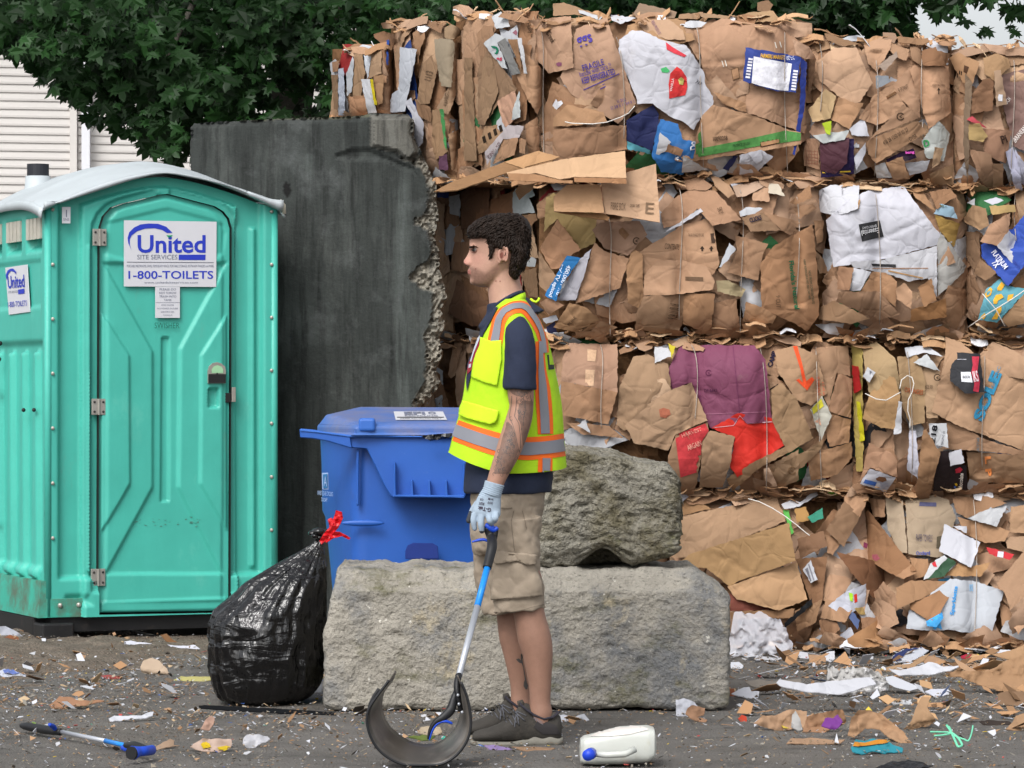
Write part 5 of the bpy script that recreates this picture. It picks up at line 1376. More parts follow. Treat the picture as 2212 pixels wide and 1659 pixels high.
# ------------------------------------------------------------------ litter picker with scoop
def picker():
    e = empty('litter_picker', (-.2, 11.6, 0), 'blue and white litter picker with wide black curved scoop held by the man', 'litter picker')
    Dk = -.29
    def W_(k, x, y, d=Dk): return PK(k, x, y, d)
    Mb = mat('picker black', '#1B1C1F', rough=.5, var=.1); Mbl = mat('picker blue', '#1D49C0', rough=.4); Ms = mat('picker aluminium', '#B4B8C0', rough=.35, metal=.4, var=.05)
    Msb = mat('picker blue tube', '#1E86E0', rough=.35)
    ds = lambda t: Dk + t
    a, b, c, d_ = PK('M', 1018, 895, Dk - .10), PK('M', 1000, 960, Dk), PK('M', 965, 1100, Dk - .22), PK('M', 868, 1465, Dk - .47)
    mb = MB(); mb.tube([a, c], .011, 14); mb.build('shaft', Msb, e, True)
    mb = MB(); mb.tube([c, d_], .0105, 14); mb.build('shaft', Ms, e, True)
    mb = MB(); tube_smooth(mb, [PK('M', 1010, 700, Dk), PK('M', 1034, 745, Dk), PK('M', 1040, 790, Dk - .05), PK('M', 1028, 850, Dk - .08), PK('M', 1014, 905, Dk - .107)], [.012, .016, .017, .016, .015], [.014] * 5, n=16, m=24); mb.build('grip', Mb, e, True)
    mb = MB(); tube_smooth(mb, [PK('M', 1004, 688, Dk - .004), PK('M', 1030, 700, Dk - .004), PK('M', 1050, 712, Dk - .004), PK('M', 1068, 700, Dk - .004)], [.008, .013, .010, .007], [.010, .012, .010, .008], n=14, m=16); mb.build('trigger', Mbl, e, True)
    mb = MB(); tube_smooth(mb, [PK('M', 1060, 705, Dk), PK('M', 1050, 760, Dk), PK('M', 1040, 800, Dk)], [.009, .010, .008], [.010] * 3, n=12, m=12); mb.build('handle_strut', Mb, e, True)
    mb = MB(); tube_smooth(mb, [PK('M', 938, 774, Dk), PK('M', 970, 765, Dk), PK('M', 1000, 762, Dk), PK('M', 1022, 772, Dk)], [.003, .005, .005, .004], [.006] * 4, n=10, m=12); mb.build('finger_guard', Mbl, e, True)
    # scoop: a broad curved band cut from a black tub, opening upwards; its axis dips towards the camera
    Yc = YM - .80
    outer = [(310, 800), (268, 870), (215, 940), (165, 1010), (132, 1075), (128, 1150), (150, 1235), (195, 1315), (260, 1375), (350, 1420), (455, 1440), (560, 1438), (655, 1415), (735, 1360), (795, 1280), (825, 1190), (826, 1090), (805, 980), (775, 900), (742, 825)]
    inner = [(318, 800), (300, 850), (262, 900), (232, 950), (222, 1020), (232, 1090), (268, 1165), (330, 1225), (400, 1270), (455, 1290), (520, 1300), (600, 1290), (668, 1250), (725, 1190), (755, 1120), (768, 1050), (765, 985), (752, 930), (740, 880), (730, 840)]
    Mi = mat('scoop plastic', '#45413D', rough=.33, var=.2, vscale=10, spots=[('#857D74', 5, .45, .72, .6)]); V = []; n = len(outer); m = 7
    oi = []
    for i in range(n):
        u0, v0 = zz('N', *outer[i]); u1, v1 = zz('N', *inner[i]); oi.append((P(u0, v0, Yc - .07), P(u1, v1, Yc + .14)))
    # resample smooth
    A = np.array([list(a_) + list(b_) for a_, b_ in oi]); tt = np.linspace(0, n-1, 90); S = []
    for t in tt:
        i = min(int(t), n-2); f = t - i; p0, p1, p2, p3 = A[max(i-1, 0)], A[i], A[i+1], A[min(i+2, n-1)]
        S.append(.5 * ((2*p1) + (-p0+p2)*f + (2*p0-5*p1+4*p2-p3)*f*f + (-p0+3*p1-3*p2+p3)*f**3))
    S = np.array(S); F = []
    for s in S:
        a_, b_ = Vector(s[:3]), Vector(s[3:])
        for j in range(m):
            t = j / (m-1); q = a_.lerp(b_, t); V.append((q.x, q.y, max(.004, q.z) + .004 * math.sin(t * math.pi)))
    for i in range(len(S)-1):
        for j in range(m-1): F.append((i*m+j, i*m+j+1, (i+1)*m+j+1, (i+1)*m+j))
    sc = mk('scoop', V, F, Mi, e, smooth=True); solid(sc, .004)
    for idx, nm in ((0, 'front_rim'), (m-1, 'back_rim')):
        mb = MB(); mb.tube([Vector(V[i*m+idx]) + Vector((0, -.002 if idx == 0 else .002, 0)) for i in range(4, len(S)-3)], .0045, 8); mb.build(nm, Mb, sc, True)
    mb = MB(); mb.tube([Vector(V[i*m+2]) + (Vector(V[i*m+2]) - Vector((P(*zz('N', 480, 1100), Yc).x, V[i*m+2][1], P(*zz('N', 480, 1100), Yc).z))).normalized() * .008 for i in range(10, 34)], .007, 8); mb.build('strap', Mb, sc, True)
    Dk -= .45
    # bracket joining shaft to the scoop, and the gripping jaw inside with its blue liner
    mb = MB(); tube_smooth(mb, [d_, PK('N', 745, 830, Dk - .03), PK('N', 735, 890, Dk - .05), PK('N', 740, 960, Dk - .06), PK('N', 760, 1060, Dk - .05)], [.010, .010, .011, .010, .008], [.012] * 5, n=12, m=24); mb.build('bracket', Mb, e, True)
    mb = MB(); tube_smooth(mb, [PK('N', 735, 930, Dk - .05), PK('N', 712, 990, Dk - .06), PK('N', 692, 1060, Dk - .07), PK('N', 640, 1110, Dk - .08), PK('N', 590, 1140, Dk - .08), PK('N', 555, 1190, Dk - .08), PK('N', 538, 1255, Dk - .08)], [.010, .012, .015, .013, .009, .006, .003], [.010] * 7, n=12, m=40); jw = mb.build('jaw', Mb, e, True)
    mb = MB(); tube_smooth(mb, [PK('N', 700, 1150, Dk - .075), PK('N', 660, 1136, Dk - .08), PK('N', 620, 1142, Dk - .08), PK('N', 588, 1165, Dk - .08), PK('N', 566, 1205, Dk - .08), PK('N', 548, 1262, Dk - .08)], [.004, .005, .005, .005, .004, .003], [.008] * 6, n=10, m=30); mb.build('jaw_liner', Mbl, jw, True)
    for x, y in ((742, 960), (748, 1020), (770, 1075)):
        mb = MB(); mb.ell(PK('N', x, y, Dk - .075), (.005, .005, .005), 6); mb.build('bolt', Ms, e, True)
picker()
# ------------------------------------------------------------------ baled cardboard
BALES = [  # key, u0, u1, v0, v1, wires, label
    ('b1', 1165, 1748, 42, 386, [(1178, 60, 372), (1344, 80, 300), (1518, 60, 372), (1700, 70, 372)], 'top row bale with white chilli pepper box and egg box facing out'),
    ('b1c', 985, 1165, 26, 390, [], 'top row bale seen end on just right of the black wall top, upright crushed boxes'),
    ('b1b', 845, 985, 48, 396, [], 'bale end with a tall white folded sheet rising above the black wall corner'),
    ('b1a', 718, 845, 98, 262, [], 'leftmost low bale end with white and yellow sheets behind the black wall'),
    ('b3', 1748, 2056, 84, 400, [(1772, 90, 240), (1892, 130, 380), (1995, 90, 300)], 'top row bale with maroon and purple sheets against the sky gap'),
    ('b4', 2062, 2300, 104, 412, [(2188, 130, 410)], 'top right corner bale with brown lettered box and hanging lilac paper'),
    ('b5', 905, 1165, 392, 735, [], 'shaded second row bale end behind the man and the broken wall edge'),
    ('b6', 1165, 1782, 388, 728, [(1322, 470, 725), (1472, 405, 690), (1604, 410, 720), (1722, 425, 640)], 'second row bale with blue printed strip and crushed fruit juice carton'),
    ('b7', 1782, 2086, 398, 728, [(1897, 420, 700)], 'second row bale faced with large white sheets and black square label'),
    ('b8', 2092, 2300, 400, 728, [(2196, 400, 520)], 'second row bale at the right edge with royal blue and banana print boxes'),
    ('b9', 1195, 1842, 735, 1066, [(1303, 745, 925), (1502, 745, 905), (1652, 745, 1060), (1770, 750, 1055)], 'third row bale with big purple box and bright red sheet'),
    ('b9c', 905, 1195, 735, 1066, [], 'dark third row bale end low behind the man and blue bin'),
    ('b10', 1848, 2300, 735, 1062, [(1966, 760, 1040), (2126, 770, 1010)], 'third row bale with dark drinks box and large tan flap at the right'),
    ('b11', 1452, 1890, 1066, 1398, [], 'bottom row bale of big plain tan cartons beside the mossy rubble'),
    ('b12', 1892, 2300, 1062, 1398, [(2105, 1080, 1370)], 'bottom right bale with open brown box and crumpled white and blue sheet'),
    ('b13', 1030, 1452, 1066, 1398, [], 'bottom row bale mostly hidden behind the long grey block and the man'),
]
YF = 16.32
def bale_at(u, v):
    best, bd = None, 1e9
    for b in BALES:
        du = max(b[1] - u, 0, u - b[2]); dv = max(b[3] - v, 0, v - b[4]); d = du + dv
        if d < bd: best, bd = b, d
    return best
def Yface(u, v, b):
    uc, hw = (b[1] + b[2]) / 2, (b[2] - b[1]) / 2; vc, hh = (b[3] + b[4]) / 2, (b[4] - b[3]) / 2
    s = min(1.25, abs((u - uc) / hw)); t = min(1.25, abs((v - vc) / hh))
    Y = YF - .13 * (1 - s ** 6) * (1 - t ** 5)
    for (wu, a, c) in b[5]:
        if a - 20 < v < c + 20: Y += .035 * math.exp(-((u - wu) / 16) ** 2)
    if u < 1165: Y += (1165 - u) / 460 * 1.9
    if b[0] in ('b5', 'b9c'): Y += .12 + min(.55, max(0, (1175 - u) / 60) * .45)
    if b[0] == 'b13': Y += .3
    if b[0] in ('b11', 'b12'): Y += .06 - (.42 if u > 1800 else .42 - .34 * min(1, (1800 - u) / 60)) * max(0, (v - 1130) / 270) ** 1.4
    return Y
CARD = ['#B88F6A', '#B38A66', '#AE8560', '#BD9570', '#A87F5B', '#B28D6C', '#A68465', '#C09A76', '#9C7350', '#B9946E']
K = 1.0   # albedo scale of traced colours
bobj = {}; pieces = {b[0]: [] for b in BALES}
for b in BALES:
    u = (b[1] + min(b[2], 2300)) / 2; Yc = Yface(u, (b[3] + b[4]) / 2, b) + .5
    q = P(u, b[4], Yc); bobj[b[0]] = empty('cardboard_bale', (q.x, Yc, q.z), b[6], 'cardboard bale', 'bales of crushed cardboard stacked in rows')
def core(b):
    rr = random.Random(b[0]); V = []; F = []; nu = int((b[2] - b[1]) / 11) + 2; nv = int((b[4] - b[3]) / 11) + 2
    for j in range(nv + 1):
        for i in range(nu + 1):
            u = b[1] + (b[2] - b[1]) * i / nu; v = b[3] + (8 if b[3] < 120 else -2) + (b[4] - b[3] - (4 if b[3] < 120 else -4)) * j / nv
            Y = Yface(u, v, b) + .09 + .05 * fbm(u * .012, v * .012, 4) + .03 * abs(fbm(u * .05, v * .05, 7))
            V.append(P(u, v, Y))
    n = len(V); D = 1.0
    V += [Vector((p.x, p.y + D, p.z)) for p in V]
    W_ = nu + 1
    for j in range(nv):
        for i in range(nu): a = j*W_+i; F.append((a, a+W_, a+W_+1, a+1)); F.append((n+a, n+a+1, n+a+W_+1, n+a+W_))
    for j in range(nv): a = j*W_; F.append((a, a+n, a+W_+n, a+W_)); a += nu; F.append((a, a+W_, a+W_+n, a+n))
    for i in range(nu): F.append((i, i+1, i+1+n, i+n)); a = nv*W_+i; F.append((a, a+n, a+1+n, a+1))
    mk('pressed_core', V, F, M_card, bobj[b[0]], color=[x * .5 for x in srgb('#9C7350')])  # core colour darkened so the gaps between sheets carry painted shade
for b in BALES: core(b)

def piece(poly, layer, col, b=None, paper=False, crump=.010, tilt=None, seed=0, jit=1.3, creases=2, name=None, step=10, thick=.004, fold=.16, curl=0, parent=None, grow=0):
    rr = random.Random(seed * 7919 + 13); cu = sum(p[0] for p in poly) / len(poly); cv = sum(p[1] for p in poly) / len(poly)
    b = b or bale_at(cu, cv)
    ext = max(max(p[0] for p in poly) - min(p[0] for p in poly), max(p[1] for p in poly) - min(p[1] for p in poly))
    step = max(5, min(step, ext / 5))
    q = [((u - cu), (v - cv)) for u, v in poly]
    vs, fs = tri2d(q, step, jit if ext > 25 else .3, rr)
    tx, ty = tilt if tilt else (rr.uniform(-.12, .12), rr.uniform(-.12, .12))
    cr = []
    for i in range(creases):
        a = rr.uniform(0, math.pi); c0 = rr.uniform(-.28, .28) * ext; cr.append((math.cos(a), math.sin(a), c0, rr.uniform(-fold, fold)))
    wr = []
    for i in range(0 if paper and ext < 60 else int(2 + ext / 22)):
        a = rr.uniform(0, math.pi); e = rr.uniform(-.5, .2) * ext; wr.append((math.cos(a), math.sin(a), rr.uniform(-.45, .45) * ext, rr.choice([-1, 1]) * rr.uniform(.002, .0075), e, e + rr.uniform(.25, .8) * ext))
    W = []; px = 1 / 460.
    for (x, y) in vs:
        h = layer * .0125 + (tx * x + ty * y) * px
        for (a, c, c0, am) in cr: h += am * (abs(a * x + c * y - c0) - ext * .15) * px
        X, Yy = (x + cu) * .0022 * 4, (y + cv) * .0022 * 4
        h += crump * (fbm(X * .8 + seed, Yy * .8, seed * .7, 2) * 1.3 + abs(fbm(X * 2.0, Yy * 2.0 + seed, 3., 2)) * .6)
        for (a, c, c0, am, e0, e1) in wr:
            d_ = abs(a * x + c * y - c0); l_ = -c * x + a * y
            if d_ < 7 and e0 < l_ < e1: h += am * (1 - d_ / 7)
        if curl: h += curl * (x / ext * 2) ** 2 + curl * .5 * (y / ext * 2) ** 2
        u, v = x + cu, y + cv
        W.append(P(u, v, Yface(u, v, b) - h - .01))
    fs = orient_to_cam(W, fs)
    g_ = rr.uniform(.84, 1.12); c = srgb(col); c = tuple(x * K * .66 for x in c) if paper else tuple(a * g_ for a in (c[0] * .82, c[1] * .87, c[2] * 1.03))
    W2, F2 = rimmed(W, fs)
    o = mk(name or ('paper_sheet' if paper else 'flattened_box'), W2, F2, M_paper if paper else M_card, parent or bobj[b[0]], color=c, smooth=True)
    rec = {'o': o, 'bvh': BVHTree.FromPolygons(W, fs), 'b': b}
    pieces[b[0]].append(rec); return rec
ALLP = []
DATA = """
B 3 B68F6E c 60,640 150,450 190,240 445,145 560,480 690,860 540,1030 280,870 150,780
A 4 B58E6C c 1660,200 1900,170 2190,140 2212,590 1995,640 1860,480 1700,300
B 6 DDDDE6 p 550,330 660,250 740,255 900,330 1110,380 1190,500 1260,620 1265,700 1330,800 1335,940 1225,975 1170,1080 1080,1010 960,960 830,860 700,865 690,800 600,600 545,520
B 3 B58C69 c 1170,250 1300,210 1400,150 1640,190 1880,230 2130,400 2000,480 1870,700 1600,850 1430,800 1310,720 1240,560 1220,400
B 6 3E52A4 p 1600,395 2060,470 2020,770 1870,760 1730,720 1580,670
B 5 3A50B0 p 2060,480 2110,520 2090,900 2010,1290 1990,1280 2050,900
B 2 B18A68 c 1870,690 2100,800 2100,1110 1600,930 1610,700
B 5 B08863 c 1240,960 1330,870 1700,970 1940,1070 2060,1100 2060,1200 1165,1340 1200,1100
B 2 2C3363 p 610,1000 830,870 880,950 880,1030 820,1250 615,1170
B 2 5FA8B8 p 615,1170 810,1250 810,1280 620,1240
B 4 3C7FC8 p 890,990 1040,1030 1080,1160 1260,1190 1310,1220 1130,1340 1080,1450 900,1430 820,1290 860,1100
B 5 D8D8DC p 890,1100 980,1180 930,1260 850,1300 870,1200
B 5 D9D8DA p 1080,1290 1290,1410 1070,1435
B 6 B08560 c 960,1195 1085,1245 1060,1300 930,1260
B 2 D4D0CE p 1290,1310 1540,1290 1550,1440 1250,1440
B 3 343A6C p 1500,1290 1540,1300 1460,1420 1410,1400
B 6 E0DFE8 p 1550,1290 1730,1245 1830,1300 1700,1430 1550,1450
B 7 E4E3EC p 1620,1270 1735,1245 1740,1330 1690,1365
B 4 A87F5C c 0,1070 610,1040 615,1240 200,1310 0,1330
B 5 AC835C c 0,980 120,870 420,930 450,1010 100,1050 0,1050
B 2 8F755A c 650,140 720,25 1030,100 1010,150
B 3 9C7A58 c 1050,120 1250,100 1200,160 1040,155
B 3 A58460 c 1220,110 1480,130 1470,160 1230,140
B 3 A9875F c 1480,140 1650,100 1830,90 1890,170 1600,190
B 4 7E5F42 c 1700,20 1790,0 1830,40 1790,110 1700,90
B 3 A3805C c 0,30 90,20 400,130 380,160 180,120 0,130
B 4 DADBDF p 210,80 410,140 390,165 220,110
B 4 DCDCE2 p 480,120 690,150 560,200 490,170
B 5 BE9873 c 700,170 960,160 1080,250 1100,330 960,330 760,260
B 2 B28B68 c 1090,170 1200,240 1230,420 1210,500 1160,420 1110,340
B 1 B99270 c 1480,130 1900,175 2100,300 1800,330 1400,200
B 3 A9805A c 1330,760 1600,860 1610,930 1540,915 1400,850
B 2 B0885F c 820,150 1090,150 1180,330 1000,380 600,300 620,210
A 2 B28A66 c 1250,240 1340,150 1500,130 1540,260 1430,400 1380,640 1340,900 1260,900
A 5 CFD3DC p 700,410 850,430 745,970 680,970
A 4 C8CCD6 p 630,820 690,780 700,975 605,975
A 5 D4D4DE p 740,900 800,850 860,1000 910,1080 900,1240 830,1310 800,985
A 5 958468 c 1000,340 1150,330 1180,380 1150,760 1060,750 1010,500
A 4 A0805F c 1180,370 1250,380 1240,640 1150,930 1120,1000 1020,940 1130,750
A 5 8F7050 c 900,560 980,480 1030,600 960,900 880,910 850,870 870,700
A 4 9D7C5B c 650,480 720,300 860,170 900,200 810,260 740,330 690,540
A 4 A27B57 c 810,290 910,210 920,330 880,420 860,560 830,400
A 5 8E6B4C c 900,160 1080,220 1060,290 910,210
A 6 8D7354 c 1090,240 1150,210 1210,240 1250,290 1170,340 1090,330
A 3 7C5A3E c 470,300 560,270 660,300 640,500 600,650 550,500 540,380 480,330
A 6 2E4FA0 p 585,350 605,345 600,570 585,560
A 3 D2D6DE p 355,420 420,405 460,410 430,660 415,690 390,500
A 3 A28260 c 420,480 540,420 540,640 430,680
A 4 A67F58 c 470,655 555,650 550,900 500,930 480,760
A 5 D8D9DE p 360,690 440,690 500,980 425,990
A 6 D8C420 p 440,690 465,690 502,915 475,910
A 4 C2C9D8 p 165,600 210,590 225,1000 165,1005
A 4 C8CCD2 p 230,640 290,490 300,560 280,800 240,840
A 5 A57A56 c 260,840 400,830 420,1000 280,1010
A 3 8B6D4E c 100,650 160,650 165,1005 130,1005
A 4 B08460 c 110,540 170,530 160,620 115,630
A 3 9A7A58 c 300,480 370,420 400,640 360,840 290,830
A 4 977656 c 1380,600 1480,400 1720,770 1650,880 1560,900 1440,1090 1380,1080
A 5 A17F5C c 1430,500 1500,480 1560,800 1500,950 1440,1090 1390,900
A 7 8F8E8C p 1550,370 1620,330 1750,640 1680,655
A 8 DADADE p 1725,330 1760,330 1810,640 1780,640
A 6 8F6A48 c 1640,340 1730,340 1760,620
A 4 D5D8DC p 1500,150 1580,100 1640,160 1660,230 1540,250
A 5 D0D3D6 p 1430,380 1530,290 1660,340 1550,370 1640,600 1590,590
A 6 B4896A c 1550,880 1700,790 1760,1000 1620,1110 1590,1060
A 3 A9845E c 1340,1360 1440,1100 1640,1080 1700,1080 1560,1260 1420,1330
A 7 D2D6D6 p 1700,900 1740,790 1750,1020 1670,1045
A 6 D4C8CA p 1440,1320 1640,1090 1780,1100 1740,1200 1600,1210 1460,1440
A 5 AF8560 c 1600,1210 1730,1200 1700,1350 1510,1430
A 5 AF8560 c 1740,1200 1800,1220 1790,1340 1740,1330
A 3 B48A64 c 1790,460 1960,620 1990,800 1900,1000 1810,860 1710,650
A 3 9E7C58 c 980,960 1040,950 1080,1100 1120,1320 1010,1400 980,1260
A 5 4F9C5A p 1045,950 1080,950 1112,1310 1085,1250
A 4 A5825F c 1120,1170 1230,1120 1200,1500 1150,1480
A 4 6E4A62 p 1040,1360 1110,1340 1120,1480 1040,1480
A 3 8F7050 c 1260,500 1330,500 1350,1000 1370,1400 1260,1400
A 4 8A6849 c 830,860 970,940 975,1070 860,1010
A 5 C9CBD0 p 970,1560 1010,1450 1120,1540 1170,1580 1060,1610
C 4 BC9672 c 320,520 480,400 660,400 750,600 800,700 690,860 590,880 350,680
C 6 8F6D4C c 390,280 470,300 680,370 560,390 420,340
C 2 B08A64 c 290,350 400,345 480,400 330,440
C 7 BD9674 c 120,330 270,400 320,500 230,500 150,460
C 6 5E442E c 230,500 320,500 270,800 240,760
C 3 B58D69 c 720,380 850,320 970,285 950,400 830,610 760,540
C 4 A98360 c 950,360 1110,420 1080,510 1000,490 940,420
C 5 9B8670 c 840,560 1000,430 1010,480 900,600
C 5 9AA0A8 p 820,640 930,640 950,690 830,750
C 3 B58C68 c 960,720 1120,560 1190,800 1200,1000 1100,900 1000,800
C 4 B88D68 c 1110,590 1150,545 1440,560 1460,950 1270,1090 1210,900
C 4 B28A66 c 810,800 960,720 1080,900 880,1040 830,1060 680,1000
C 5 B48C68 c 760,1180 1060,880 1170,960 1180,1000 850,1130
C 6 B18862 c 740,1190 1180,1020 1250,1120 830,1380 760,1300
C 4 BF9F70 c 250,930 400,750 490,810 440,1000 290,1030
C 3 AF855E c 440,1000 510,820 650,870 720,870 600,1090
C 5 B4CC2E p 370,1040 450,1020 440,1140 410,1130
C 3 DCDDE6 p 600,1090 720,990 770,1150 620,1140
C 5 DDE2E2 p 290,1140 600,1100 560,1180 380,1210
C 4 5C3742 p 350,1170 600,1160 580,1380 480,1470 360,1440
C 3 2C2050 p 600,1170 640,1170 640,1470 360,1500 360,1440 480,1470 560,1380
C 4 B58B68 c 190,1160 330,1180 350,1430 220,1400
C 4 DADAE4 p 640,1330 740,1200 740,1280 660,1440
C 4 2A1436 p 910,1340 1140,1250 1170,1330 1060,1370 920,1370
C 7 A9805A c 910,1370 1050,1320 1110,1510 970,1510
C 4 DCDDE0 p 820,1400 900,1370 960,1500 830,1500
C 3 DCDDE4 p 1070,1380 1280,1350 1250,1440 1110,1480
C 3 D5DAD6 p 1210,1190 1350,1010 1450,1130 1400,1360 1250,1330
C 6 9E7B57 c 1280,1470 1480,1380 1480,1560 1290,1560
C 6 A98864 c 1320,1240 1400,1250 1360,1380 1300,1420
C 5 8F6746 c 1210,430 1330,395 1430,560 1220,550
C 2 85654A c 1390,430 1610,400 1650,450 1560,490
C 5 9D7752 c 1440,490 1520,440 1700,530 1640,710 1560,700 1480,560
C 4 A57F5C c 1100,340 1200,420 1210,560 1130,500
C 5 B28B60 c 1730,490 1850,450 1950,500 1960,570 1820,680 1740,620
C 6 BF9C78 c 1820,600 1880,590 1930,880 1840,900
C 3 836658 c 1880,640 1990,600 2260,560 2260,1340 1990,1240 1900,900
C 4 8A6547 c 1640,790 1730,670 1820,660 1810,930 1630,960
C 6 C8505A p 1590,1010 1640,980 1760,1080 1700,1060
C 7 A98C58 c 1610,1050 1700,1040 1770,1150 1730,1200 1610,1180
C 5 A0785A c 1720,1080 1970,1100 1940,1280 1920,1380 1740,1310
C 5 9F7A5A c 1610,1260 1800,1300 1830,1580 1770,1600 1700,1510
C 5 A9825E c 1810,1380 1900,1380 1900,1610 1810,1600
C 7 CBCBE2 p 1920,1280 1980,1240 2040,1400 2060,1610 2000,1600
C 7 D2D2E6 p 2000,1260 2090,1400 2120,1590 2050,1540
C 4 A98460 c 1940,470 2260,380 2260,500 1960,560
C 3 A9825C c 1960,1380 2260,1360 2260,1600 2000,1600
C 5 8B7358 c 1580,620 1640,700 1620,960 1600,1600 1560,1200
D 4 BFA065 c 940,440 1000,400 1350,560 1340,800 1220,860 1030,610 920,720
D 6 A87C58 c 890,850 1030,615 1220,860 1120,920 1050,1010 980,1020
D 8 388ACF p 930,1230 1110,910 1220,930 1080,1130 1020,1280
D 7 D2D0DA p 1220,930 1310,850 1250,1060 1180,1270 1020,1275
D 5 AD8864 c 880,870 980,1020 1040,1090 940,1200 880,1140
D 5 AF8662 c 1330,800 1410,870 1610,930 1540,1170 1180,1300 1260,1050
D 6 9C7A5E c 1310,700 1380,640 1700,630 1760,740 1600,910 1410,850
D 5 A87F58 c 1590,980 1640,850 1720,900 1730,1250 1690,1340 1600,1290
D 6 A98159 c 1000,1490 1130,1290 1270,1330 1370,1430 1180,1530
D 5 A67D56 c 1120,1590 1280,1480 1400,1440 1330,1560
D 7 B48C66 c 1270,1560 1380,1440 1520,1490 1420,1560 1480,1640 1380,1620
D 5 A9805E c 890,1290 960,1250 1090,1310 960,1390
D 3 2B2F55 p 940,1490 1010,1440 1030,1530 960,1540
D 4 C2C4CC p 910,1420 1020,1390 1040,1430 940,1460
D 6 A27A58 c 200,800 330,790 400,1000 300,1040 170,1030 180,900
D 5 8B6344 c 370,500 680,380 680,600 370,620
D 7 C6CCCE p 670,400 730,330 830,370 850,420 800,440 850,560 730,575 670,560
D 6 946E4C c 730,580 860,570 870,620 800,690
D 5 7E5A3F c 250,390 480,330 480,560 330,680 250,700
D 5 8A6444 c 250,1060 440,1180 470,1270 300,1260
D 5 7B593F c 140,1380 220,1100 480,1280 470,1480 340,1480
D 6 D5D7DC p 150,430 240,410 245,590 160,570
D 6 2B4AB0 p 60,360 150,340 150,440 60,440
D 5 8D6B4B c 720,1030 860,1010 880,1250 800,1240
D 4 C8CACC p 750,990 820,920 860,940 850,1000
E 4 B48B66 c 45,790 430,550 700,480 760,900 700,1000 440,870 80,1000
E 6 DFDFE6 p 230,640 590,400 615,430 400,560
E 5 AE8562 c 230,450 370,300 480,240 720,240 960,500 700,560 560,400 410,540 260,580
E 6 B88F6A c 80,1010 200,870 440,870 650,930 720,1060 700,1130 440,1170 80,1185
E 5 B08964 c 80,1190 440,1160 440,1400 380,1550 0,1490 20,1330
E 6 A47A54 c 440,1170 720,1170 690,1470 640,1520 430,1440
E 4 AF8560 c 720,1250 910,1210 960,1580 480,1520 690,1470
E 7 DADDE4 p 850,710 910,770 780,930 760,930
E 4 AC8460 c 900,640 1200,720 1150,830 1110,1050 830,980 920,780
E 5 A98260 c 360,160 600,120 700,200 640,240 380,230
E 7 AC8763 c 680,110 750,120 850,190 900,270 840,310 720,200
E 6 C1A080 c 880,200 1210,130 1240,160 1000,290 920,300
E 6 DEDEE6 p 860,180 980,170 890,230
E 5 B8906C c 1060,240 1210,170 1210,340 1060,330
E 6 E0D3BE p 1210,180 1290,180 1350,290 1200,260
E 6 DDE0E6 p 940,430 1000,390 1150,400 1080,450 950,475
E 5 9F7C5A c 960,480 1160,440 1320,600 1040,610
E 4 AA825E c 1150,430 1330,480 1500,520 1400,640 1320,600
E 7 B0825A c 1130,900 1250,740 1600,540 1640,900 1660,1360 1550,1510 1430,1430 1220,1340 1140,1290
E 4 A77E58 c 1000,1240 1140,1290 1280,1350 1240,1440 970,1420
E 7 9C7450 c 1390,350 1570,190 1600,300 1450,370
E 6 A67E5A c 1420,390 1600,360 1640,400 1480,500
E 4 A67D57 c 960,1440 1170,1420 1270,1580 1000,1570
E 4 A39068 c 730,1050 850,1050 1000,1130 960,1200 740,1150
E 5 A37B56 c 1610,510 1700,510 1690,700 1640,720
E 4 A88460 c 1620,780 1700,860 1740,980 1660,990
F 5 E2E2EC p 60,510 250,330 440,240 760,195 830,300 1090,640 1060,730 540,870 130,930
F 7 E0E1E8 p 0,240 100,190 360,195 350,400 260,440 140,460 0,430
F 8 BE8F5A c 310,340 370,320 355,405 310,395
F 4 D6D6DC p 280,880 540,870 1060,740 1060,1200 980,1030 800,1060 640,1000 310,930
F 3 C2C0BC p 1060,730 1090,610 1325,920 1300,980 1070,1190
F 6 A97F5C c 170,925 310,935 270,1140 160,1130
F 5 DCDDE4 p 310,935 470,970 370,1140 275,1140
F 6 A87E58 c 370,1150 480,970 600,980 700,1060 690,1290 540,1160
F 8 B68D68 c 690,1130 760,1070 840,1150 830,1310 700,1220
F 7 AC7F56 c 890,1110 1010,1030 1055,1230 940,1290
F 7 9C7858 c 180,1150 540,1150 730,1360 560,1400 150,1240
F 8 A9845F c 10,1290 130,1230 460,1390 300,1440 0,1400
F 6 94683F c 830,1310 1140,1210 1150,1380 820,1420
F 5 AA815A c 820,220 940,260 1050,420 1000,400 870,310
F 5 9B7350 c 990,250 1180,220 1240,290 1060,410
F 4 A9C8DC p 1030,450 1080,360 1210,390 1245,495
F 3 A98545 c 1040,460 1270,540 1210,750 1090,610
F 6 4060C4 p 1455,730 1600,620 1740,590 1860,440 2100,500 1860,900 1700,1100 1460,830
F 7 E0E1EA p 1600,740 1710,600 1850,740 1830,920 1790,960
F 8 AC8462 c 1450,700 1540,540 1720,440 1690,760
F 7 9C7A56 c 1290,510 1380,370 1500,400 1530,550 1440,600
F 7 B7965E c 1530,380 1760,370 1770,430 1560,460
F 7 DADAE4 p 1480,330 1590,300 1660,330 1560,370
F 6 CACBD0 p 1330,350 1400,310 1400,380
F 5 6DB6C8 p 1430,1400 1500,1130 1640,1030 1710,1100 1900,1130 1843,1170 1600,1430
F 6 B08A62 c 1640,1400 1843,1170 2000,1200 1900,1420 1700,1470
F 5 A5805C c 1390,990 1450,850 1600,980 1500,1050
F 4 8A6A4C c 1290,600 1440,620 1450,900 1390,960 1300,800
F 3 8C6B4D c 1330,1000 1400,1000 1450,1150 1390,1400 1300,1250
G 4 B48C6C c 150,300 200,190 440,200 590,200 590,590 130,500
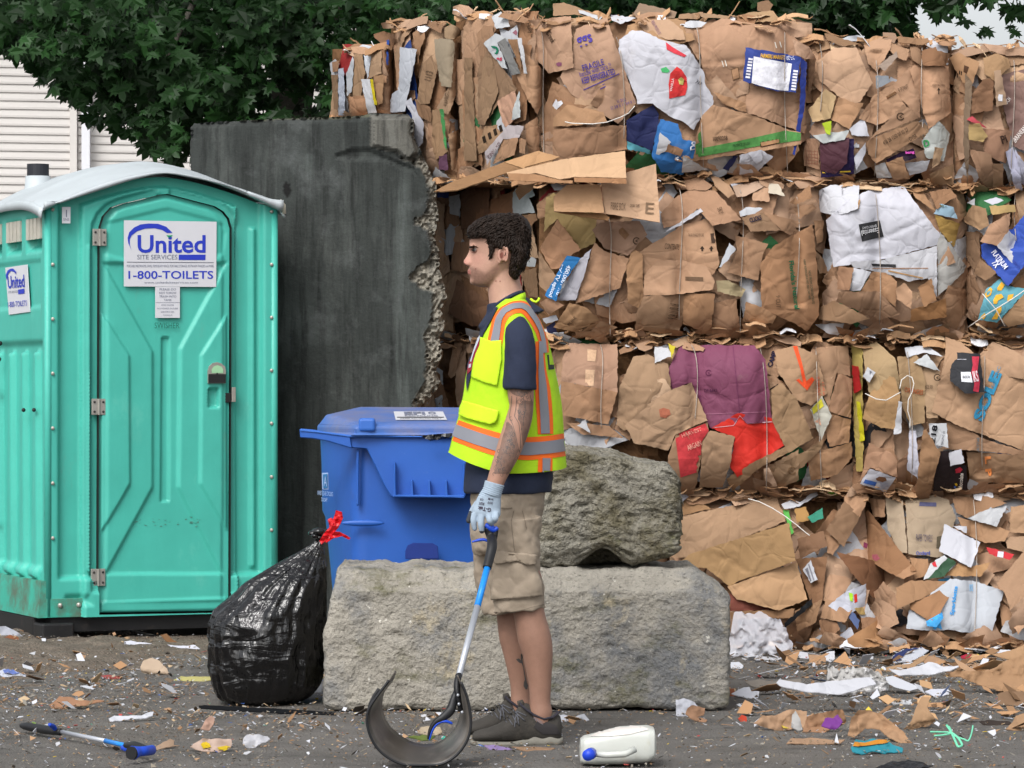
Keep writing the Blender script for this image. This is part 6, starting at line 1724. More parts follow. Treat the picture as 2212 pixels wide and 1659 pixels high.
G 5 B0855F c 130,500 590,590 515,850 110,770
G 4 A98763 c 600,560 720,300 830,280 1000,360 1030,620 850,800 640,900 580,850
G 5 C6A27C c 800,500 970,480 1040,600 830,690
G 6 A98764 c 650,860 900,640 1030,570 1190,510 1320,820 1060,930 1000,1060 720,1000
G 6 DCDDE2 p 890,220 1000,230 1040,290 890,355
G 7 DCCB3A p 1000,190 1060,220 1030,320
G 5 8F4F6B p 1090,220 1300,205 1700,210 1790,330 1840,830 1640,845 1580,780 1530,860 1340,880 1250,660 1190,510 1040,570 970,460
G 4 E8382C p 1350,880 1560,760 1840,800 1940,1020 1560,1280 1500,1190 1540,960
G 5 AE8661 c 1000,1100 1060,930 1320,830 1330,900 1280,1040 1220,1380 1020,1420
G 7 B08B66 c 1280,990 1340,900 1540,950 1500,1180 1440,1360 1250,1360
G 6 AA855E c 1470,1290 1700,1150 1950,1030 1970,1080 1760,1190 1520,1390
G 5 AA8762 c 1770,1210 2057,1050 2057,1300 1900,1370 1780,1360
G 6 9D7A57 c 1240,1370 1600,1400 1580,1450 1220,1430
G 6 DEDEE8 p 1020,1420 1220,1380 1160,1440 1090,1490
G 3 B28B66 c 80,250 190,190 150,480 110,560
G 3 AC8460 c 160,830 520,860 640,960 300,930
G 6 CCCCD0 p 260,860 330,810 370,920
H 6 A8855E c 110,570 190,510 320,650 450,960 250,1080 120,830
H 4 B68F68 c 140,250 310,210 480,290 560,600 430,700 310,650 160,420
H 3 AC8662 c 470,230 730,210 750,460 640,430 570,720 500,500
H 5 AE8460 c 570,740 650,430 765,480 755,800
H 4 AB815B c 540,830 600,770 755,810 740,1000 580,1030
H 6 D2CFC2 p 425,730 520,620 600,780 515,980
H 7 AC825B c 400,1110 760,990 765,1120 640,1260 430,1310
H 6 A8855F c 60,1230 400,1060 530,970 520,1040 360,1200 60,1360
H 8 C09C7A c 50,1210 90,1200 160,1350 70,1360
H 4 AE9650 c 760,200 850,220 850,600 860,960 850,1230 800,1230 780,900
H 6 B22424 p 760,370 815,380 840,560 780,600
H 6 D4CE28 p 800,660 830,670 865,980 830,990
H 5 B29468 c 850,230 960,180 1110,310 1150,500 1150,600 900,590 870,400
H 7 DADCE2 p 850,460 890,385 955,430 905,510
H 6 B0895A c 850,800 900,620 1030,450 1110,470 1155,620 1110,890 1000,880
H 4 A98960 c 1130,300 1290,290 1360,500 1350,840 1240,860 1170,700
H 5 DCDEE4 p 1190,230 1370,210 1500,300 1340,270 1210,310
H 6 CFD2D4 p 1260,350 1370,280 1480,420 1380,390
H 5 A88864 c 1320,370 1480,420 1440,700 1460,800 1370,800
H 6 B38D68 c 1410,750 1520,290 1520,140 1640,180 1760,280 2100,420 2300,520 2300,1120 1600,850
H 9 34353A p 1560,330 1610,265 1800,280 1835,590 1680,600 1560,500
H 7 B28D69 c 1800,280 1900,180 2080,250 2300,400 2300,520 1850,420
H 7 DEE0E4 p 1385,845 1530,840 1545,1040 1400,1000
H 5 AE8662 c 1530,830 1620,850 1820,960 2130,1060 2300,1120 1850,1070 1550,1050
H 4 AF8862 c 1690,1070 1830,1080 2300,1110 2300,1330 1720,1320
H 10 A87F58 c 1340,900 1360,890 1480,1080 1370,1520 1280,1420
H 6 2C2023 p 1440,1070 1550,1060 1600,1180 1690,1180 1700,1380 1420,1390
H 8 E2E2EA p 1550,1080 1650,1050 1675,1160 1560,1190
H 7 D8D8E6 p 1230,900 1280,900 1320,1310 1210,1220
H 6 DFE0E6 p 1140,660 1170,670 1160,920 1100,930
H 7 D0D0DA p 910,1210 1120,1280 1040,1400 830,1330
H 5 AB8260 c 830,1310 900,1000 1080,1080 1130,1140 1130,1280 910,1200
H 5 A47C5B c 1130,1330 1130,1160 1210,1080 1200,1320
H 3 DADADF p 465,40 700,30 690,80 650,130 560,110
H 4 F08A3A p 730,110 800,105 840,150 760,160
H 4 8A74B0 p 845,90 900,150 850,165
H 5 8A6E50 c 1440,60 1560,30 1500,200 1430,130
H 5 B28C66 c 1520,100 1600,110 1640,180 1520,190
I 5 B9936C c 170,300 660,190 1040,105 1100,260 1120,330 300,640 160,640
I 8 B8905F c 150,710 300,610 1150,340 1210,670 700,850 640,890 440,730
I 7 BD9468 c 620,890 1220,680 1310,1000 1070,1095 700,1000
I 4 8E5240 c 640,950 1030,1090 650,1100
I 4 6AC85A p 1100,225 1150,230 1190,430 1170,440
I 6 DFE0E6 p 1085,180 1170,140 1250,160 1390,50 1400,100 1240,200 1110,220
I 5 3F9A80 p 1310,290 1440,210 1450,300 1350,340
I 5 7ED030 p 1450,80 1500,65 1585,85 1560,105
I 5 8F6847 c 1200,650 1480,630 1440,1000 1340,1050 1230,700
I 7 D9DBE2 p 1270,740 1340,660 1400,830 1340,860
I 6 8A6648 c 1220,480 1450,410 1480,540 1250,650
I 5 9A7452 c 1460,440 1640,450 1530,620 1480,600
I 6 AA825C c 1200,1100 1440,1000 1380,1200 1220,1280
I 8 1E2024 p 1110,1210 1350,990 1355,1040 1120,1250
I 5 A27A54 c 640,1110 1200,1080 1180,1160 650,1170
I 5 9F7850 c 150,170 340,130 480,220 170,290
I 4 B78A50 c 1200,220 1300,200 1330,320 1220,340
J 9 A0744E c 210,540 360,300 420,230 840,750 660,800
J 8 785236 c 150,590 460,660 655,820 655,1100 620,1110 430,950 260,750
J 10 A87E58 c 660,800 790,700 845,765 730,825
J 8 AE8560 c 215,120 290,20 430,120 350,290 230,200
J 7 8C6B4C c 60,400 220,150 350,290 210,550
J 4 AF9878 c 570,130 720,150 760,600 700,600 590,400
J 5 AD9676 c 740,150 1000,100 1120,150 1180,300 1060,640 770,610
J 7 E0E1EA p 1080,350 1390,510 1310,725 1035,585
J 6 DEDFE8 p 1150,365 1270,370 1270,430
J 6 997452 c 1150,130 1400,100 1620,170 1500,210 1280,300 1180,250
J 7 D4D6DA p 1280,300 1500,200 1620,190 1530,375
J 5 AE855E c 1190,290 1530,375 1640,410 1600,500 1430,515 1260,440
J 5 A98765 c 1600,470 1865,450 1865,620 1620,560
J 7 DEE0E4 p 900,830 960,690 1080,620 1110,650 980,800
J 8 3C5F45 p 930,830 1110,640 1180,680 1080,800
J 7 D83840 p 1440,550 1680,610 1640,660 1470,610
J 5 A57C56 c 780,640 940,650 940,780 830,830
J 5 AF8558 c 1060,800 1200,690 1310,720 1480,680 1400,800
J 6 CFD4DC p 750,1250 770,1100 1130,820 1370,850 1590,930 1480,1320 1100,1260 930,1270
J 9 A97C54 c 780,1040 1150,870 1110,1000 990,1210 790,1090
J 8 AE845C c 660,900 780,840 1130,840 1150,880 790,1030 670,1090
J 9 B08A66 c 1530,860 1765,590 2000,600 2000,1200 1765,1190 1680,1170 1600,950
J 8 AF8660 c 10,1160 60,990 290,1080 220,1200
J 7 9A7250 c 0,1180 130,1150 180,1260 40,1390
J 8 AA7D52 c 240,1340 620,1110 650,1290 500,1410 270,1420
J 7 A57C58 c 360,1160 600,1130 590,1240 370,1270
J 8 5A6A94 p 250,1150 290,1110 350,1180 330,1260
J 7 A98A50 c 260,930 320,940 400,1130 350,1130 280,1050
J 5 AC835E c 430,130 570,140 565,290 470,290
J 6 B08A64 c 1650,200 1865,180 1865,440 1640,420
"""
FILL_N = {'b1c': 30, 'b1b': 18, 'b1a': 14, 'b5': 40, 'b9c': 16, 'b13': 10}
def filler(b):
    rr = random.Random('f' + b[0]); n = FILL_N.get(b[0], 52)
    rad = {'b1c': 1, 'b1b': 1, 'b1a': 1, 'b5': 1, 'b9c': 1}.get(b[0], 0)
    for i in range(n):
        u = rr.uniform(b[1] + 8, b[2] - 8); v = rr.uniform(b[3] + 10, b[4] - 10)
        if rad: a, c, ang = rr.uniform(10, 26), rr.uniform(45, 110), rr.gauss(0, .12)
        else: a, c, ang = rr.uniform(28, 80), rr.uniform(20, 55), rr.uniform(-1.2, 1.2)
        q = []
        for sx, sy in ((-1, -1), (0, -1.1), (1, -1), (1, 1), (0, 1.05), (-1, 1)):
            x, y = sx * a * rr.uniform(.7, 1.1), sy * c * rr.uniform(.7, 1.1); q.append((u + x*math.cos(ang) - y*math.sin(ang), v + x*math.sin(ang) + y*math.cos(ang)))
        q = [(min(max(x, b[1] - 6), b[2] + 6), min(max(y, b[3] - 2), b[4] + 4)) for x, y in q]
        pr = rr.random(); paper = pr < .13; col = rr.choice(['#D8D9DE', '#D2D4DA', '#C8CBD2', '#DADBE2']) if paper else rr.choice(CARD)
        if pr > .965: col, paper = rr.choice(['#2B4A90', '#9A2A2A', '#3E7A4A', '#3A3A3E']), True
        piece(q, rr.uniform(-3.5, .4), col, b, paper, crump=.016, tilt=(rr.uniform(-.11, .11), rr.uniform(-.12, .08)), seed=rr.randrange(9999), creases=4, fold=.2, step=7)
for b in BALES: filler(b)
for ln in DATA.strip().split('\n'):
    t = ln.split(' ', 4); poly = pts(t[0], t[4]); s = sum(ord(c) * (i + 1) for i, c in enumerate(ln)) % 9973
    pp = t[3] == 'p'
    piece(poly, float(t[1]), t[2], None, pp, crump=.010 if pp else .012, seed=s, tilt=(random.Random(s).uniform(-.1, .1), random.Random(s + 1).uniform(-.13, .05)), creases=4, fold=.14, step=6)

# the bottom row spills forward: bent boxes and sheets lying against its foot
def spill():
    rr = random.Random(77)
    for i in range(46):
        u = rr.uniform(1590, 2240); v = rr.uniform(1285, 1392); b = next(x for x in BALES if x[0] == ('b11' if u < 1890 else 'b12'))
        a, c, ang = rr.uniform(16, 50), rr.uniform(12, 34), rr.uniform(-1.2, 1.2); q = []
        if u < 1790 or (1930 < u < 2200 and v < 1372): continue
        for sx, sy in ((-1, -.8), (0, -1.1), (1, -.7), (.8, .9), (-.2, 1.05), (-1, .8)):
            x, y = sx * a * rr.uniform(.6, 1.15), sy * c * rr.uniform(.6, 1.2); q.append((u + x*math.cos(ang) - y*math.sin(ang), min(1398, v + x*math.sin(ang) + y*math.cos(ang))))
        pr = rr.random(); paper = pr < .22
        piece(q, rr.uniform(3, 14), rr.choice(['#DADBE0', '#CFD2D8', '#D4D6E2']) if paper else rr.choice(CARD), b, paper, crump=.02, tilt=(rr.uniform(-.5, .5), rr.uniform(-.9, .1)), seed=rr.randrange(9999), creases=4, fold=.35, step=6, name='crushed_flap')
spill()

# ragged thin edges: torn layers pressed between the rows and along the tops
def edges():
    for b in BALES:
        rr = random.Random('e' + b[0]); mb = MB()
        n = int((b[2] - b[1]) / (5.0 if b[0] not in ('b5', 'b9c', 'b13', 'b1a', 'b1b') else 7))
        for i in range(n):
            u = rr.uniform(b[1], b[2]); top = rr.random() < .5
            v = (b[3] + rr.gauss(4, 7)) if top else (b[4] - abs(rr.gauss(0, 9)) + 2)
            L_ = rr.uniform(10, 60) * (1 if rr.random() < .8 else 1.6); a = rr.gauss(0, .16) + (rr.choice([0, 0, 0, .7, -.7]) if top and b[3] < 120 else 0); hh = rr.choice([2, 3, 4, 6, 10, 16])
            Y = Yface(u, v, b) - rr.uniform(-.06, .10)
            c = P(u, v, Y); px = Y / FP; nseg = 5; vs = []; ph = rr.uniform(0, 6)
            for k in range(nseg + 1):
                t = k / nseg - .5; x = t * L_ * px; dz = math.sin(a) * x + rr.uniform(-.003, .003) + .008 * math.sin(t * 5 + ph); y = .012 * math.sin(t * 4 + ph * 2)
                w_ = hh * px * (1 - abs(t) * rr.uniform(.1, .8)) * .5; dp = rr.uniform(.01, .03)
                vs += [c + Vector((x * math.cos(a), y - dp, dz - w_)), c + Vector((x * math.cos(a), y + dp, dz + w_))]
            mb.add(vs, [(2*k, 2*k+2, 2*k+3, 2*k+1) for k in range(nseg)])
        o = mk('torn_edges', mb.v, mb.f, M_edge, bobj[b[0]]); solid(o, .003); o['kind'] = 'stuff'
    # larger crushed flaps caught in the seams
    for b in BALES:
        rr = random.Random('g' + b[0])
        for i in range(int((b[2] - b[1]) / 32)):
            u = rr.uniform(b[1] + 10, b[2] - 10); v = b[4] - rr.uniform(-4, 12) if rr.random() < .6 else b[3] + rr.uniform(-4, 14)
            a, c, ang = rr.uniform(18, 52), rr.uniform(6, 17), rr.gauss(0, .3); q = []
            for sx, sy in ((-1, -.6), (-.3, -1), (.5, -.9), (1, -.3), (.8, .9), (-.2, 1), (-.9, .7)):
                x, y = sx * a * rr.uniform(.7, 1.15), sy * c * rr.uniform(.6, 1.2); q.append((u + x*math.cos(ang) - y*math.sin(ang), v + x*math.sin(ang) + y*math.cos(ang)))
            pr = rr.random(); paper = pr < .16
            piece(q, rr.uniform(1, 6), rr.choice(['#DADBE0', '#CFD2D8']) if paper else rr.choice(CARD), b, paper, crump=.02, tilt=(rr.uniform(-.3, .3), rr.uniform(-.9, .3)), seed=rr.randrange(9999), creases=3, fold=.35, step=8, name='crushed_flap')
def island_mat(name, cols, rough=.85, **k):
    m = mat(name, '#ffffff', rough=rough, var=.12, **k); n = m.node_tree.nodes; L = m.node_tree.links; b = n['Principled BSDF']
    g = n.new('ShaderNodeNewGeometry'); cr = n.new('ShaderNodeValToRGB'); cr.color_ramp.interpolation = 'CONSTANT'
    el = cr.color_ramp.elements; tot = sum(w for _, w in cols); acc = 0
    for i, (c, wt) in enumerate(cols):
        e = el[i] if i < 1 else el.new(acc / tot) if i > 1 or len(el) < 2 else el[1]
        e.position = acc / tot; e.color = (*srgb(c), 1); acc += wt
    L.new(g.outputs['Random Per Island'], cr.inputs[0]); L.new(cr.outputs[0], b.inputs['Base Color']); return m
M_edge = island_mat('torn cardboard edges', [('#B08A66', 4), ('#9A7554', 3), ('#BD9874', 3), ('#86664A', 2), ('#CDB08E', 1), ('#D8D9DE', 1.1), ('#A8825F', 3), ('#33508C', .1)])
edges()

# baling wires: follow the outermost sheet
def wires():
    rr = random.Random(8)
    for b in BALES:
        for (u, a, c) in b[5]:
            P_ = []; n = 26
            for i in range(n + 1):
                v = a + (c - a) * i / n; t = i / n; uu = u + 5 * math.sin(t * 3 + u) - 10 * math.exp(-t * 9) * (1 if u < 1700 else .3)
                Y = Yface(uu, v, b) - .02
                d = (P(uu, v, 15) - Vector((0, 0, CH))).normalized(); best = None
                for r in pieces[b[0]]:
                    h = r['bvh'].ray_cast(Vector((0, 0, CH)), d)
                    if h[0] is not None and (best is None or h[0].y < best): best = h[0].y
                P_.append((uu, v, min(Y, best - .006) if best else Y))
            Ys = [p[2] for p in P_]; Ys = [min(Ys[max(0, i-1):i+2]) * .5 + sum(Ys[max(0, i-2):i+3]) / len(Ys[max(0, i-2):i+3]) * .5 for i in range(len(Ys))]
            mb = MB(); mb.tube([P(p[0], p[1], y - .004) for p, y in zip(P_, Ys)], .0021, 6); mb.build('baling_wire', M_wire, bobj[b[0]], True)
wires()
M_wire2 = mat('pale plastic cord', '#D8D4CE', rough=.5, var=.05)
def loose_wire(k, s, d, b, name='baling_wire'):
    q = pts(k, s); u = q[0][0]; bb = next(x for x in BALES if x[0] == b); path = []
    for i in range(len(q) - 1):
        for t in (0, .25, .5, .75): path.append((q[i][0] + (q[i+1][0]-q[i][0])*t, q[i][1] + (q[i+1][1]-q[i][1])*t))
    path.append(q[-1]); mb = MB(); mb.tube([P(a, c, Yface(a, c, bb) - d) for a, c in path], .0024, 6); mb.build(name, M_wire2, bobj[b], True)
loose_wire('B', '100,1012 160,1025 330,1030 450,1015 560,975 630,940 680,880', .12, 'b1')
loose_wire('I', '800,132 900,160 1010,215 1120,285 1220,360 1290,420 1330,450', .16, 'b11')
loose_wire('H', '1150,560 1165,490 1210,455 1250,470 1265,520 1250,590 1220,650 1215,740 1235,810 1232,880', .12, 'b10')
loose_wire('H', '870,600 960,645 1040,655 1155,590', .13, 'b10'); loose_wire('F', '1340,1470 1500,1360 1740,1215 1860,1130', .12, 'b8'); loose_wire('F', '1470,1170 1590,1310 1670,1460', .12, 'b8')

# printing and patches on the sheets
def top_piece(k, x, y):
    u, v = zz(k, x, y); d = (P(u, v, 15) - Vector((0, 0, CH))).normalized(); best = None; br = None
    for b in BALES:
        if not (b[1] - 60 < u < b[2] + 60 and b[3] - 60 < v < b[4] + 60): continue
        for r in pieces[b[0]]:
            h = r['bvh'].ray_cast(Vector((0, 0, CH)), d)
            if h[0] is not None and (best is None or h[0].y < best.y): best = h[0]; br = r
    return br, best
def lay(uvs, fs, br, ctr, name, m, color, off=.007):
    W = []; ok = []; O = Vector((0, 0, CH))
    for u, v in uvs:
        d = (P(u, v, 15) - O).normalized(); h = br['bvh'].ray_cast(O, d)
        if h[0] is not None: W.append(h[0] - d * off); ok.append(True)
        else: W.append(P(u, v, ctr.y - off)); ok.append(False)
    F = [f for f in fs if all(ok[i] for i in f)] if sum(ok) > len(ok) * .3 else fs
    if not F: return None
    for Fc in comps(F, len(W)) if 'text' not in name and 'mark' not in name else [F]: o = mk(name, W, orient_to_cam(W, Fc), m, br['o'], color=color)
    return o
def print_(k, txt, x, y, wz, hz, rot=0, col='#3A3430', bold=0., flip=False, name='printed_text', strength=1):
    br, c = top_piece(k, x, y)
    if not br: return
    vs, fs = text2d(txt, bold)
    if not len(vs): return
    ext = vs.max(0) - vs.min(0); ct, sn = math.cos(R(rot)), math.sin(R(rot)); uv = []
    for a, b in vs:
        a2, b2 = a / ext[0] * wz, b / ext[1] * hz
        if flip: a2 = -a2
        a3, b3 = a2 * ct - b2 * sn, a2 * sn + b2 * ct; uv.append(zz(k, x + a3, y - b3))
    lay(uv, fs, br, c, name, M_ink, srgb(col))
def patch(k, s, col, name='printed_patch', off=.003, at=None):
    q = pts(k, s); cu = sum(p[0] for p in q) / len(q); cv = sum(p[1] for p in q) / len(q); a, b0, sc = ZM[k]
    x, y = at or ((cu - a) / sc, (cv - b0) / sc); br, c = top_piece(k, x, y)
    if not br: return
    vs, fs = tri2d([((u - cu), (v - cv)) for u, v in q], 7); lay([(x_ + cu, y_ + cv) for x_, y_ in vs], fs, br, c, name, M_ink, srgb(col), off)
PU = '#4A3E8C'; DK = '#4A3A2E'
print_('B', 'ggs', 265, 345, 130, 100, 17, PU, .02); print_('B', 'FRAGILE', 333, 540, 185, 52, 17, PU, .01); print_('B', 'handle with care !!', 350, 580, 270, 44, 17, PU)
print_('B', 'KEEP REFRIGERATED', 377, 633, 285, 52, 17, PU, .02); patch('B', '252,745 548,610 552,616 256,751', PU); patch('B', '268,795 560,655 564,661 272,801', PU); patch('B', '262,770 556,636 559,640 265,774', PU)
print_('B', '15 DOZ', 570, 835, 75, 26, 17, PU); print_('B', '12 3/8 X 11 3/4 X 13', 585, 868, 215, 26, 17, PU); patch('B', '320,940 330,910 360,900 395,912 410,930 405,938 360,925', PU)
patch('B', '965,740 960,700 975,610 1030,552 1070,580 1110,640 1117,720 1100,790 965,820', '#C83A3A'); patch('B', '895,570 940,555 972,590 950,605 905,600', '#4AA868'); patch('B', '938,350 1000,395 1110,460 1090,475 1000,440 945,410', '#C4404A'); patch('B', '1040,660 1065,640 1090,660 1080,705 1050,700', '#C8C070', off=.006)
print_('B', 'VANILLA', 988, 705, 110, 20, 80, '#F0E8E8'); print_('B', 'yes', 1210, 690, 50, 40, -40, '#33333A')
patch('B', '1668,468 1985,530 1955,755 1880,750 1730,715 1650,690', '#E4E4EC', at=(1630, 440)); print_('B', 'DF-20', 1975, 480, 70, 34, 185, '#D8DAE8', .01); print_('B', 'FARMERS MARKET', 1825, 470, 200, 36, -5, '#D9A83A', .03)
for i in range(7): patch('B', f'{1625-i*4},{480+i*25} {1662-i*4},{486+i*25} {1660-i*4},{502+i*25} {1622-i*4},{496+i*25}', '#E0E0EA')
for i in range(7): patch('B', f'{1998-i*3},{580+i*25} {2036-i*3},{586+i*25} {2033-i*3},{602+i*25} {1995-i*3},{596+i*25}', '#E0E0EA')
patch('B', '1190,1240 1500,1180 1930,1085 2060,1105 2058,1165 1700,1215 1210,1305', '#4F8548'); patch('B', '1180,1080 1222,1030 1240,1235 1190,1290', '#4F8548')
print_('B', '10090258', 1390, 1150, 120, 38, 5, DK, .02); print_('B', 'PRODUCE OF USA', 1565, 1200, 140, 24, 8, '#26402A'); patch('B', '1718,1180 1885,1148 1888,1190 1725,1224', '#4A2A22'); patch('B', '1726,1185 1877,1156 1880,1184 1732,1216', '#A8805E', off=.005)
print_('B', 'Do', 1165, 1210, 70, 60, 100, '#E4E8F0', .03); print_('B', 'Do', 1015, 1320, 60, 70, 95, '#E4E8F0', .03); print_('B', 'FRESH PRODUCE', 855, 225, 130, 26, -60, '#7A5A70')
patch('B', '1478,575 1540,555 1555,650 1495,670', '#7A6048'); patch('B', '1484,581 1536,564 1548,645 1499,662', '#B48C6C', off=.005)
for a, b_ in ((1400, 505), (1425, 500), (1840, 350), (1880, 345)): patch('B', f'{a},{b_} {a+8},{b_} {a+22},{b_+48} {a+14},{b_+50}', '#DAD6CC', 'staple')
print_('A', 'Holly Creek', 1985, 280, 210, 60, -62, DK, .01); print_('A', 'Holly Creek', 1850, 300, 210, 55, -68, DK, .01); patch('A', '1668,220 1690,195 1725,200 1752,240 1750,290 1715,310 1680,285 1668,250', '#8A5A66'); patch('A', '2062,550 2085,540 2110,545 2108,572 2080,580 2064,568', '#7A4A60')
print_('A', 'D', 1525, 440, 70, 80, 0, '#1E6A50', .05); print_('A', 'es', 1565, 515, 50, 30, 0, '#B03A50', .03); patch('A', '1670,1010 1735,1005 1732,1028 1672,1032', '#2A6A4A'); patch('A', '1990,880 2040,800 2090,850 2122,900 2050,970 1995,930', '#D4D4DA', 'label')
for i in range(4): patch('A', f'{1415+48*i},{1195-32*i} {1440+48*i},{1180-32*i} {1455+48*i},{1235-32*i} {1430+48*i},{1250-32*i}', '#2E241C')
print_('A', 'WASHINGTON', 1105, 850, 150, 34, 80, DK); print_('A', 'CINNAMON', 1530, 1300, 190, 34, 52, '#5A3038'); print_('A', '1113', 950, 660, 80, 60, 75, DK)
print_('C', '9 POINT', 1055, 745, 90, 36, 25, DK); patch('C', '910,815 985,770 1000,785 922,838', '#6A4A34'); print_('C', 'FROZEN', 955, 800, 70, 16, 28, '#B08A66'); print_('C', 'KEEP FROZEN', 1355, 720, 105, 16, 0, DK)
patch('C', '1351,795 1351,760 1340,762 1355,740 1370,762 1359,760 1359,795', '#33291F'); print_('C', '450 28 1250 00 02 27', 990, 1150, 240, 36, 30, DK, .01); print_('C', '- OVER', 1130, 1165, 90, 36, 30, DK, .01)
def ringmark(k, x, y, r, col=DK, w_=.28):
    q = []
    for i in range(15): t = R(20 + i * 22); q.append((x + r * math.cos(t), y + r * math.sin(t)))
    for i in reversed(range(15)): t = R(20 + i * 22); q.append((x + r * (1 - w_) * math.cos(t), y + r * (1 - w_) * math.sin(t)))
    patch(k, ' '.join('%.1f,%.1f' % p for p in q), col, 'printed_mark', at=(x + r * .85, y)); print_(k, '<', x, y, r * .6, r * .8, 0, col, .05)
ringmark('C', 1032, 983, 34); ringmark('G', 1327, 432, 26, '#5A2A44'); ringmark('D', 1672, 790, 30); ringmark('G', 2003, 1225, 34, '#7A5E44')
print_('C', 'bang', 1112, 1288, 75, 30, 5, '#E060C0', .05); print_('C', 'D', 1252, 1210, 50, 60, 10, '#3E9A5A', .04); patch('C', '372,1448 640,1440 640,1452 372,1462', '#C8A838'); patch('C', '364,1440 372,1440 372,1490 364,1490', '#C8A838')
for i in range(5): patch('C', f'228,{1270+i*26} 335,{1278+i*26} 335,{1281+i*26} 228,{1273+i*26}', '#8A5A4A'); patch('C', f'{232+i*24},1270 {235+i*24},1270 {237+i*24},1390 {234+i*24},1390', '#8A5A4A')
print_('C', 'TERRANEAN', 2030, 1140, 180, 40, 52, '#D8D0CC', .02); print_('C', 'OCH', 1935, 850, 60, 34, 52, '#D8D0CC', .02); print_('C', 'n west coast', 1880, 960, 200, 26, 50, '#D8D0CC'); patch('C', '1828,790 1895,800 1892,855 1826,850', '#E0E0E6', 'label'); print_('C', 'Pi', 1905, 1175, 50, 70, 20, '#3A2A24', .03)
print_('C', 'DPST', 935, 475, 70, 40, 60, '#3A3430', .02); patch('C', '1570,550 1610,565 1590,620 1562,605', '#4A3426')
for i in range(4): patch('C', f'{1495+i*16},{585+i*5} {1503+i*16},{588+i*5} {1498+i*16},{650+i*5} {1490+i*16},{647+i*5}', '#2E221A')
print_('D', '450,000+ Mov', 1075, 1120, 280, 40, -111, '#DCE6F4', .02); print_('D', 'and TV episod', 1020, 1110, 280, 40, -111, '#DCE6F4', .02)
patch('D', '1530,700 1560,680 1615,740 1580,780 1530,730', '#7E5E46'); print_('D', 'PURE', 1150, 1440, 90, 22, 48, DK)
print_('E', 'THIS SIDE UP HANDLE WITH CARE', 550, 640, 140, 26, 0, DK); patch('E', '680,628 745,618 752,712 690,712', '#4A3A30')
for i in range(6): patch('E', f'{690+i*1.5},{636+i*13} {742+i},{630+i*13} {743+i},{634+i*13} {691+i*1.5},{640+i*13}', '#B48B66', off=.006)
for x in (606, 688): patch('E', f'{x},738 {x+20},765 {x+8},765 {x+8},785 {x-8},785 {x-8},765 {x-20},765', '#3A2E26')
print_('E', 'CONTENTS', 335, 745, 130, 50, -5, DK); patch('E', '455,1015 615,1020 615,1055 455,1050', '#6A5442'); print_('E', '9 24 11 00 18', 350, 1330, 140, 90, 80, DK, .01); print_('E', "Florida's Natural", 1435, 1090, 440, 46, -83, '#2A6A4A', .03)
print_('E', 'NOT FROM CONCENTRATE', 1590, 1110, 300, 22, -83, '#2A4A3A'); print_('E', 'KEEP REFRIGERATED BELOW 40F', 1550, 1040, 360, 18, -82, '#2A4A3A'); print_('E', '9 CUT', 1290, 1240, 110, 40, -88, '#5A4434'); print_('E', 'CLICKS', 1085, 495, 110, 44, 15, '#2E2A3A', .04); print_('E', 'SKY', 770, 420, 60, 44, -70, '#5A4434')
patch('F', '355,545 545,508 580,655 385,700', '#343436', 'label'); print_('F', 'Essential', 460, 610, 160, 46, 190, '#D8D8DC', .01); print_('F', 'EVERYDAY', 450, 568, 130, 22, 190, '#D8D8DC'); patch('F', '470,898 690,905 690,932 480,920', '#343436')
print_('F', 'Drawings', 20, 280, 110, 24, 75, '#60606A'); print_('F', 'the best', 210, 240, 80, 16, -88, '#60606A'); print_('F', 'Sharp', 140, 430, 70, 20, 180, '#70707A')
patch('F', '480,938 980,936 980,942 480,944', '#9A6A40'); patch('F', '620,955 965,1030 960,1040 620,968', '#B08A60')
print_('F', 'PLATINUM', 1625, 860, 190, 50, -52, '#E6E8F4', .02); print_('F', '7X', 1590, 900, 60, 60, -52, '#E6E8F4', .03); print_('F', 'xerox', 1775, 905, 90, 24, -50, '#3A4A9A', .03); print_('F', 'NEW', 1125, 380, 70, 24, -8, '#4A5A4A', .03)
for s in ('1490,1170 1540,1110 1560,1130 1545,1180 1500,1210', '1600,1120 1640,1060 1670,1090 1640,1140 1605,1140', '1565,1230 1590,1180 1640,1170 1660,1200 1610,1230 1600,1260 1570,1260', '1690,1230 1700,1180 1750,1170 1740,1210 1710,1240', '1590,1340 1600,1290 1640,1280 1640,1320 1600,1400 1550,1400', '1450,1380 1490,1340 1500,1370 1480,1400'): patch('F', s, '#D8A63C')
print_('G', 'DP-6692', 1343, 575, 105, 24, 3, '#4A2440', .01); patch('G', '1355,880 1530,861 1580,782 1640,846 1845,832 1835,825 1640,842 1580,777 1528,857 1345,876', '#C8A8B0'); patch('G', '1225,205 1232,205 1280,880 1272,880', '#7A4060'); patch('G', '1520,210 1527,210 1583,770 1577,770', '#6E3A56'); patch('G', '1300,764 1835,745 1835,749 1300,768', '#A87088')
patch('G', '1055,935 1300,842 1328,900 1270,990 1260,1230 1100,1280', '#BC3E42'); print_('G', 'ARGAIN', 1210, 1020, 120, 44, 22, '#D89A8A', .02); print_('G', 'HARVEST', 1190, 915, 170, 30, 20, '#D89A8A'); patch('G', '925,730 960,715 1010,730 1020,770 980,800 935,790', '#A0604A'); patch('G', '1820,565 1910,508 1914,514 1825,572', '#2E2A26')
patch('G', '330,405 405,410 395,540 325,540', '#C2A184', 'packing_tape'); patch('G', '345,240 420,250 410,340 345,335', '#C2A184', 'packing_tape')
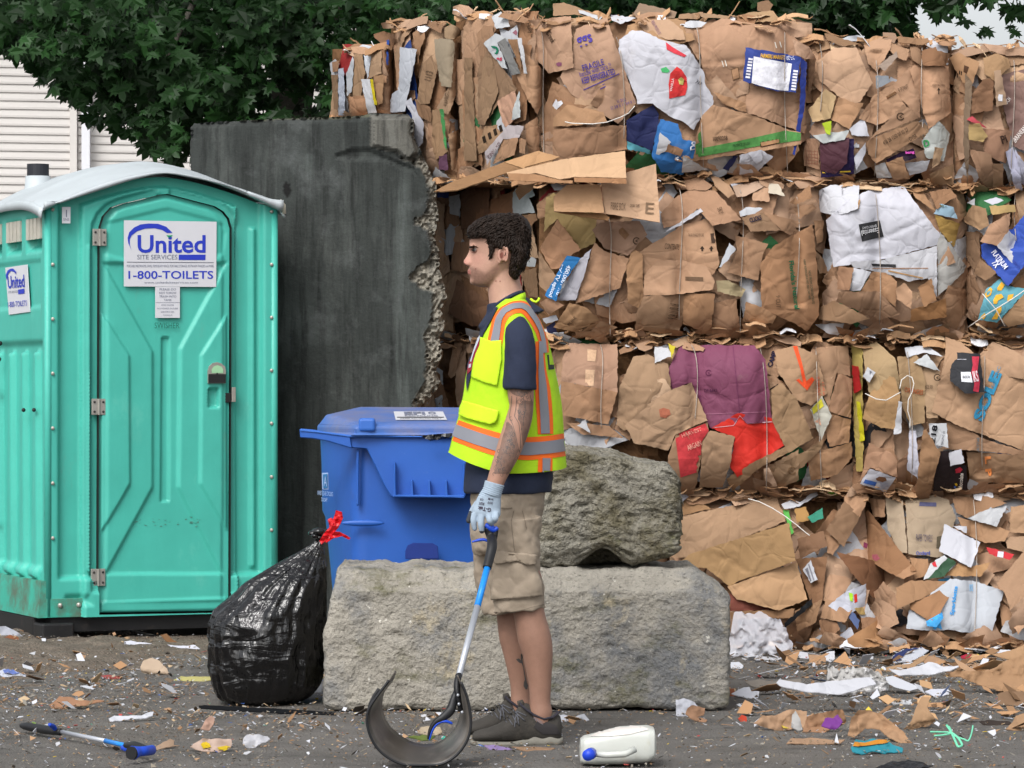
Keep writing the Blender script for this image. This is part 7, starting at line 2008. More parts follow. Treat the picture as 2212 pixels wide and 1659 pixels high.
patch('H', '285,215 320,215 365,380 392,500 440,465 460,490 400,575 310,490 335,480 366,512 345,400', '#D8502E', 'printed_arrow'); print_('H', 'THIS SIDE UP', 540, 540, 160, 30, -85, '#C85A40'); print_('H', 'FLAMMABLE', 490, 540, 150, 30, -85, '#C85A40'); print_('H', 'CAMP', 115, 320, 130, 40, 72, '#2E2A40', .04)
patch('H', '440,720 515,640 535,700 450,770', '#C8C040'); patch('H', '460,830 500,800 515,860 480,880', '#C89880')
print_('H', 'SOLE', 1860, 620, 420, 90, 68, '#3A8AB0', .06); print_('H', 'SOLE ELECTRIC', 1900, 560, 380, 26, 72, '#4A88A8'); patch('H', '1735,300 1795,300 1780,420 1800,500 1790,590 1745,580 1755,520 1730,430 1742,370', '#B83A4C'); patch('H', '1645,425 1725,425 1740,510 1650,505', '#D8DAE0', 'label'); print_('H', 'IKS', 1765, 460, 40, 90, 10, '#E8D8DC', .02); print_('H', 'BEER', 1690, 465, 60, 20, 0, '#303036'); patch('H', '1615,320 1690,320 1690,326 1615,326', '#A0A0A8')
print_('H', '218', 1425, 930, 150, 44, 80, '#202024', .03); print_('H', '53', 1435, 885, 40, 20, 80, '#202024'); print_('H', 'RALPHS 01', 1500, 960, 110, 18, 80, '#40404A'); print_('H', 'L', 1865, 1140, 60, 50, -85, '#E08A50', .05); print_('H', 'P', 1870, 1240, 60, 50, -85, '#E08A50', .05); print_('H', 'BUYTAR', 1785, 1010, 110, 22, 88, '#5A7A8A')
patch('H', '870,1295 965,1320 950,1350 855,1325', '#3A5A9A'); patch('H', '955,1290 985,1272 1035,1280 1045,1305 1010,1318 965,1305', '#6A4A34')
for i in range(5): patch('H', f'{985+i*4},{1335+i*12-20} {1060+i*2},{1352+i*12-20} {1059+i*2},{1355+i*12-20} {984+i*4},{1338+i*12-20}', '#8A90A8')
print_('H', 'chocolate', 1645, 1310, 130, 34, 85, '#D8D0C8', .03); patch('H', '1600,1215 1640,1195 1660,1215 1640,1240 1605,1245', '#B83040'); patch('H', '1595,1330 1610,1325 1620,1340 1605,1350', '#D8B030'); patch('H', '1590,1350 1605,1350 1605,1368 1590,1366', '#4060B0')
print_('H', 'ORANGES', 1265, 580, 150, 40, -10, '#A05A3A', .02); ringmark('H', 1455, 470, 30); print_('H', 'SIZE 03', 1385, 545, 60, 30, 0, DK); patch('H', '870,425 905,410 925,425 890,470', '#6A6A72')
print_('J', 'PAPER TOWELS', 905, 470, 140, 60, -2, '#5A5260'); print_('J', 'Orchard', 895, 600, 120, 34, 2, '#4A5290', .03); patch('J', '1015,460 1055,450 1045,560 1010,560', '#5A5244'); patch('J', '865,160 1010,165 1010,200 862,195', '#5A5A78'); print_('J', 'PRODUCT OF', 800, 160, 90, 16, 0, DK)
print_('J', 'Sparkletts', 1165, 1010, 250, 44, 82, '#3A90D0', .03); print_('J', 'PURE WATER', 1310, 900, 30, 60, 0, '#70B0DC', .02); patch('J', '920,1190 1060,1110 1070,1160 1010,1240 930,1230', '#4AA0DC'); patch('J', '1020,830 1130,812 1125,845 1040,850', '#5AAEE0'); patch('J', '975,1250 1040,1180 1060,1260 1110,1245 1060,1285', '#4AA0DC')
patch('J', '970,690 1000,670 1015,720 985,715', '#C03A40'); patch('J', '255,940 290,950 290,1020 265,1010', '#9CCC30'); patch('J', '300,960 325,950 330,1020 305,1030', '#C83A2A'); patch('J', '1540,585 1590,590 1585,640 1535,632', '#C8CCDA'); patch('J', '385,505 420,520 410,560 380,550', '#8A4060'); patch('J', '455,615 500,610 525,650 490,670 460,650', '#94505A')
patch('I', '1290,740 1312,725 1345,840 1335,845', '#707078'); patch('I', '1315,700 1325,690 1370,830 1360,835', '#808088')

# stack of flattened cartons poking out between the two upper rows: loose things of their own
def loose(name, label, polys, Yb, cat='flattened carton'):
    first = None
    for i, (k, s, col, dY, tiltv) in enumerate(polys):
        q = pts(k, s); cu = sum(p[0] for p in q)/len(q); cv = sum(p[1] for p in q)/len(q)
        vs, fs = tri2d([((u-cu), (v-cv)) for u, v in q], 9, .6, random.Random(i)); W = []
        for x, y in vs: W.append(P(x+cu, y+cv, Yb + dY - y * tiltv / 460 + .008 * fbm(x * .02 + i, y * .02, 3)))
        if first is None: first = mk(name, W, orient_to_cam(W, fs), M_card, None, color=srgb(col)); solid(first, .005); tag(first, label, cat, 'loose flattened cartons between the upper rows')
        else: o = mk('flap', W, orient_to_cam(W, fs), M_card, first, color=srgb(col)); solid(o, .005)
    first['label'] = label
loose('flattened_carton', 'long brown flattened carton jutting left over the broken wall edge', [('D', '30,390 180,310 600,150 780,190 1010,120 980,160 760,210 620,240 220,378', '#8A6A4C', 0, 2.2), ('D', '600,150 880,60 1050,110 1000,130 770,190 760,205', '#A98460', -.03, .8)], 15.98)
loose('flattened_carton', 'pale flattened carton with folded lip lying below the egg box bale', [('D', '620,235 840,185 1060,130 1580,60 1590,280 1170,270 1050,292 860,240 640,262', '#B99878', -.02, .8), ('D', '630,240 850,250 1050,300 1155,300 1155,325 1040,320 640,298', '#A07A5A', -.06, .2), ('D', '1165,275 1590,285 1592,328 1170,310', '#9C7454', -.06, .2)], 15.9)
loose('flattened_carton', 'flattened carton printed 20 gal tapes sticking out above the blue strip', [('D', '1000,430 1110,335 1380,330 1410,562 1005,550', '#B5906E', 0, .3), ('D', '1380,300 1830,165 1862,640 1420,568 1395,430', '#B7967A', .02, .25), ('D', '1005,552 1410,568 1455,600 1440,625 1200,590', '#94704E', .02, .3)], 15.95)
def direct_text(txt, k, x, y, wz, hz, Y, col, parent, rot=0):
    vs, fs = text2d(txt); ext = vs.max(0) - vs.min(0); ct, sn = math.cos(R(rot)), math.sin(R(rot)); W = []
    O = Vector((0, 0, CH)); bv = bvh_of(parent)
    for a, b in vs:
        a2, b2 = a/ext[0]*wz, b/ext[1]*hz; u, v = zz(k, x + a2*ct - b2*sn, y - a2*sn - b2*ct); d = (P(u, v, 10) - O).normalized(); h = bv.ray_cast(O, d)
        W.append(h[0] - d * .005 if h[0] else P(u, v, Y))
    return mk('printed_text', W, orient_to_cam(W, fs), M_ink, parent, color=srgb(col))
tp = [o for o in C.objects if o.name.startswith('flattened_carton')][-1]
f0 = [c for c in tp.children if c.name.startswith('flap')][0]
direct_text('20 GAL TAPES', 'D', 1660, 505, 75, 24, 15.9, DK, f0, -3); direct_text('FIBRE BOX', 'D', 1525, 510, 120, 60, 15.9, '#7A6450', f0, -4); direct_text('E', 'D', 1780, 525, 70, 90, 15.9, '#7A6450', f0, -4)
# ------------------------------------------------------------------ litter on the ground
GL = 'pieces of litter strewn on the asphalt'
M_cloth = mat('translucent film', '#C9CAD2', rough=.3, var=.1, spec=.5, alpha=.62, bump=.8, bscale=30, bdist=.01)
def gpt(u, v, Yb, m): k = (v - HV) / FP; Y = (CH + m * Yb) / (m + k); return Vector(((u - CX) * Y / FP, Y, CH - k * Y))
def gp(name, label, cat, k, s, col, mtl=None, m=.55, crump=.012, lift=0, fold=.25, seed=1, th=.003, parent=None, step=None, group=None):
    if crump >= .03 and mtl is None: crump *= .45; fold *= 2.0
    q = pts(k, s); rr = random.Random(seed * 31 + 5); vb = max(p[1] for p in q); Yb = ground_Y(vb); cu = sum(p[0] for p in q)/len(q); cv = sum(p[1] for p in q)/len(q)
    ext = max(max(p[0] for p in q) - min(p[0] for p in q), 6); vs, fs = tri2d([(u - cu, v - cv) for u, v in q], step or max(2.5, min(6, ext / 9)), .5, rr); cr = []
    for i in range(3): a = rr.uniform(0, 3.14); cr.append((math.cos(a), math.sin(a) * 2.5, rr.uniform(-.25, .25) * ext, rr.uniform(-fold, fold)))
    W = []; px = Yb / FP
    for x, y in vs:
        p = gpt(x + cu, y + cv, Yb, m); h = crump * (fbm(p.x * 14 + seed, p.y * 14, p.z * 14, 3) + .8 * abs(fbm(p.x * 30, seed, p.z * 40, 2)))
        for a, b, c, am in cr: h += am * (abs(a*x + b*y - c)) * px * .5
        p = p + Vector((0, -h * .9, abs(h) * .35 + .006 + lift)); W.append(p)
    if not lift: mz = min(p.z for p in W) + .006; W = [Vector((p.x, p.y, p.z - mz)) for p in W]
    W2, F2 = rimmed(W, orient_to_cam(W, fs), (0, .001, -.003)); W2 = [Vector((p.x, p.y, max(p.z, -.010))) for p in W2]; cc_ = srgb(col); cc_ = tuple(x * .70 for x in cc_) if mtl is not None else (cc_[0] * .80, cc_[1] * .85, cc_[2] * .98)
    o = mk(name, W2, F2, mtl or M_card, parent, color=cc_, smooth=True)
    if parent is None: tag(o, label, cat, group)
    return o
L_ = [
 ('cardboard_scrap', 'crumpled tan card scrap halfway between toilet and black bag', 'K', None),
]
# near the toilet and bag (left)
gp('rolled_newspaper', 'rolled white and blue newspaper lying under the front of the toilet', 'newspaper', 'S', '792,205 792,165 830,160 890,172 1000,182 1130,190 1240,190 1285,220 1130,218 960,210 860,205', '#D8DAE6', M_paper, m=1.2, seed=2)
gp('paper_scrap', 'pale grey paper rectangle beside the rolled newspaper', 'paper', 'S', '750,208 860,208 892,250 790,254', '#B8BCC0', M_paper, m=.15)
gp('paper_ball', 'crumpled tan paper ball between the toilet and the black bag', 'crumpled paper', 'S', '890,320 905,290 960,282 1010,300 1060,330 1075,360 1050,382 960,378 895,362', '#BFA586', m=2.0, crump=.03, fold=.5, seed=3)
gp('envelope', 'pale yellow flat card at the foot of the black bag', 'card', 'S', '1100,412 1150,388 1345,386 1340,410 1260,420', '#CFC67E', M_paper, m=.12)
gp('cardboard_scrap', 'torn brown card under the toilet front edge', 'cardboard scrap', 'S', '570,170 640,150 740,180 700,195 600,192', '#7A5E48', m=.5)
gp('cardboard_scrap', 'curved brown card leaning under the toilet near the black bag', 'cardboard scrap', 'S', '1020,120 1060,112 1100,150 1180,185 1240,185 1260,200 1130,192 1060,160', '#7E5A3A', m=1.2, seed=4)
gp('cardboard_scrap', 'dark brown square scrap in front of the toilet skid', 'cardboard scrap', 'S', '570,235 650,225 655,255 575,260', '#6A5240', m=.2)
gp('cardboard_scrap', 'long torn brown card strip on the dirt left of the path of litter', 'cardboard scrap', 'S', '300,580 330,555 370,505 440,498 500,515 620,515 660,525 560,545 450,550 400,580 330,592', '#A07656', m=.5, crump=.03, seed=5)
gp('tub_lid', 'white oval tub lid with blue and red print at the left edge', 'plastic lid', 'S', '0,352 30,340 90,345 130,365 168,372 165,388 110,390 60,396 15,386 0,372', '#C8CEDC', M_paper, m=.5)
tl_ = [o for o in C.objects if o.name.startswith('tub_lid')][0]
decal('lid_print', 'S', '18,356 60,350 110,362 125,378 80,386 30,378', bvh_of(tl_), M_paper, tl_, .004, 2.5, color=tuple(x * .7 for x in srgb('#6A7EC0')))
gp('plastic_bag', 'white plastic bag caught beside the toilet skid at the left edge', 'plastic bag', 'S', '0,80 40,75 100,100 150,135 165,175 120,190 60,190 0,160', '#B6B9C4', M_paper, m=1.2, crump=.03, seed=6)
gp('cardboard_scrap', 'rusty brown crumpled scrap in front of the white bag by the skid', 'cardboard scrap', 'S', '10,155 60,122 115,130 135,185 90,212 30,205', '#8A5638', m=1.0, crump=.03, seed=7)
gp('paper_strip', 'twisted white paper strip on the asphalt above the fallen grabber', 'paper strip', 'S', '690,655 740,635 820,640 900,635 945,612 975,612 970,635 900,655 800,660 700,672', '#D4D6DE', M_paper, m=.4, crump=.02, seed=8)
gp('plastic_straw', 'short pale green plastic strip on the dirt', 'plastic strip', 'S', '485,562 560,558 562,568 490,574', '#9CC8B0', M_paper, m=.4)
gp('red_wrapper', 'small red wrapper on the dirt between lid and paper ball', 'wrapper', 'S', '640,378 690,372 765,388 760,404 680,402', '#A84A4A', M_paper, m=.4)
gp('plastic_trim', 'long black plastic trim strip in front of the black bag and block', 'plastic trim', 'S', '1262,570 1300,565 1700,585 2000,602 2125,612 2135,630 1900,622 1500,602 1270,586', '#17191C', M_ink, m=.5, crump=.002, fold=0, th=.01)
gp('plastic_sack', 'white plastic sheet wedged between the black bag and the block', 'plastic sheet', 'S', '1925,485 1960,450 2010,400 2045,358 2045,485 1980,490', '#A9ABB0', M_paper, m=3, crump=.02)
gp('crushed_carton', 'crushed yellow and pink food carton with a tan tab standing up', 'food carton', 'S', '1210,830 1230,808 1290,780 1380,785 1475,790 1475,820 1440,850 1390,865 1330,858 1280,852', '#C8AFA0', M_paper, m=.6, crump=.03, seed=9)
cc = [o for o in C.objects if o.name.startswith('crushed_carton')][0]
decal('yellow_flap', 'S', '1275,830 1300,810 1330,825 1340,850 1290,860', bvh_of(cc), M_paper, cc, .004, 2.5, color=tuple(x * .7 for x in srgb('#D8B820'))); decal('yellow_flap', 'S', '1380,850 1440,838 1470,842 1420,866 1385,866', bvh_of(cc), M_paper, cc, .004, 2.5, color=tuple(x * .7 for x in srgb('#D0B428')))
gp('tab', None, None, 'S', '1275,775 1310,715 1340,692 1365,705 1358,745 1330,785', '#B08C74', m=3, parent=cc, lift=.02)
o = gp('plastic_cup', 'crushed clear plastic cup on the asphalt', 'plastic cup', 'S', '1545,775 1570,745 1610,755 1650,752 1700,758 1718,780 1690,800 1640,815 1610,835 1570,832 1545,810', '#C9CCD6', M_cloth, m=1.2, crump=.035, fold=.6, seed=11)
gp('cardboard_scrap', 'torn brown and blue card lying by the tip of the fallen grabber', 'cardboard scrap', 'S', '935,835 985,822 1040,800 1085,782 1110,788 1105,812 1140,812 1060,828 1000,845 950,848', '#A08468', m=.5, crump=.03, seed=12)
# fallen grabber tool on the ground
def grabber():
    q = [gpt(*zz('S', x, y), ground_Y(zz('S', 0, 870)[1]), .06) for x, y in ((138, 705), (260, 722), (385, 748), (690, 805), (860, 850), (900, 875))]
    Y0 = ground_Y(zz('S', 0, 880)[1])
    def G(x, y, h=.02):
        u, v = zz('S', x, y); k = (v - HV) / FP; Y = (CH - h) / k; return Vector(((u - CX) * Y / FP, Y, h))
    e = empty('litter_grabber', G(500, 790, 0), 'blue and grey litter grabber lying on the asphalt at lower left', 'litter grabber')
    Ms, Mb, Mbl, Mt = [bpy.data.materials[n] for n in ('picker aluminium', 'picker black', 'picker blue', 'picker blue tube')]
    mb = MB(); tube_smooth(mb, [G(138, 706), G(170, 712), G(230, 722), G(300, 735), G(385, 748)], [.009, .014, .015, .015, .012], [.009, .013, .014, .014, .011], n=16); mb.build('grip', Mb, e, True)
    mb = MB(); mb.tube([G(380, 745), G(680, 806)], .008, 12); mb.build('shaft', Ms, e, True)
    mb = MB(); mb.tube([G(670, 804), G(850, 845)], .008, 12); mb.build('shaft_collar', Mt, e, True)
    mb = MB(); tube_smooth(mb, [G(800, 830, .03), G(860, 838, .035), G(940, 862, .03)], [.010, .016, .012], [.010, .012, .010], n=14); mb.build('jaw_hinge', Mb, e, True)
    mb = MB(); tube_smooth(mb, [G(845, 880, .03), G(880, 872, .032), G(920, 868, .032), G(965, 862, .028)], [.023, .017, .016, .017], [.023, .017, .015, .015], n=20); cu = mb.build('suction_cup', Mbl, e, True)
    a, b = G(845, 880, .03), G(832, 882, .03); mb = MB(); mb.tube([a, b], .0215, 20); mb.build('cup_face', Mb, cu)
    mb = MB(); tube_smooth(mb, [G(775, 848, .012), G(820, 856, .012), G(850, 858, .012)], [.008, .012, .009], [.006] * 3, n=10); mb.build('trigger_tip', Mbl, e, True)
    mb = MB(); tube_smooth(mb, [G(315, 700, .05), G(335, 712, .04), G(350, 728, .03)], [.006, .010, .008], [.006, .008, .008], n=10); mb.build('trigger', Mbl, e, True)
    o = gp('leaf_scrap', 'small green leaf scrap behind the fallen grabber grip', 'leaf', 'S', '200,700 205,672 225,678 245,700', '#86A850', M_paper, m=1)
grabber()
# right of the block
K_ = 'K'
gp('milk_label', None, None, 'N', '0,0 1,0 1,1', '#ffffff', M_paper) if False else None
def jug():
    e = empty('milk_jug', P(1333, 1655, ground_Y(1650)).to_tuple()[:2] + (0,), 'translucent white milk jug with blue cap lying on its side', 'milk jug')
    M = mat('milky plastic', '#BFC2BC', rough=.35, var=.06, spec=.5, bump=.1, bscale=18, spots=[('#A89C6A', 9, .6, .75, .35)]); Y0 = 11.13
    # box-like body, tapering to the neck on the left; axis along x tilted a little
    secs = [(1252, 1625, 1618, .02), (1254, 1650, 1600, .05), (1262, 1652, 1594, .065), (1290, 1654, 1588, .075), (1320, 1653, 1580, .08), (1340, 1653, 1575, .082), (1400, 1648, 1572, .082), (1413, 1640, 1576, .078), (1417, 1625, 1590, .06)]
    mb = MB(); A = np.array(secs, float); t = np.linspace(0, len(A)-1, 60); V = []; F = []; n = 32
    for tt in t:
        x, vb, vt, w_ = [np.interp(tt, range(len(A)), A[:, j]) for j in range(4)]
        c = P(x, (vb + vt) / 2, Y0); h = (vb - vt) / 2 * Y0 / FP
        for j in range(n):
            a = 2*math.pi*j/n; cy_, sz = math.cos(a), math.sin(a); V.append((c.x, c.y + .03 + w_ * math.copysign(abs(cy_)**.45, cy_), c.z + h * math.copysign(abs(sz)**.45, sz)))
    for i in range(len(t)-1):
        for j in range(n): F.append((i*n+j, i*n+(j+1) % n, (i+1)*n+(j+1) % n, (i+1)*n+j))
    F += [tuple(range(n)), tuple(range((len(t)-1)*n, len(t)*n))]
    mz = min(v[2] for v in V); V = [(a, b, c - mz) for a, b, c in V]
    bd = mk('bottle', V, F, M, e, smooth=True); 
    q = P(1270, 1631, 10.99)
    mb = MB(); mb.tube([Vector((q.x + .012, q.y + .05, q.z)), Vector((q.x, q.y - .004, q.z))], [.019, .0185], 22, up=(0, 0, 1)); mb.build('cap', mat('blue cap', '#1F44C8', rough=.4), e, True)
    mb = MB(); mb.tube([P(1282, 1628, 11.04), P(1310, 1631, 11.02), P(1350, 1629, 11.02), P(1372, 1619, 11.04)], [.009, .0105, .0105, .010], 12); mb.build('handle', M, e, True)
    vs, fs = tri2d(pts('N', '1630,1240 1720,1195 1840,1162 1990,1175 2030,1195 1900,1225 1760,1240'), 4); bvj = bvh_of(bd); W, ok = proj(vs, bvj, .002); F = [f for f in fs if all(ok[i] for i in f)]
    for F in (comps(F, len(W))[:1] if F else []): mk('label', W, orient_to_cam(W, F), mat('jug label', '#D8D2CC', rough=.5, spots=[('#B04A50', 30, .62, .68, .6)]), e)
jug()
gp('cardboard_scrap', 'tan card strip lying in front of the near shoe', 'cardboard scrap', 'L', '555,1574 700,1572 845,1588 810,1606 700,1612 640,1604', '#A07E5E', m=.05, crump=.004)
gp('purple_scrap', 'lilac paper scrap lying at the toe of the shoe', 'paper scrap', 'L', '366,1562 440,1560 500,1575 552,1590 520,1596 400,1590', '#9E88BC', M_paper, m=.2)
gp('paper_scrap', 'torn white paper behind the shoe heel beside the block', 'paper scrap', 'L', '862,1360 900,1356 960,1380 1040,1355 1075,1390 1050,1398 1020,1380 950,1400 870,1408', '#D8DAE2', M_paper, m=.8, crump=.02)
gp('napkin', 'grey crumpled napkin under the scoop mouth', 'napkin', 'N', '465,1195 490,1160 560,1150 620,1160 636,1195 600,1215 500,1212', '#B8A890', M_paper, m=.8, crump=.02, seed=13)
gp('bottle_cap', 'tiny teal bottle cap near the picker jaw', 'bottle cap', 'N', '628,1238 640,1222 656,1222 656,1238 640,1244', '#3FB09A', M_paper, m=1, step=2)
gp('leaf_scrap', 'fallen green and pink leaves lying inside the scoop', 'leaf', 'N', '405,1325 440,1318 480,1325 500,1310 560,1322 590,1318 560,1345 500,1352 460,1340', '#6A7A3A', M_paper, m=.9, crump=.02, lift=.035)
gp('paper_scrap', 'crumpled white paper with tan card at the right end of the block', 'paper', 'K', '0,395 50,388 120,410 140,440 90,480 60,500 0,505', '#D0D2DC', M_paper, m=1.6, crump=.03, seed=14)
gp('cardboard_scrap', 'curled tan card next to white paper by the block corner', 'cardboard scrap', 'K', '62,500 75,455 100,440 185,455 180,500 130,512 200,530 190,545 120,535', '#A47C5C', m=1.5, crump=.025, seed=15)
gp('red_scrap', 'small orange red scrap right of the block corner', 'scrap', 'K', '395,520 420,498 450,515 452,545 415,540', '#C4462E', M_paper, m=1)
gp('paper_scrap', 'white folded sheet on brown red carton beside the block', 'paper', 'K', '350,372 430,325 465,318 480,345 530,345 520,395 455,392', '#E0E1E8', M_paper, m=.8, seed=16)
gp('carton_strip', 'red and brown carton strip beside the block end', 'carton', 'K', '290,335 370,332 382,385 290,375', '#9A5A38', M_paper, m=1)
gp('paper_scrap', 'small white sheets against the upper corner of the block', 'paper', 'K', '322,170 400,165 430,188 420,208 325,208', '#DADCE4', M_paper, m=.5)
gp('bubble_wrap', 'crumpled clear bubble wrap heaped beside the block and plain cartons', 'bubble wrap', 'I', '630,1480 640,1340 660,1240 690,1180 800,1160 900,1138 1000,1145 1080,1185 1120,1260 1160,1340 1190,1380 1180,1420 1100,1455 900,1475 760,1480', '#CFCBD2', M_cloth, m=1.6, crump=.06, fold=.5, seed=17, step=5)
gp('green_bag', 'lime green produce bag slumped at the right edge below the bales', 'bag', 'J', '1550,1230 1600,1200 1640,1180 1680,1170 1765,1172 1830,1200 1850,1410 1765,1425 1610,1450 1560,1300', '#86BC50', M_paper, m=2, crump=.04, seed=18)
gp('brown_bag', 'dark brown paper bag mouth beside the lime green bag', 'paper bag', 'J', '1505,1330 1530,1270 1560,1255 1600,1300 1605,1420 1560,1440 1510,1390', '#5A4030', m=2, crump=.02)
gp('paper_scrap', 'white triangular sheet lying before the white and blue carton', 'paper', 'J', '1040,1330 1180,1310 1240,1250 1300,1280 1380,1370 1410,1400 1200,1395', '#DEDFE8', M_paper, m=.5, seed=19)
gp('paper_scrap', 'white sheet left of the dark brown bag mouth', 'paper', 'J', '1420,1345 1500,1345 1535,1450 1500,1455', '#D8D9E0', M_paper, m=.6)
gp('magazine', 'white and grey magazine lying open before the bottom bales', 'magazine', 'J', '660,1300 720,1290 860,1290 1180,1380 1140,1395 900,1350 700,1310', '#C8CACE', M_paper, m=.3, seed=20)
gp('paper_sack', 'navy and white torn paper sack standing before the open box', 'paper sack', 'J', '605,1515 640,1470 720,1420 880,1405 940,1440 870,1490 780,1530 640,1535', '#C6CAD4', M_paper, m=1.0, crump=.02, seed=21)
ps = [o for o in C.objects if o.name.startswith('paper_sack')][0]
decal('navy_panel', 'J', '605,1515 640,1470 720,1422 880,1406 900,1415 760,1450 700,1530 640,1535', bvh_of(ps), M_paper, ps, .004, 2.5, color=tuple(x * .7 for x in srgb('#2A3566')))
gp('paper_scrap', 'white wedge of paper rising behind the navy sack', 'paper', 'J', '640,1280 700,1310 800,1360 930,1430 860,1440 720,1430 700,1360', '#E2E3EC', M_paper, m=1.2, seed=22)
gp('paper_scrap', 'small torn white paper on tan card near the bale foot', 'paper', 'K', '940,115 960,98 1008,92 1010,140 985,162 955,150', '#DADBE2', M_paper, m=1.4, seed=23)
gp('cardboard_scrap', 'tan card corner lying below the open brown box', 'cardboard scrap', 'K', '842,118 900,118 955,135 950,175 890,178 850,175', '#B08A66', m=.8, seed=24)
gp('paper_scrap', 'white paper patch right of the bubble wrap', 'paper', 'K', '700,108 760,95 840,105 845,140 770,140 705,130', '#D6D7DE', M_paper, m=.4, seed=25)
gp('cardboard_scrap', 'long tan flattened card under the navy sack', 'cardboard scrap', 'K', '1270,208 1400,185 1500,172 1560,130 1620,105 1580,150 1500,200 1440,222 1300,216', '#A98661', m=.6, seed=26)
gp('newspaper', 'crumpled coloured newspaper heap on the right asphalt', 'newspaper', 'K', '945,330 980,190 1040,225 1120,200 1200,210 1290,230 1345,290 1345,350 1260,382 1180,370 1060,375 1000,360', '#A8A6A4', mat('newsprint', '#A8A6A4', rough=.8, var=.25, vscale=30, bump=.5, bscale=25, bdist=.02, spots=[('#3A3A44', 12, .54, .64, .8), ('#D8D8DA', 9, .52, .6, .8), ('#B04A44', 7, .64, .7, .8), ('#4A7A9A', 8, .67, .72, .7)]), m=1.6, crump=.06, fold=.6, seed=27, step=3)
gp('red_wrapper', 'flat crimson wrapper on the far right asphalt', 'wrapper', 'K', '1808,128 1840,115 1915,120 1920,132 1870,145 1815,138', '#B02840', M_paper, m=.5, seed=28)
gp('white_board', 'long white torn board lying in front of the brown carton heap', 'board', 'K', '1345,262 1420,268 1540,230 1600,205 1660,212 1700,235 1800,238 1740,262 1500,290 1410,305', '#DCDDE4', M_paper, m=.5, crump=.015, lift=.01, seed=29)
gp('torn_carton', 'big torn brown carton heap at the right edge of the asphalt', 'torn carton', 'K', '1700,240 1780,200 1900,210 2010,195 2090,160 2212,128 2350,110 2350,300 2212,330 2100,370 2020,330 1950,300 1800,235', '#A9825C', m=1.2, crump=.05, fold=.5, seed=30, step=5)
tc_ = [o for o in C.objects if o.name.startswith('torn_carton')][0]
gp('flap', None, None, 'K', '1760,195 1850,250 1960,320 1930,330 1800,260', '#B08A66', m=1, parent=tc_, lift=.03); gp('flap', None, None, 'K', '2010,225 2120,200 2230,160 2230,255 2120,260 2040,240', '#AE8760', m=1.5, parent=tc_, lift=.06, seed=4); gp('flap', None, None, 'K', '1560,140 1620,125 1720,160 1700,200 1600,200', '#A98462', m=.8, parent=None, seed=31) and None
fl = [o for o in C.objects if o.name.startswith('flap') and o.parent is None and 'label' not in o.keys()]
for o in fl: o.name = 'cardboard_scrap'; tag(o, 'tan card flap with dark tape behind the long white board', 'cardboard scrap')
gp('cardboard_scrap', 'flat brown card stack below the torn carton heap', 'cardboard scrap', 'K', '2045,365 2100,350 2300,350 2300,450 2212,446 2045,425', '#86684C', m=.8, seed=32)
gp('cardboard_scrap', 'long tan card behind the white board at right', 'cardboard scrap', 'K', '1690,190 1800,178 1950,178 1960,205 1850,215 1720,220', '#AB8866', m=.4, seed=33)
gp('paper_scrap', 'white crumpled sheet on bare asphalt below the white board', 'paper', 'K', '1580,350 1620,332 1720,330 1750,352 1700,375 1640,380', '#D8DAE6', M_paper, m=.6, seed=34)
gp('paper_scrap', 'flat white scrap left of the crumpled sheet on asphalt', 'paper', 'K', '1358,402 1420,400 1495,398 1500,425 1440,422 1385,434', '#CED0D4', M_paper, m=.3, seed=35)
gp('white_board', 'folded white board on top of the crumpled brown paper heap', 'board', 'K', '635,430 655,405 720,415 830,430 1000,405 1240,392 1275,430 1130,470 1040,490 870,480 700,455 660,445', '#D4D5DC', M_paper, m=.6, crump=.012, lift=.06, seed=36)
gp('brown_paper', 'crumpled brown wrapping paper under the folded white board', 'wrapping paper', 'K', '488,575 540,530 620,520 700,480 760,465 830,480 830,600 760,580 690,600 610,595 550,585', '#B08B68', m=1.0, crump=.045, fold=.5, seed=37, step=4)
gp('brown_paper', 'twisted brown paper arching over to the right of the heap', 'wrapping paper', 'K', '1085,570 1105,470 1150,420 1230,415 1300,440 1380,500 1430,560 1480,655 1400,655 1330,590 1290,520 1200,510 1130,580', '#AE8762', m=1.4, crump=.04, fold=.4, seed=38, step=4)
gp('brown_paper', 'brown paper folds in the middle of the wrapping heap', 'wrapping paper', 'K', '800,600 830,500 920,490 1050,470 1080,530 1000,560 930,610 860,590', '#A27A58', m=1.2, crump=.045, fold=.5, seed=39, step=4)
gp('brown_paper', 'standing crumpled brown paper right of the wrapping heap', 'wrapping paper', 'K', '1450,575 1500,520 1530,450 1570,400 1620,395 1600,440 1640,490 1655,530 1610,580 1540,590', '#A8845F', m=2, crump=.03, seed=40)
gp('purple_scrap', 'purple foil scrap in the wrapping heap', 'foil', 'K', '925,625 950,585 1000,580 1030,560 1060,600 1040,630 1010,650 950,635', '#7A3A90', M_paper, m=1.2, crump=.02, lift=.02, seed=41)
gp('cardboard_scrap', 'flat card strip along the foot of the wrapping heap', 'cardboard scrap', 'K', '700,680 730,650 860,640 1000,655 1070,660 1040,682 860,680', '#A58363', m=.4, seed=42)
gp('grey_film', 'grey film strip standing in the wrapping heap', 'film', 'K', '730,640 740,560 760,530 790,580 805,650 780,660', '#B6B4B2', M_paper, m=2, seed=43, lift=.02)
gp('teal_carton', 'torn turquoise and orange carton on the asphalt', 'torn carton', 'K', '1110,700 1140,645 1200,650 1240,640 1340,645 1380,680 1445,700 1440,725 1330,730 1250,715 1180,745 1120,725', '#2E8FA0', M_paper, m=.8, crump=.02, seed=44)
tc = [o for o in C.objects if o.name.startswith('teal_carton')][0]
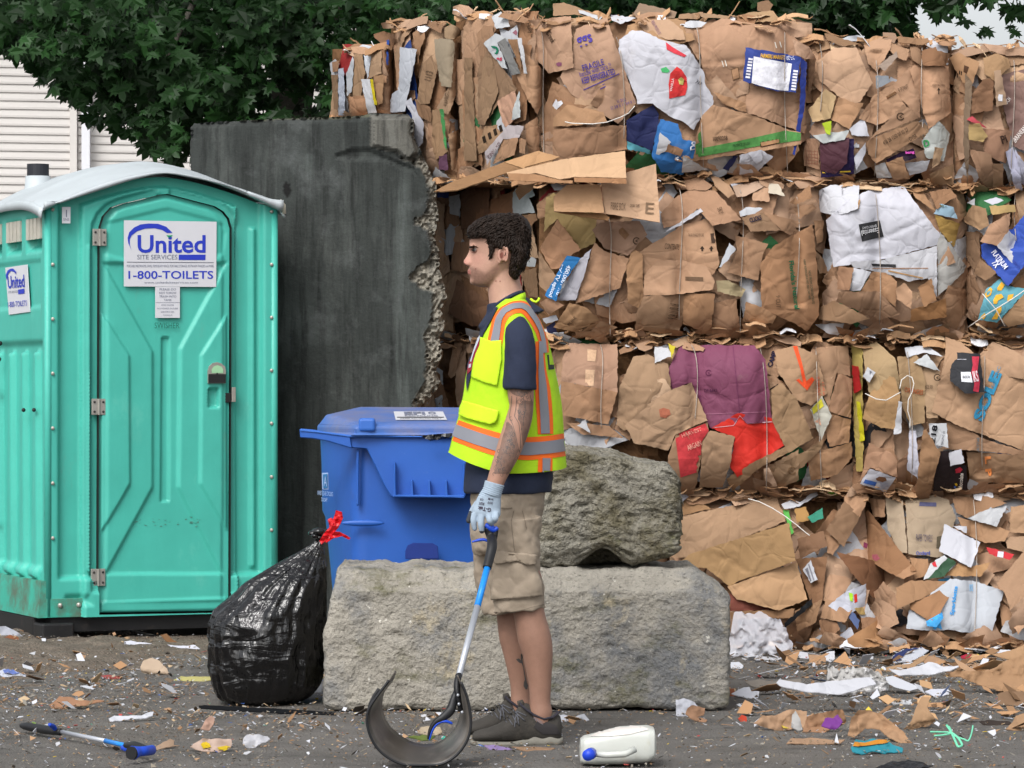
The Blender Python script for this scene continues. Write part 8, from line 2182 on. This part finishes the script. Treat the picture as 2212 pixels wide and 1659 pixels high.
decal('orange_stripe', 'K', '1112,700 1125,685 1200,690 1280,670 1375,668 1370,684 1290,698 1190,712 1115,712', bvh_of(tc), M_paper, tc, .004, 2.5, color=tuple(x * .7 for x in srgb('#D08A2E')))
gp('cardboard_scrap', 'dark torn card at far right below the carton heap', 'cardboard scrap', 'K', '1928,545 1980,530 2120,540 2140,555 2060,568 1960,560', '#3E342C', m=.4, seed=45)
gp('cardboard_scrap', 'curved tan card scrap at the right edge of the asphalt', 'cardboard scrap', 'K', '2135,545 2160,500 2212,480 2300,480 2300,590 2180,600 2090,590', '#A4805C', m=.9, crump=.03, seed=46)
gp('black_bag_scrap', 'black plastic scrap at the bottom edge near the centre right', 'plastic scrap', 'K', '1270,846 1400,812 1480,798 1560,805 1640,835 1560,838 1500,870 1300,870', '#15171A', M_bag, m=.4, crump=.02, seed=47)
gp('cardboard_scrap', 'thin brown scraps lying left of the newspaper heap', 'cardboard scrap', 'K', '890,230 920,212 960,212 955,238 900,245', '#A07A56', m=.6, seed=48)
gp('paper_scrap', 'translucent grey paper left of the newspaper heap', 'paper', 'K', '440,290 520,270 600,285 700,275 790,270 800,300 700,330 560,325 480,315', '#8E867C', M_paper, m=.5, crump=.02, seed=49)
gp('paper_scrap', 'scatter of white paper under the bubble wrap', 'paper', 'K', '430,130 500,125 600,135 690,140 640,155 520,150', '#D2D4DA', M_paper, m=.2, seed=50)
# mint plastic strapping
def strap():
    e = empty('plastic_strapping', gpt(*zz('K', 1790, 690), 11.6, .1).to_tuple()[:2] + (0,), 'mint green plastic strapping tangle on the right asphalt', 'strapping'); Mg = mat('mint strap', '#6FC8A4', rough=.4, var=.1)
    for s, r in (('1615,635 1680,636 1740,640 1770,660 1830,682 1860,690 1880,640 1888,595', .0028), ('1720,592 1745,630 1770,680 1790,725 1806,728 1818,715 1790,670 1750,640', .004), ('1640,660 1700,655 1750,640 1735,600', .003)):
        q = pts('K', s); Yb = ground_Y(zz('K', 0, 735)[1]); mb = MB(); tube_smooth(mb, [gpt(u, v, Yb, .5) + Vector((0, 0, .01)) for u, v in q], [r] * len(q), [r * .6] * len(q), n=8); mb.build('strap', Mg, e, True)
strap()
# stuff: countless small scraps and grit
M_scrap = island_mat('paper and card scraps', [('#BFC1C8', 4), ('#A08062', 4), ('#8A6A4C', 3), ('#A9AAAE', 3), ('#6A5A4A', 3), ('#4A423A', 2), ('#B8A080', 2), ('#A84A44', .3), ('#3A5A9A', .3), ('#C8B040', .2), ('#4A9A80', .15)])
M_grit = island_mat('grit', [('#868178', 3), ('#6E675E', 4), ('#4C4843', 3), ('#9A9080', 2), ('#7A6650', 3)])
def scatter(name, label, n, M, size, seed, dens):
    rs = random.Random(seed); V = []; F = []; c = 0
    while c < n:
        u, v = rs.uniform(-40, 2260), rs.uniform(1372, 1665)
        # sample uniformly on the ground rather than in the picture
        Y = rs.uniform(10.95, 17.0); x = rs.uniform(-.152 * Y, .152 * Y)
        if rs.random() > dens(x, Y): continue
        if -.74 < x < .86 and YB - .01 < Y < YB + .64: continue
        s = size * rs.uniform(.4, 1.0) * (2.2 if rs.random() < .06 else 1); a = rs.uniform(0, 6.28); k = rs.choice([3, 4, 4, 5]); tl = rs.gauss(0, .35); t2 = rs.gauss(0, .35); st = rs.uniform(.35, 1); q = []
        for i in range(k):
            b = 2*math.pi*i/k + rs.uniform(-.4, .4); r = s * rs.uniform(.6, 1.1); px, py = r*math.cos(b), r*math.sin(b)*st; q.append([x + px*math.cos(a) - py*math.sin(a), Y + px*math.sin(a) + py*math.cos(a), .008 + px*tl + py*t2])
        mz = min(p[2] for p in q)
        for p in q: p[2] += .005 - mz + ground_h(p[0], p[1])
        F.append(tuple(range(len(V), len(V)+k))); V += q; c += 1
    o = mk(name, V, F, M, origin=(0, 13, 0)); tag(o, label, None, kind='stuff'); solid(o, .0015); return o
def ground_h(x, y):
    cov = (-1.75 - x) * .9 + (y - 14.9) * .35
    return max(0, .04 * min(1, cov)) if (x < -.5 and 13.2 < y < 16.8) else 0
def dn(x, Y):
    d = .10
    d += .75 * math.exp(-((x + 2.0) / .75) ** 2 - ((Y - 14.2) / 1.3) ** 2)
    d += .55 * math.exp(-((Y - 12.9) / .12) ** 2) * (1 if -.8 < x < 1.1 else .25)
    d += .7 * math.exp(-((x - 1.9) / 1.0) ** 2 - ((Y - 14.6) / 1.5) ** 2)
    d += .25 * math.exp(-((x + 1.3) / 1.0) ** 2 - ((Y - 12.6) / .8) ** 2)
    return min(1, d * max(.12, min(1.7, .75 + 2.2 * fbm(x * 1.7, Y * 1.7, 3, 3)))) * (1 if Y > 11.6 else .35)
scatter('litter_scraps', 'countless tiny paper and card scraps scattered over the asphalt', 1100, M_scrap, .019, 4, dn)
scatter('litter_specks', 'fine white and brown paper specks over the asphalt', 5200, M_scrap, .0075, 5, lambda x, Y: min(1, dn(x, Y) * .8 + .12))
scatter('grit', 'loose grit and soil crumbs on the asphalt', 7000, M_grit, .008, 6, lambda x, Y: min(1, dn(x, Y) * .6 + .25))
M_bits = island_mat('torn card and paper', [('#A9825E', 4), ('#8A6A4C', 3), ('#BDBFC6', 3), ('#B8936C', 3), ('#6E5238', 2), ('#A9ABB2', 1), ('#44506E', .25), ('#8E3A36', .25)])
scatter('torn_card_bits', 'torn card and paper bits drifted in front of the bottom bales', 230, M_bits, .058, 7, lambda x, Y: min(1, .9 * math.exp(-((x - 2.0) / .8) ** 2 - ((Y - 15.3) / .7) ** 2) + .35 * math.exp(-((x - 1.9) / .9) ** 2 - ((Y - 13.3) / .9) ** 2) + .22 * math.exp(-((x + 2.3) / .5) ** 2 - ((Y - 14.6) / 1.2) ** 2)))
